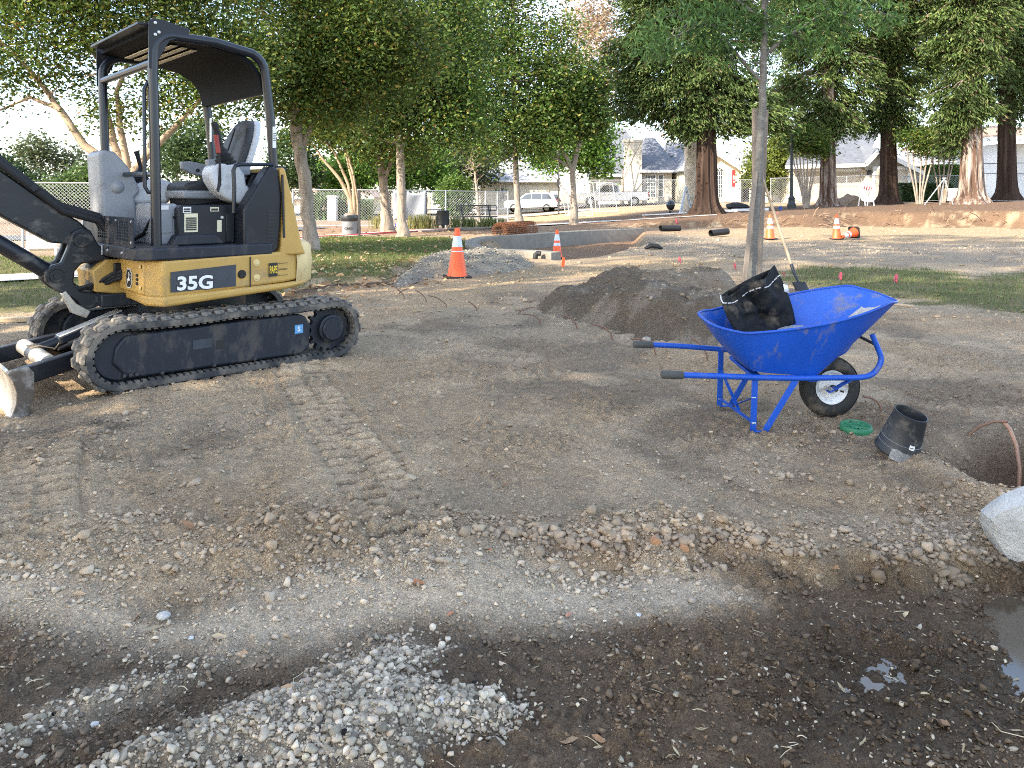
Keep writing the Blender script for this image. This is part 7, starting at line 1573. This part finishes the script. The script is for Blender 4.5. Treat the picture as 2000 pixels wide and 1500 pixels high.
def garage(t, px0, px1, py0, py1, Y, m, rows=4, cols=4, trim=True):
    mb = MB(); rect(mb, px0, px1, py0, py1, Y, -.10, .02); d = obj('garage_door', mb, m, t, world=True, smooth=False); w = (px1 - px0) / cols; h = (py1 - py0) / rows; first = None
    for i in range(cols):
        for j in range(rows):
            c = P(px0 + w * (i + .5), py0 + h * (j + .5), Y)
            if first is None:
                mb = MB(); mb.box((0, 0, 0), (w * .80 * Y / F, .05, h * .62 * Y / F)); first = obj('door_panel', mb, m, d, smooth=False, bevel=.012, seg=1); first.location = wmat(d).inverted() @ Vector((c.x, Y - .10, c.z))
            else: inst(first, d).location = wmat(d).inverted() @ Vector((c.x, Y - .10, c.z))
    if trim:
        mb = MB(); k = 1.6; rect(mb, px0 - 5, px1 + 5, py0 - 6, py0, Y, -.14, .0); rect(mb, px0 - 5, px0, py0, py1, Y, -.14, 0); rect(mb, px1, px1 + 5, py0, py1, Y, -.14, 0); obj('door_surround', mb, 'trim', d, world=True, smooth=False)
def window(t, px0, px1, py0, py1, Y, nx=2, ny=3, arch=False):
    mb = MB(); rect(mb, px0 - 1.2, px1 + 1.2, py0 - 1.2, py1 + 1.2, Y, -.06, .02)
    if arch: c = P((px0 + px1) / 2, py0, Y); rw = abs(P(px1 + 1.2, 0, Y).x - c.x); mb.prism([(c.x + rw * math.cos(a), c.z + rw * math.sin(a)) for a in np.linspace(0, PI, 14)], 'y', Y - .06, Y + .02)
    w = obj('window', mb, 'trim', t, world=True, smooth=False); sx = (px1 - px0) / nx; sy = (py1 - py0) / ny
    for i in range(nx):
        for j in range(ny):
            mb = MB(); rect(mb, px0 + sx * i + .5, px0 + sx * (i + 1) - .5, py0 + sy * j + .5, py0 + sy * (j + 1) - .5, Y, -.075, -.05); obj('pane', mb, 'glass', w, world=True, smooth=False)
    if arch:
        for i in range(3):
            a0, a1 = PI * (i + .08) / 3, PI * (i + .92) / 3; mb = MB(); mb.prism([(c.x + rw * .15 * math.cos((a0 + a1) / 2), c.z + .05 + rw * .15 * math.sin((a0 + a1) / 2))] + [(c.x + rw * .85 * math.cos(a), c.z + .03 + rw * .85 * math.sin(a)) for a in np.linspace(a0, a1, 5)], 'y', Y - .075, Y - .05); obj('pane', mb, 'glass', w, world=True, smooth=False)
    return w
def hroot(name, lb, px, py, Y): q = P(px, py, Y); return thing(name, lb, 'house', (q.x, q.y, -.6))
# tan bungalow at the far left
Y = 84; h = hroot('bungalow', 'tan bungalow with a brown roof behind the crape tree', 610, 410, Y)
hwall(h, 540, 720, 386, Y, 10, 'stuccotan'); hip(h, 540, 720, 385, 356, 575, 680, Y, 10, 'rooftan', .7); garage(h, 580, 628, 391, 418, Y, 'creamdoor', 3, 4, False); window(h, 640, 655, 392, 406, Y, 2, 2)
mb = MB(); p = [(P(x, y, Y - 2).x, P(x, y, Y - 2).z) for x, y in ((588, 380), (608, 360), (634, 380))]; mb.prism(p, 'y', Y - 2, Y + 4); obj('gable', mb, 'rooftan', h, world=True, smooth=False)
mb = MB(); a = P(650, 416, Y - 7)
for i in range(24): q = P(650 + 2.4 * i, 404, Y - 7); mb.box((q.x, q.y, q.z), (.11, .03, 1.7))
fb = thing('board_fence', 'reddish brown board fence behind the crape tree', 'fence', tuple(a)); first = None
for i in range(24):
    q = P(652 + 2.4 * i, 403, Y - 7)
    if first is None: mb = MB(); mb.box((0, 0, 0), (.118, .03, 1.75)); first = obj('board', mb, mat('red_brown_boards', (.32, .16, .08), .85), fb, smooth=False); first.location = q - a
    else: inst(first, fb).location = q - a
# white garage house
Y = 78; h = hroot('garage_house', 'cream house with two garage doors and a grey hip roof behind the white car', 980, 410, Y)
hwall(h, 842, 938, 366, Y + 2, 9, 'whitewall'); hwall(h, 938, 1096, 353, Y, 12, 'stucco'); hip(h, 938, 1096, 352, 300, 1000, 1040, Y, 12, 'shinglepale', .8); hip(h, 842, 945, 366, 342, 880, 920, Y + 2, 9, 'shinglepale', .6)
garage(h, 945, 972, 363, 408, Y, 'creamdoor', 4, 2, False); garage(h, 990, 1072, 362, 408, Y, 'creamdoor', 4, 4, False); window(h, 978, 984, 366, 380, Y, 1, 2); window(h, 828 + 16, 852, 380, 392, Y + 2, 1, 1)
mb = MB(); q = P(982, 385, Y); mb.box((q.x, Y - .10, q.z), (.16, .14, .35)); obj('wall_lantern', mb, 'darktrim', h, world=True)
# house with the chimney
Y = 72; h = hroot('chimney_house', 'beige house with a slate grey roof and a broad plastered chimney', 1270, 400, Y)
hwall(h, 1180, 1262, 342, Y + 1.5, 10, 'stuccogrey'); hwall(h, 1255, 1312, 334, Y - .6, 9, 'stuccogrey'); hwall(h, 1312, 1350, 332, Y + 1, 9, 'stuccogrey')
hip(h, 1180, 1262, 341, 242, 1210, 1236, Y + 1.5, 10, 'shingle', .7); hip(h, 1256, 1318, 333, 262, 1276, 1296, Y - .6, 9, 'shingle', .5); hip(h, 1300, 1372, 331, 272, 1320, 1350, Y + 3, 9, 'shingle', .5)
mb = MB(); rect(mb, 1221, 1254, 276, 400, Y - 1.0, 0, .9); rect(mb, 1219, 1256, 272, 278, Y - 1.0, -.06, .95); obj('chimney', mb, 'stuccogrey', h, world=True, smooth=False)
window(h, 1260, 1280, 342, 385, Y - .6, 4, 6); window(h, 1286, 1295, 342, 384, Y - .6, 1, 3)
# yellow gabled house
Y = 65; h = hroot('gabled_house', 'pale yellow gabled house with an arched window and white bargeboard', 1420, 392, Y)
gable_wall(h, [(1352, 330), (1392, 296), (1447, 330)], Y, 10, 'yellowwall'); k = [P(x, y, Y - .5) for x, y in ((1346, 333), (1392, 292), (1456, 333))]
dY = Vector((0, 11, 0)); rf = slope(h, [k[0], k[1], k[1] + dY, k[0] + dY], 'shinglepale'); slope(h, [k[1], k[2], k[2] + dY, k[1] + dY], 'shinglepale')
for a, b in ((k[0], k[1]), (k[1], k[2])): mb = MB(); mb.beam(a + Vector((0, -.08, -.1)), b + Vector((0, -.08, -.1)), .08, .32, up=(0, 1, 0)) if False else mb.beam(a + Vector((0, -.08, -.1)), b + Vector((0, -.08, -.1)), .10, .30); obj('bargeboard', mb, 'trim', h, world=True, smooth=False)
window(h, 1399, 1411, 334, 386, Y, 3, 6, True); hwall(h, 1447, 1530, 338, Y + 3, 8, 'stuccotan'); hip(h, 1445, 1532, 337, 290, 1450, 1500, Y + 3, 8, 'shinglepale', .5)
mb = MB(); rect(mb, 1452, 1476, 345, 388, Y + 3, -.05, .05); obj('porch_shade_panel', mb, mat('shaded_porch', (.10, .06, .045), .8), h, world=True, smooth=False)  # flat dark panel with the porch shade put into its colour
# beige double garage
Y = 55; h = hroot('garage_house', 'beige house with a wide panelled garage door and a small gable, past the lamp post', 1670, 398, Y)
hwall(h, 1548, 1692, 321, Y, 10, 'stuccogrey', .2); gable_wall(h, [(1690, 318), (1722, 292), (1790, 330)], Y - .5, 10, 'stuccogrey', .2)
k = [P(x, y, Y - 1.0) for x, y in ((1534, 323), (1690, 319), (1716, 291), (1804, 335))]; rg_ = [P(x, y, Y + 5) for x, y in ((1560, 262), (1716, 258))]
slope(h, [k[0], k[1], k[2], Vector((k[2].x + .4, Y + 6, k[2].z + 1.0)), rg_[1], rg_[0]], 'shingle'); slope(h, [k[2], k[3], k[3] + dY, k[2] + dY], 'shingle')
for a, b in ((k[0], k[1]), (k[1], k[2]), (k[2], k[3])): mb = MB(); mb.beam(a + Vector((0, -.06, -.12)), b + Vector((0, -.06, -.12)), .08, .26); obj('fascia', mb, 'trim', h, world=True, smooth=False)
garage(h, 1572, 1680, 335, 400, Y, 'garagedoor', 4, 6); garage(h, 1708, 1772, 331, 400, Y - .5, 'garagedoor', 4, 2)
mb = MB(); q = P(1698, 337, Y - .6); mb.box((q.x, q.y, q.z), (.18, .16, .35)); obj('wall_lantern', mb, 'darktrim', h, world=True)
hwall(h, 1790, 1822, 322, Y + 4, 8, 'stuccogrey', .2); hip(h, 1770, 1850, 320, 288, 1795, 1810, Y + 3, 8, 'shinglepale', .6); window(h, 1796, 1812, 338, 356, Y + 4, 2, 1)
# white house at the right edge
Y = 58; h = hroot('white_house', 'white painted brick house at the right edge behind the redwoods', 1960, 392, Y)
hwall(h, 1872, 1960, 284, Y, 10, 'whitewall', .2); hwall(h, 1960, 2120, 280, Y + 1.5, 10, 'whitewall', .2); k = [P(x, y, Y - .6) for x, y in ((1862, 296), (1926, 268), (2140, 262))]
slope(h, [k[0], k[1], k[1] + dY, k[0] + dY], 'rooftan'); slope(h, [k[1] + Vector((0, 0, .05)), k[2], k[2] + dY + Vector((0, 0, 1.5)), k[1] + dY + Vector((0, 0, 1.5))], 'rooftan')
for a, b in ((k[0], k[1]), (k[1], k[2])): mb = MB(); mb.beam(a + Vector((0, -.06, -.15)), b + Vector((0, -.06, -.15)), .08, .35); obj('fascia', mb, 'trim', h, world=True, smooth=False)
mb = MB()
for py in (320, 340): a, b = P(1868, py, Y - .4), P(2100, py - 3, Y - .4); mb.tube([a, b], .025, 5)
obj('service_wire', mb, 'darktrim', h, world=True)
# low grey outbuilding at the far left
Y = 62; h = hroot('outbuilding', 'low grey outbuilding with a shingle roof behind the left fence', 120, 380, Y); hwall(h, 60, 150, 366, Y, 8, mat('grey_blockwork', (.25, .25, .26), .9)); hip(h, 60, 158, 365, 335, 90, 130, Y, 8, 'rooftan', .4)
# ------------------------------------------------------------------ parked vehicles
def wheels(t, xs, w, r, yo):
    for x in xs:
        for s in (-1, 1):
            mb = MB(); mb.lathe([(.0, -.1), (r * .6, -.1), (r, -.08), (r, .08), (r * .6, .1), (0, .1)], (x, s * yo, r), 'y', 20); wl_ = obj('wheel', mb, 'cartyre', t, ang=50); mb = MB(); mb.lathe([(0, .115 * s), (r * .55, .112 * s), (r * .62, .09 * s)], (x, s * yo, r), 'y', 16); obj('wheel_rim', mb, 'alloy', wl_)
def carbody(t, lower, upper, w, glass):
    mb = MB(); mb.prism(lower, 'y', -w / 2, w / 2); obj('car_body', mb, 'carwhite', t, bevel=.07, seg=3)
    if upper:
        n = len(upper); mb = MB(); mb.add([(x, -w / 2 * (1 if z < 1.1 else .80), z) for x, z in upper] + [(x, w / 2 * (1 if z < 1.1 else .80), z) for x, z in upper], [tuple(range(n - 1, -1, -1)), tuple(range(n, 2 * n))] + [(i, (i + 1) % n, n + (i + 1) % n, n + i) for i in range(n)]); obj('cabin', mb, 'carwhite', t, bevel=.05, seg=3)
    for g in glass:
        for s in (-1, 1):
            mb = MB(); mb.add([(x, s * (w / 2 * (1 - .2 * max(0, (z - 1.05)) / .62) + .012), z) for x, z in g], [tuple(range(len(g)))]); obj('side_window', mb, 'carglass', t, smooth=False, solid=.01)
q = P(1040, 416, 69); q.z = gz(q.x, q.y) + .05; SUV = thing('parked_suv', 'white sport utility car parked at the kerb behind the dark-trunked tree', 'car', tuple(q), R(-14))
carbody(SUV, [(-2.35, .45), (-2.38, .80), (-2.25, .98), (-1.2, 1.08), (2.1, 1.10), (2.33, 1.02), (2.36, .50), (2.2, .36), (-2.2, .36)], [(-1.25, 1.02), (-.45, 1.62), (.3, 1.72), (1.7, 1.66), (2.0, 1.55), (2.28, 1.02)], 1.86, [[(-.95, 1.10), (-.38, 1.56), (.05, 1.60), (.05, 1.10)], [(.12, 1.10), (.12, 1.61), (.95, 1.62), (.95, 1.10)], [(1.02, 1.10), (1.02, 1.61), (1.6, 1.58), (1.95, 1.12)]])
wheels(SUV, (-1.45, 1.45), 1.86, .37, .86)
mb = MB(); mb.add([(2.06, -.62, 1.55), (2.06, .62, 1.55), (2.33, .74, 1.12), (2.33, -.74, 1.12)], [(0, 1, 2, 3)]); obj('rear_window', mb, 'carglass', SUV, smooth=False, solid=.02)
for s in (-1, 1): mb = MB(); mb.box((2.26, s * .78, 1.0), (.24, .22, .20)); obj('tail_light', mb, 'taillight', SUV, bevel=.03)
mb = MB(); mb.box((2.36, 0, .52), (.06, 1.5, .20)); obj('rear_bumper', mb, 'darktrim', SUV, bevel=.02); mb = MB(); mb.box((2.37, 0, .86), (.03, .34, .14)); obj('number_plate', mb, 'white', SUV)
q = P(1196, 414, 66); q.z = gz(q.x, q.y) + .05; PU = thing('pickup_truck', 'white crew cab pickup truck parked behind the leaning fence panels', 'truck', tuple(q), R(-4))
carbody(PU, [(-2.9, .55), (-2.92, .95), (-2.75, 1.08), (-1.5, 1.15), (.35, 1.17), (.36, 1.17), (2.85, 1.20), (2.9, .6), (2.75, .45), (-2.7, .42)], [(-1.6, 1.10), (-.85, 1.85), (-.2, 1.92), (.45, 1.90), (.62, 1.12)], 2.0, [[(-1.2, 1.2), (-.72, 1.76), (-.3, 1.80), (-.3, 1.2)], [(-.22, 1.2), (-.22, 1.80), (.38, 1.78), (.44, 1.2)]])
wheels(PU, (-1.85, 1.75), 2.0, .40, .93)
mb = MB(); mb.box((1.75, 0, 1.21), (1.95, 1.7, .03)); obj('load_bed', mb, 'darktrim', PU)
for s in (-1, 1): mb = MB(); mb.box((2.84, s * .88, 1.0), (.16, .2, .36)); obj('tail_light', mb, 'taillight', PU, bevel=.03)
mb = MB(); mb.box((2.93, 0, .6), (.10, 1.8, .18)); obj('rear_bumper', mb, 'darktrim', PU, bevel=.02)
for x in (-.28, .52): mb = MB(); mb.box((x, -1.005, .95), (.16, .02, .04)); obj('door_handle', mb, 'darktrim', PU)

# ------------------------------------------------------------------ far trees, bushes, hedges
def mass(name, label, cat, px, py, Y, blobs, n, ls, pal, seed, trunk_w=8, bark='bark', group=None, **k):
    return tree(name, label, [[(px, py, Y, trunk_w), (px + 2, py - 25, Y, trunk_w * .8), (px, py - 55, Y, trunk_w * .5)]], blobs, n, ls, pal, cat, bark, seed, per=k.pop('per', 20), clump=k.pop('clump', .8), extra_limbs=k.pop('extra_limbs', 1), twigs=False, group=group, **k)
mass('round_bush', 'dense round green bush in front of the white garage wall', 'bush', 890, 424, 46, [B(890, 384, 36, 38, 46)], 6500, .15, ([(.085, .15, .025), (.115, .18, .03), (.06, .11, .02)], [3, 3, 2]), 301, clump=.35, shell=.8)
for i, (px, py, Y, bl, n, pal, lb) in enumerate((
    (1560, 400, 62, [(1540, 120, 70, 90), (1520, 210, 50, 40), (1580, 20, 80, 80)], 6000, DKG, 'dark evergreen between the lamp post and the redwood with the sunlit foot'),
    (1820, 400, 66, [(1800, 90, 70, 90), (1840, 180, 60, 60), (1830, -20, 90, 80)], 6000, DKG, 'dark evergreen behind the sunlit redwood'),
    (1215, 400, 70, [(1225, 60, 60, 90), (1215, 170, 50, 70), (1300, 40, 80, 90)], 5000, OLV, 'tall olive evergreen left of the broad redwood'),
    (700, 412, 62, [(700, 330, 45, 40), (660, 350, 30, 30)], 4500, BRI, 'green street tree behind the forked trunk'),
    (760, 412, 66, [(760, 320, 50, 40), (790, 345, 30, 25)], 4500, BRI, 'green street tree between the paired trunks'),
    (830, 412, 68, [(830, 320, 40, 42), (850, 345, 30, 20)], 4000, BRI, 'leafy street tree right of the paired trunks'),
    (880, 405, 74, [(880, 310, 60, 45), (930, 330, 40, 30)], 4500, OLV, 'olive grey tree behind the round bush'),
    (960, 405, 92, [(960, 310, 60, 30)], 2500, OLV, 'pale olive tree above the cream house'),
    (1120, 410, 63, [(1066, 300, 30, 34), (1110, 285, 55, 45), (1168, 305, 32, 42), (1150, 250, 50, 40)], 9000, BRI, 'large bright green tree before the chimney house'),
    (1505, 396, 57, [(1505, 320, 38, 45), (1540, 300, 35, 55), (1490, 350, 22, 28)], 5500, ([(.13, .17, .03), (.17, .20, .04), (.09, .12, .025)], [3, 2, 2]), 'yellow green tree beside the lamp post'),
    (570, 400, 58, [(570, 310, 40, 50), (590, 345, 25, 30)], 3500, DKG, 'dark evergreen tree behind the straight grey trunk'),
    (395, 400, 60, [(395, 285, 45, 55), (350, 300, 30, 40), (430, 330, 40, 40)], 5500, DKG, 'dark conifer seen through the canopy posts'),
    (345, 390, 85, [(330, 300, 22, 55)], 1500, DKG, 'slim cypress seen between the canopy posts'),
    (30, 410, 40, [(0, 345, 50, 35), (-70, 315, 50, 60), (60, 372, 50, 26)], 5000, DKG, 'dark leafy tree at the left edge behind the fence'),
    (110, 405, 44, [(75, 312, 42, 34), (70, 290, 34, 22)], 800, OLV, 'thin airy tree with a dark bent trunk behind the left fence'),
    (150, 400, 46, [(150, 325, 48, 36), (170, 362, 45, 28)], 1500, OLV, 'olive tree behind the fence left of the cab'),
    (175, 405, 38, [(180, 365, 40, 40), (120, 385, 50, 25)], 4000, ([(.07, .12, .03), (.10, .15, .04), (.05, .08, .02)], [3, 2, 2]), 'green shrub against the left fence'),
    (660, 400, 100, [(650, 340, 60, 30), (600, 350, 40, 25)], 2500, BRI, 'distant green tree above the tan bungalow'))):
    mass('street_tree', lb, 'tree', px, py, Y, [B(*b, Y) for b in bl], int(n * 1.5), .0046 * Y, pal, 310 + i, trunk_w=7, clump=.016 * Y, shell=.6)
# blond dead tree and bare trees
Y = 66; tree('dead_tree', 'tall blond dry tree between the green crowns', [[(1160, 405, Y, 12), (1158, 330, Y, 10), (1155, 240, Y, 8), (1150, 120, Y, 5), (1148, 20, Y, 3)]], [B(1150, 120, 45, 90, Y), B(1130, 20, 50, 60, Y), B(1175, 60, 40, 80, Y), B(1165, 180, 35, 60, Y), B(1140, 60, 45, 50, Y), B(1100, 140, 30, 30, Y)], 9000, .26, ([(.38, .27, .17), (.45, .33, .22), (.30, .20, .12)], [3, 2, 2]), 'tree', 'barkwhite', 340, .9, 16, .4, extra_limbs=9, shell=.3)
Y = 40; tree('bare_tree', 'leafless grey twiggy tree behind the bench', [[(936, 440, Y, 7), (934, 400, Y, 6), (928, 340, Y, 4), (920, 290, Y, 2)]], [B(925, 330, 30, 45, Y), B(935, 310, 25, 35, Y)], 0, .1, GREEN, 'tree', 'bark', 341, extra_limbs=16)
Y = 43; tree('pale_trunk_tree', 'thick pale trunked tree just behind the first redwood', [[(1350, 418, Y, 34), (1352, 380, Y, 28), (1353, 320, Y, 30), (1352, 270, Y, 34), (1345, 200, Y, 26)], [(1352, 285, Y, 22), (1375, 250, Y, 16), (1400, 200, Y, 10)]], [], 0, .1, GREEN, 'tree', 'barkwhite', 342)
for j, (pxs, Y, x0, lb) in enumerate(((1575, 44, (1545, 1552, 1560, 1568, 1578, 1590, 1600), 'thin many-stemmed crape shrub beside the lamp post'), (1795, 45, (1770, 1782, 1800, 1812, 1825), 'many-stemmed crape shrub before the hedge'), (1840, 46, (1818, 1832, 1845, 1858, 1866), 'many-stemmed crape shrub left of the sunlit redwood'))):
    tr = [[(pxs + (x - pxs) * .15, 404, Y, 4), (pxs + (x - pxs) * .35, 370, Y, 3.4), (pxs + (x - pxs) * .8, 320, Y, 2.6), (x, 268, Y, 1.6)] for x in x0]
    tree('crape_shrub', lb, tr, [B(pxs, 272, 42, 22, Y), B(pxs + 15, 290, 30, 16, Y)], 2600, .17, GREEN, 'shrub', 'bark', 345 + j, .5, 16, .5, extra_limbs=4, flare=1.0)
def hedge(name, lb, px0, px1, py0, py1, Y, dep, n, seed, pal):
    rng = np.random.default_rng(seed); a, b = P(px0, py1, Y), P(px1, py0, Y); a.z = gz(a.x, a.y)
    t = thing(name, lb, 'hedge', (a.x, Y, a.z)); mb = MB(); mb.box(((a.x + b.x) / 2, Y + dep / 2, (a.z + b.z) / 2 - .05), (b.x - a.x - .3, dep - .3, b.z - a.z - .2)); obj('hedge_core', mb, mat('hedge_twigs', (.03, .045, .015), .9), t, world=True)
    u = rng.uniform(0, 1, (n, 3)); face = rng.integers(0, 3, n); u[:, 1] = np.where(face == 0, rng.uniform(0, .06, n), u[:, 1]); u[:, 2] = np.where(face == 1, rng.uniform(.94, 1.02, n), u[:, 2])
    pos = np.stack([a.x + (b.x - a.x) * u[:, 0], Y + dep * u[:, 1], a.z + (b.z - a.z) * u[:, 2]], 1); leaf_mesh('hedge_leaves', pos, .13, leaf_cols(*pal, n, np.zeros(n), rng, .2), t, 'leaf', .6, 0, seed=seed)
hedge('clipped_hedge', 'clipped low hedge before the beige house', 1760, 1862, 358, 391, 49.5, 1.5, 4500, 361, DKG); hedge('clipped_hedge', 'taller clipped hedge behind the utility cabinets', 1822, 1884, 322, 372, 53.5, 1.5, 3500, 362, BRI)
def tuft(name, lb, cat, px, py, Y, h, r, n, pal, seed, arch=.5, wid=.02):
    rng = np.random.default_rng(seed); q = P(px, py, Y); q.z = gz(q.x, q.y); t = thing(name, lb, cat, tuple(q)); mb = MB(); V = []; cs = []
    for i in range(n):
        a = rng.uniform(0, 2 * PI); o = Vector((rng.normal(0, r * .4), rng.normal(0, r * .4), 0)); hh = h * rng.uniform(.55, 1.1); d = Vector((math.cos(a), math.sin(a), 0)) * hh * arch * rng.uniform(.3, 1.2); s = Vector((-math.sin(a), math.cos(a), 0)) * wid
        p0, p1, p2 = o, o + d * .4 + Vector((0, 0, hh * .7)), o + d + Vector((0, 0, hh * (1 - .4 * arch)))
        V += [p0 - s, p0 + s, p1 + s, p1 - s, p1 - s, p1 + s, p2, p2]; cs += [np.array(pal[rng.integers(0, len(pal))]) * rng.uniform(.75, 1.25)] * 8
    me = np_mesh('blades', np.array([v[:] for v in V]), np.arange(len(V)), 4, np.array(cs)); obj('blades', me, 'leaf', t, smooth=False)
YG = [(.26, .25, .09), (.20, .21, .07), (.30, .28, .13)]; PG = [(.10, .17, .05), (.16, .22, .08), (.07, .11, .035)]
for i, (px, py, lb) in enumerate(((742, 446, 'yellow grass tuft left of the forked trunk'), (812, 446, 'yellow grass tuft right of the paired trunks'), (836, 445, 'yellow grass tuft left of the black post bin'), (890, 443, 'green grass tuft behind the black post bin'), (918, 442, 'green grass tuft under the bench'), (950, 440, 'green grass tuft at the right end of the bench'), (972, 438, 'green grass tuft left of the rusty mesh roll'))): tuft('grass_tuft', lb, 'plant', px, py, 31.5, .75 if i < 3 else .6, .45, 130, YG if i < 3 else [(.16, .19, .06), (.20, .22, .09)], 370 + i, .6, .012)
for i, (px, py, h_, lb) in enumerate(((616, 418, 2.2, 'spiky fan palm left of the white pillar'), (655, 418, 2.4, 'spiky fan palm behind the metal bin'), (712, 420, 1.7, 'spiky yucca right of the slotted post'), (678, 422, 1.2, 'low spiky plant behind the metal bin'), (640, 425, .9, 'small spiky plant at the white pillar'))): tuft('fan_palm', lb, 'plant', px, py, 47, h_, .5, 110, PG, 380 + i, .9, .045)
q = P(650, 424, 46); q.z = gz(q.x, q.y); mb = MB(); mb.box((0, 0, .65), (.5, .5, 1.5)); mb.box((0, 0, 1.42), (.6, .6, .08)); o = obj('gate_pillar', mb, 'whitewall', bevel=.02); o.location = q; tag(o, 'white pillar between the fan palms', 'pillar')
# overhead lines at the left
t = thing('power_line', 'overhead power lines crossing the sky at the left', 'power line', tuple(P(-200, 260, 60)))
for (x0, y0, x1, y1) in ((-300, 262, 560, 262), (-300, 318, 560, 262)):
    a, b = P(x0, y0, 60), P(x1, y1, 60); mb = MB(); mb.tube([a.lerp(b, i / 12) - Vector((0, 0, .5 * math.sin(PI * i / 12))) for i in range(13)], .016, 5); obj('overhead_cable', mb, 'darktrim', t, world=True)
q = GG(188, 462); mb = MB(); mb.box((0, 0, .75), (.5, .4, 1.2)); mb.box((0, 0, 1.38), (.6, .5, .06)); o = obj('green_cabinet', mb, 'green', bevel=.03); o.location = q + Vector((.1, .2, 0)); tag(o, 'green box showing behind the cab front post', 'cabinet')
# ------------------------------------------------------------------ shade trees standing behind and left of the viewer
hd = Vector((math.cos(SUN_AZ), math.sin(SUN_AZ), 0)); kz = 1 / math.tan(SUN_EL)
def sblob(gx, gy, h, r): q = Vector((gx, gy, 0)) + hd * h * kz; return (np.array((q.x, q.y, h)), (r, r, r * .75))
def shade(name, lb, spots, n, seed):
    rng = np.random.default_rng(seed); bl = [sblob(*s) for s in spots]; c = np.mean([b[0] for b in bl], 0); base = Vector((c[0], c[1], 0))
    t = thing(name, lb, 'tree', tuple(base)); mb = MB(); mb.tube([base - Vector((0, 0, .2)), base + Vector((0, 0, .5)), base + Vector((.1, 0, 3)), Vector((c[0], c[1], c[2] * .8))], [.5, .34, .28, .2], 12)
    for b in bl: limb(mb, base + Vector((.1, 0, 3.2)), Vector(b[0]), .16, .03, rng)
    obj('trunk', mb, 'bark', t, world=True); pos, tone, _ = clump_points(bl, n, rng, .55, 22, .2)
    leaf_mesh('crown', pos, .30, leaf_cols(*GREEN, len(pos), tone, rng), t, 'leaf', .6, .1, seed=seed)
shade('shade_tree', 'large tree outside the view at left casting shade on the digger', [(-1.6, 3.2, 8, 2.0), (-.7, 5.6, 8.5, 2.0), (.1, 8.2, 9, 2.1), (-2.6, 1.2, 8, 2.2), (1.0, 3.4, 9, 2.1), (1.6, 6.0, 9.5, 2.1), (2.0, 9.2, 10, 2.0), (-.4, 9.6, 10, 1.6)], 13000, 401)
shade('shade_tree', 'large tree behind the viewer casting shade on the wheelbarrow', [(3.4, 4.0, 9, 2.2), (4.2, 7.0, 9.5, 2.2), (.4, .8, 8, 2.2), (3.0, 1.2, 8.5, 2.2), (5.6, 2.0, 9, 2.2), (6.2, 5.2, 10, 2.2), (7.0, 8.6, 11, 2.0), (4.8, 9.8, 11, 1.7)], 13000, 402)
shade('shade_tree', 'tree beyond the left edge casting shade on the lawn', [(-3.4, 12.0, 9, 2.0), (-1.0, 13.4, 10, 1.7), (-5.8, 11.5, 9, 2.0)], 3600, 403)
shade('shade_tree', 'tall tree outside the view at left casting shade on the far gravel', [(3.2, 13.2, 15, 2.0), (6.0, 15.5, 16, 2.4), (9.5, 15.0, 16, 2.4), (4.2, 18.5, 17, 2.3), (8.0, 19.0, 17, 2.5), (12.0, 18.5, 17, 2.5), (7.0, 12.4, 15, 1.9), (11.0, 23.0, 19, 2.4), (14.5, 21.5, 19, 2.4)], 9000, 404)
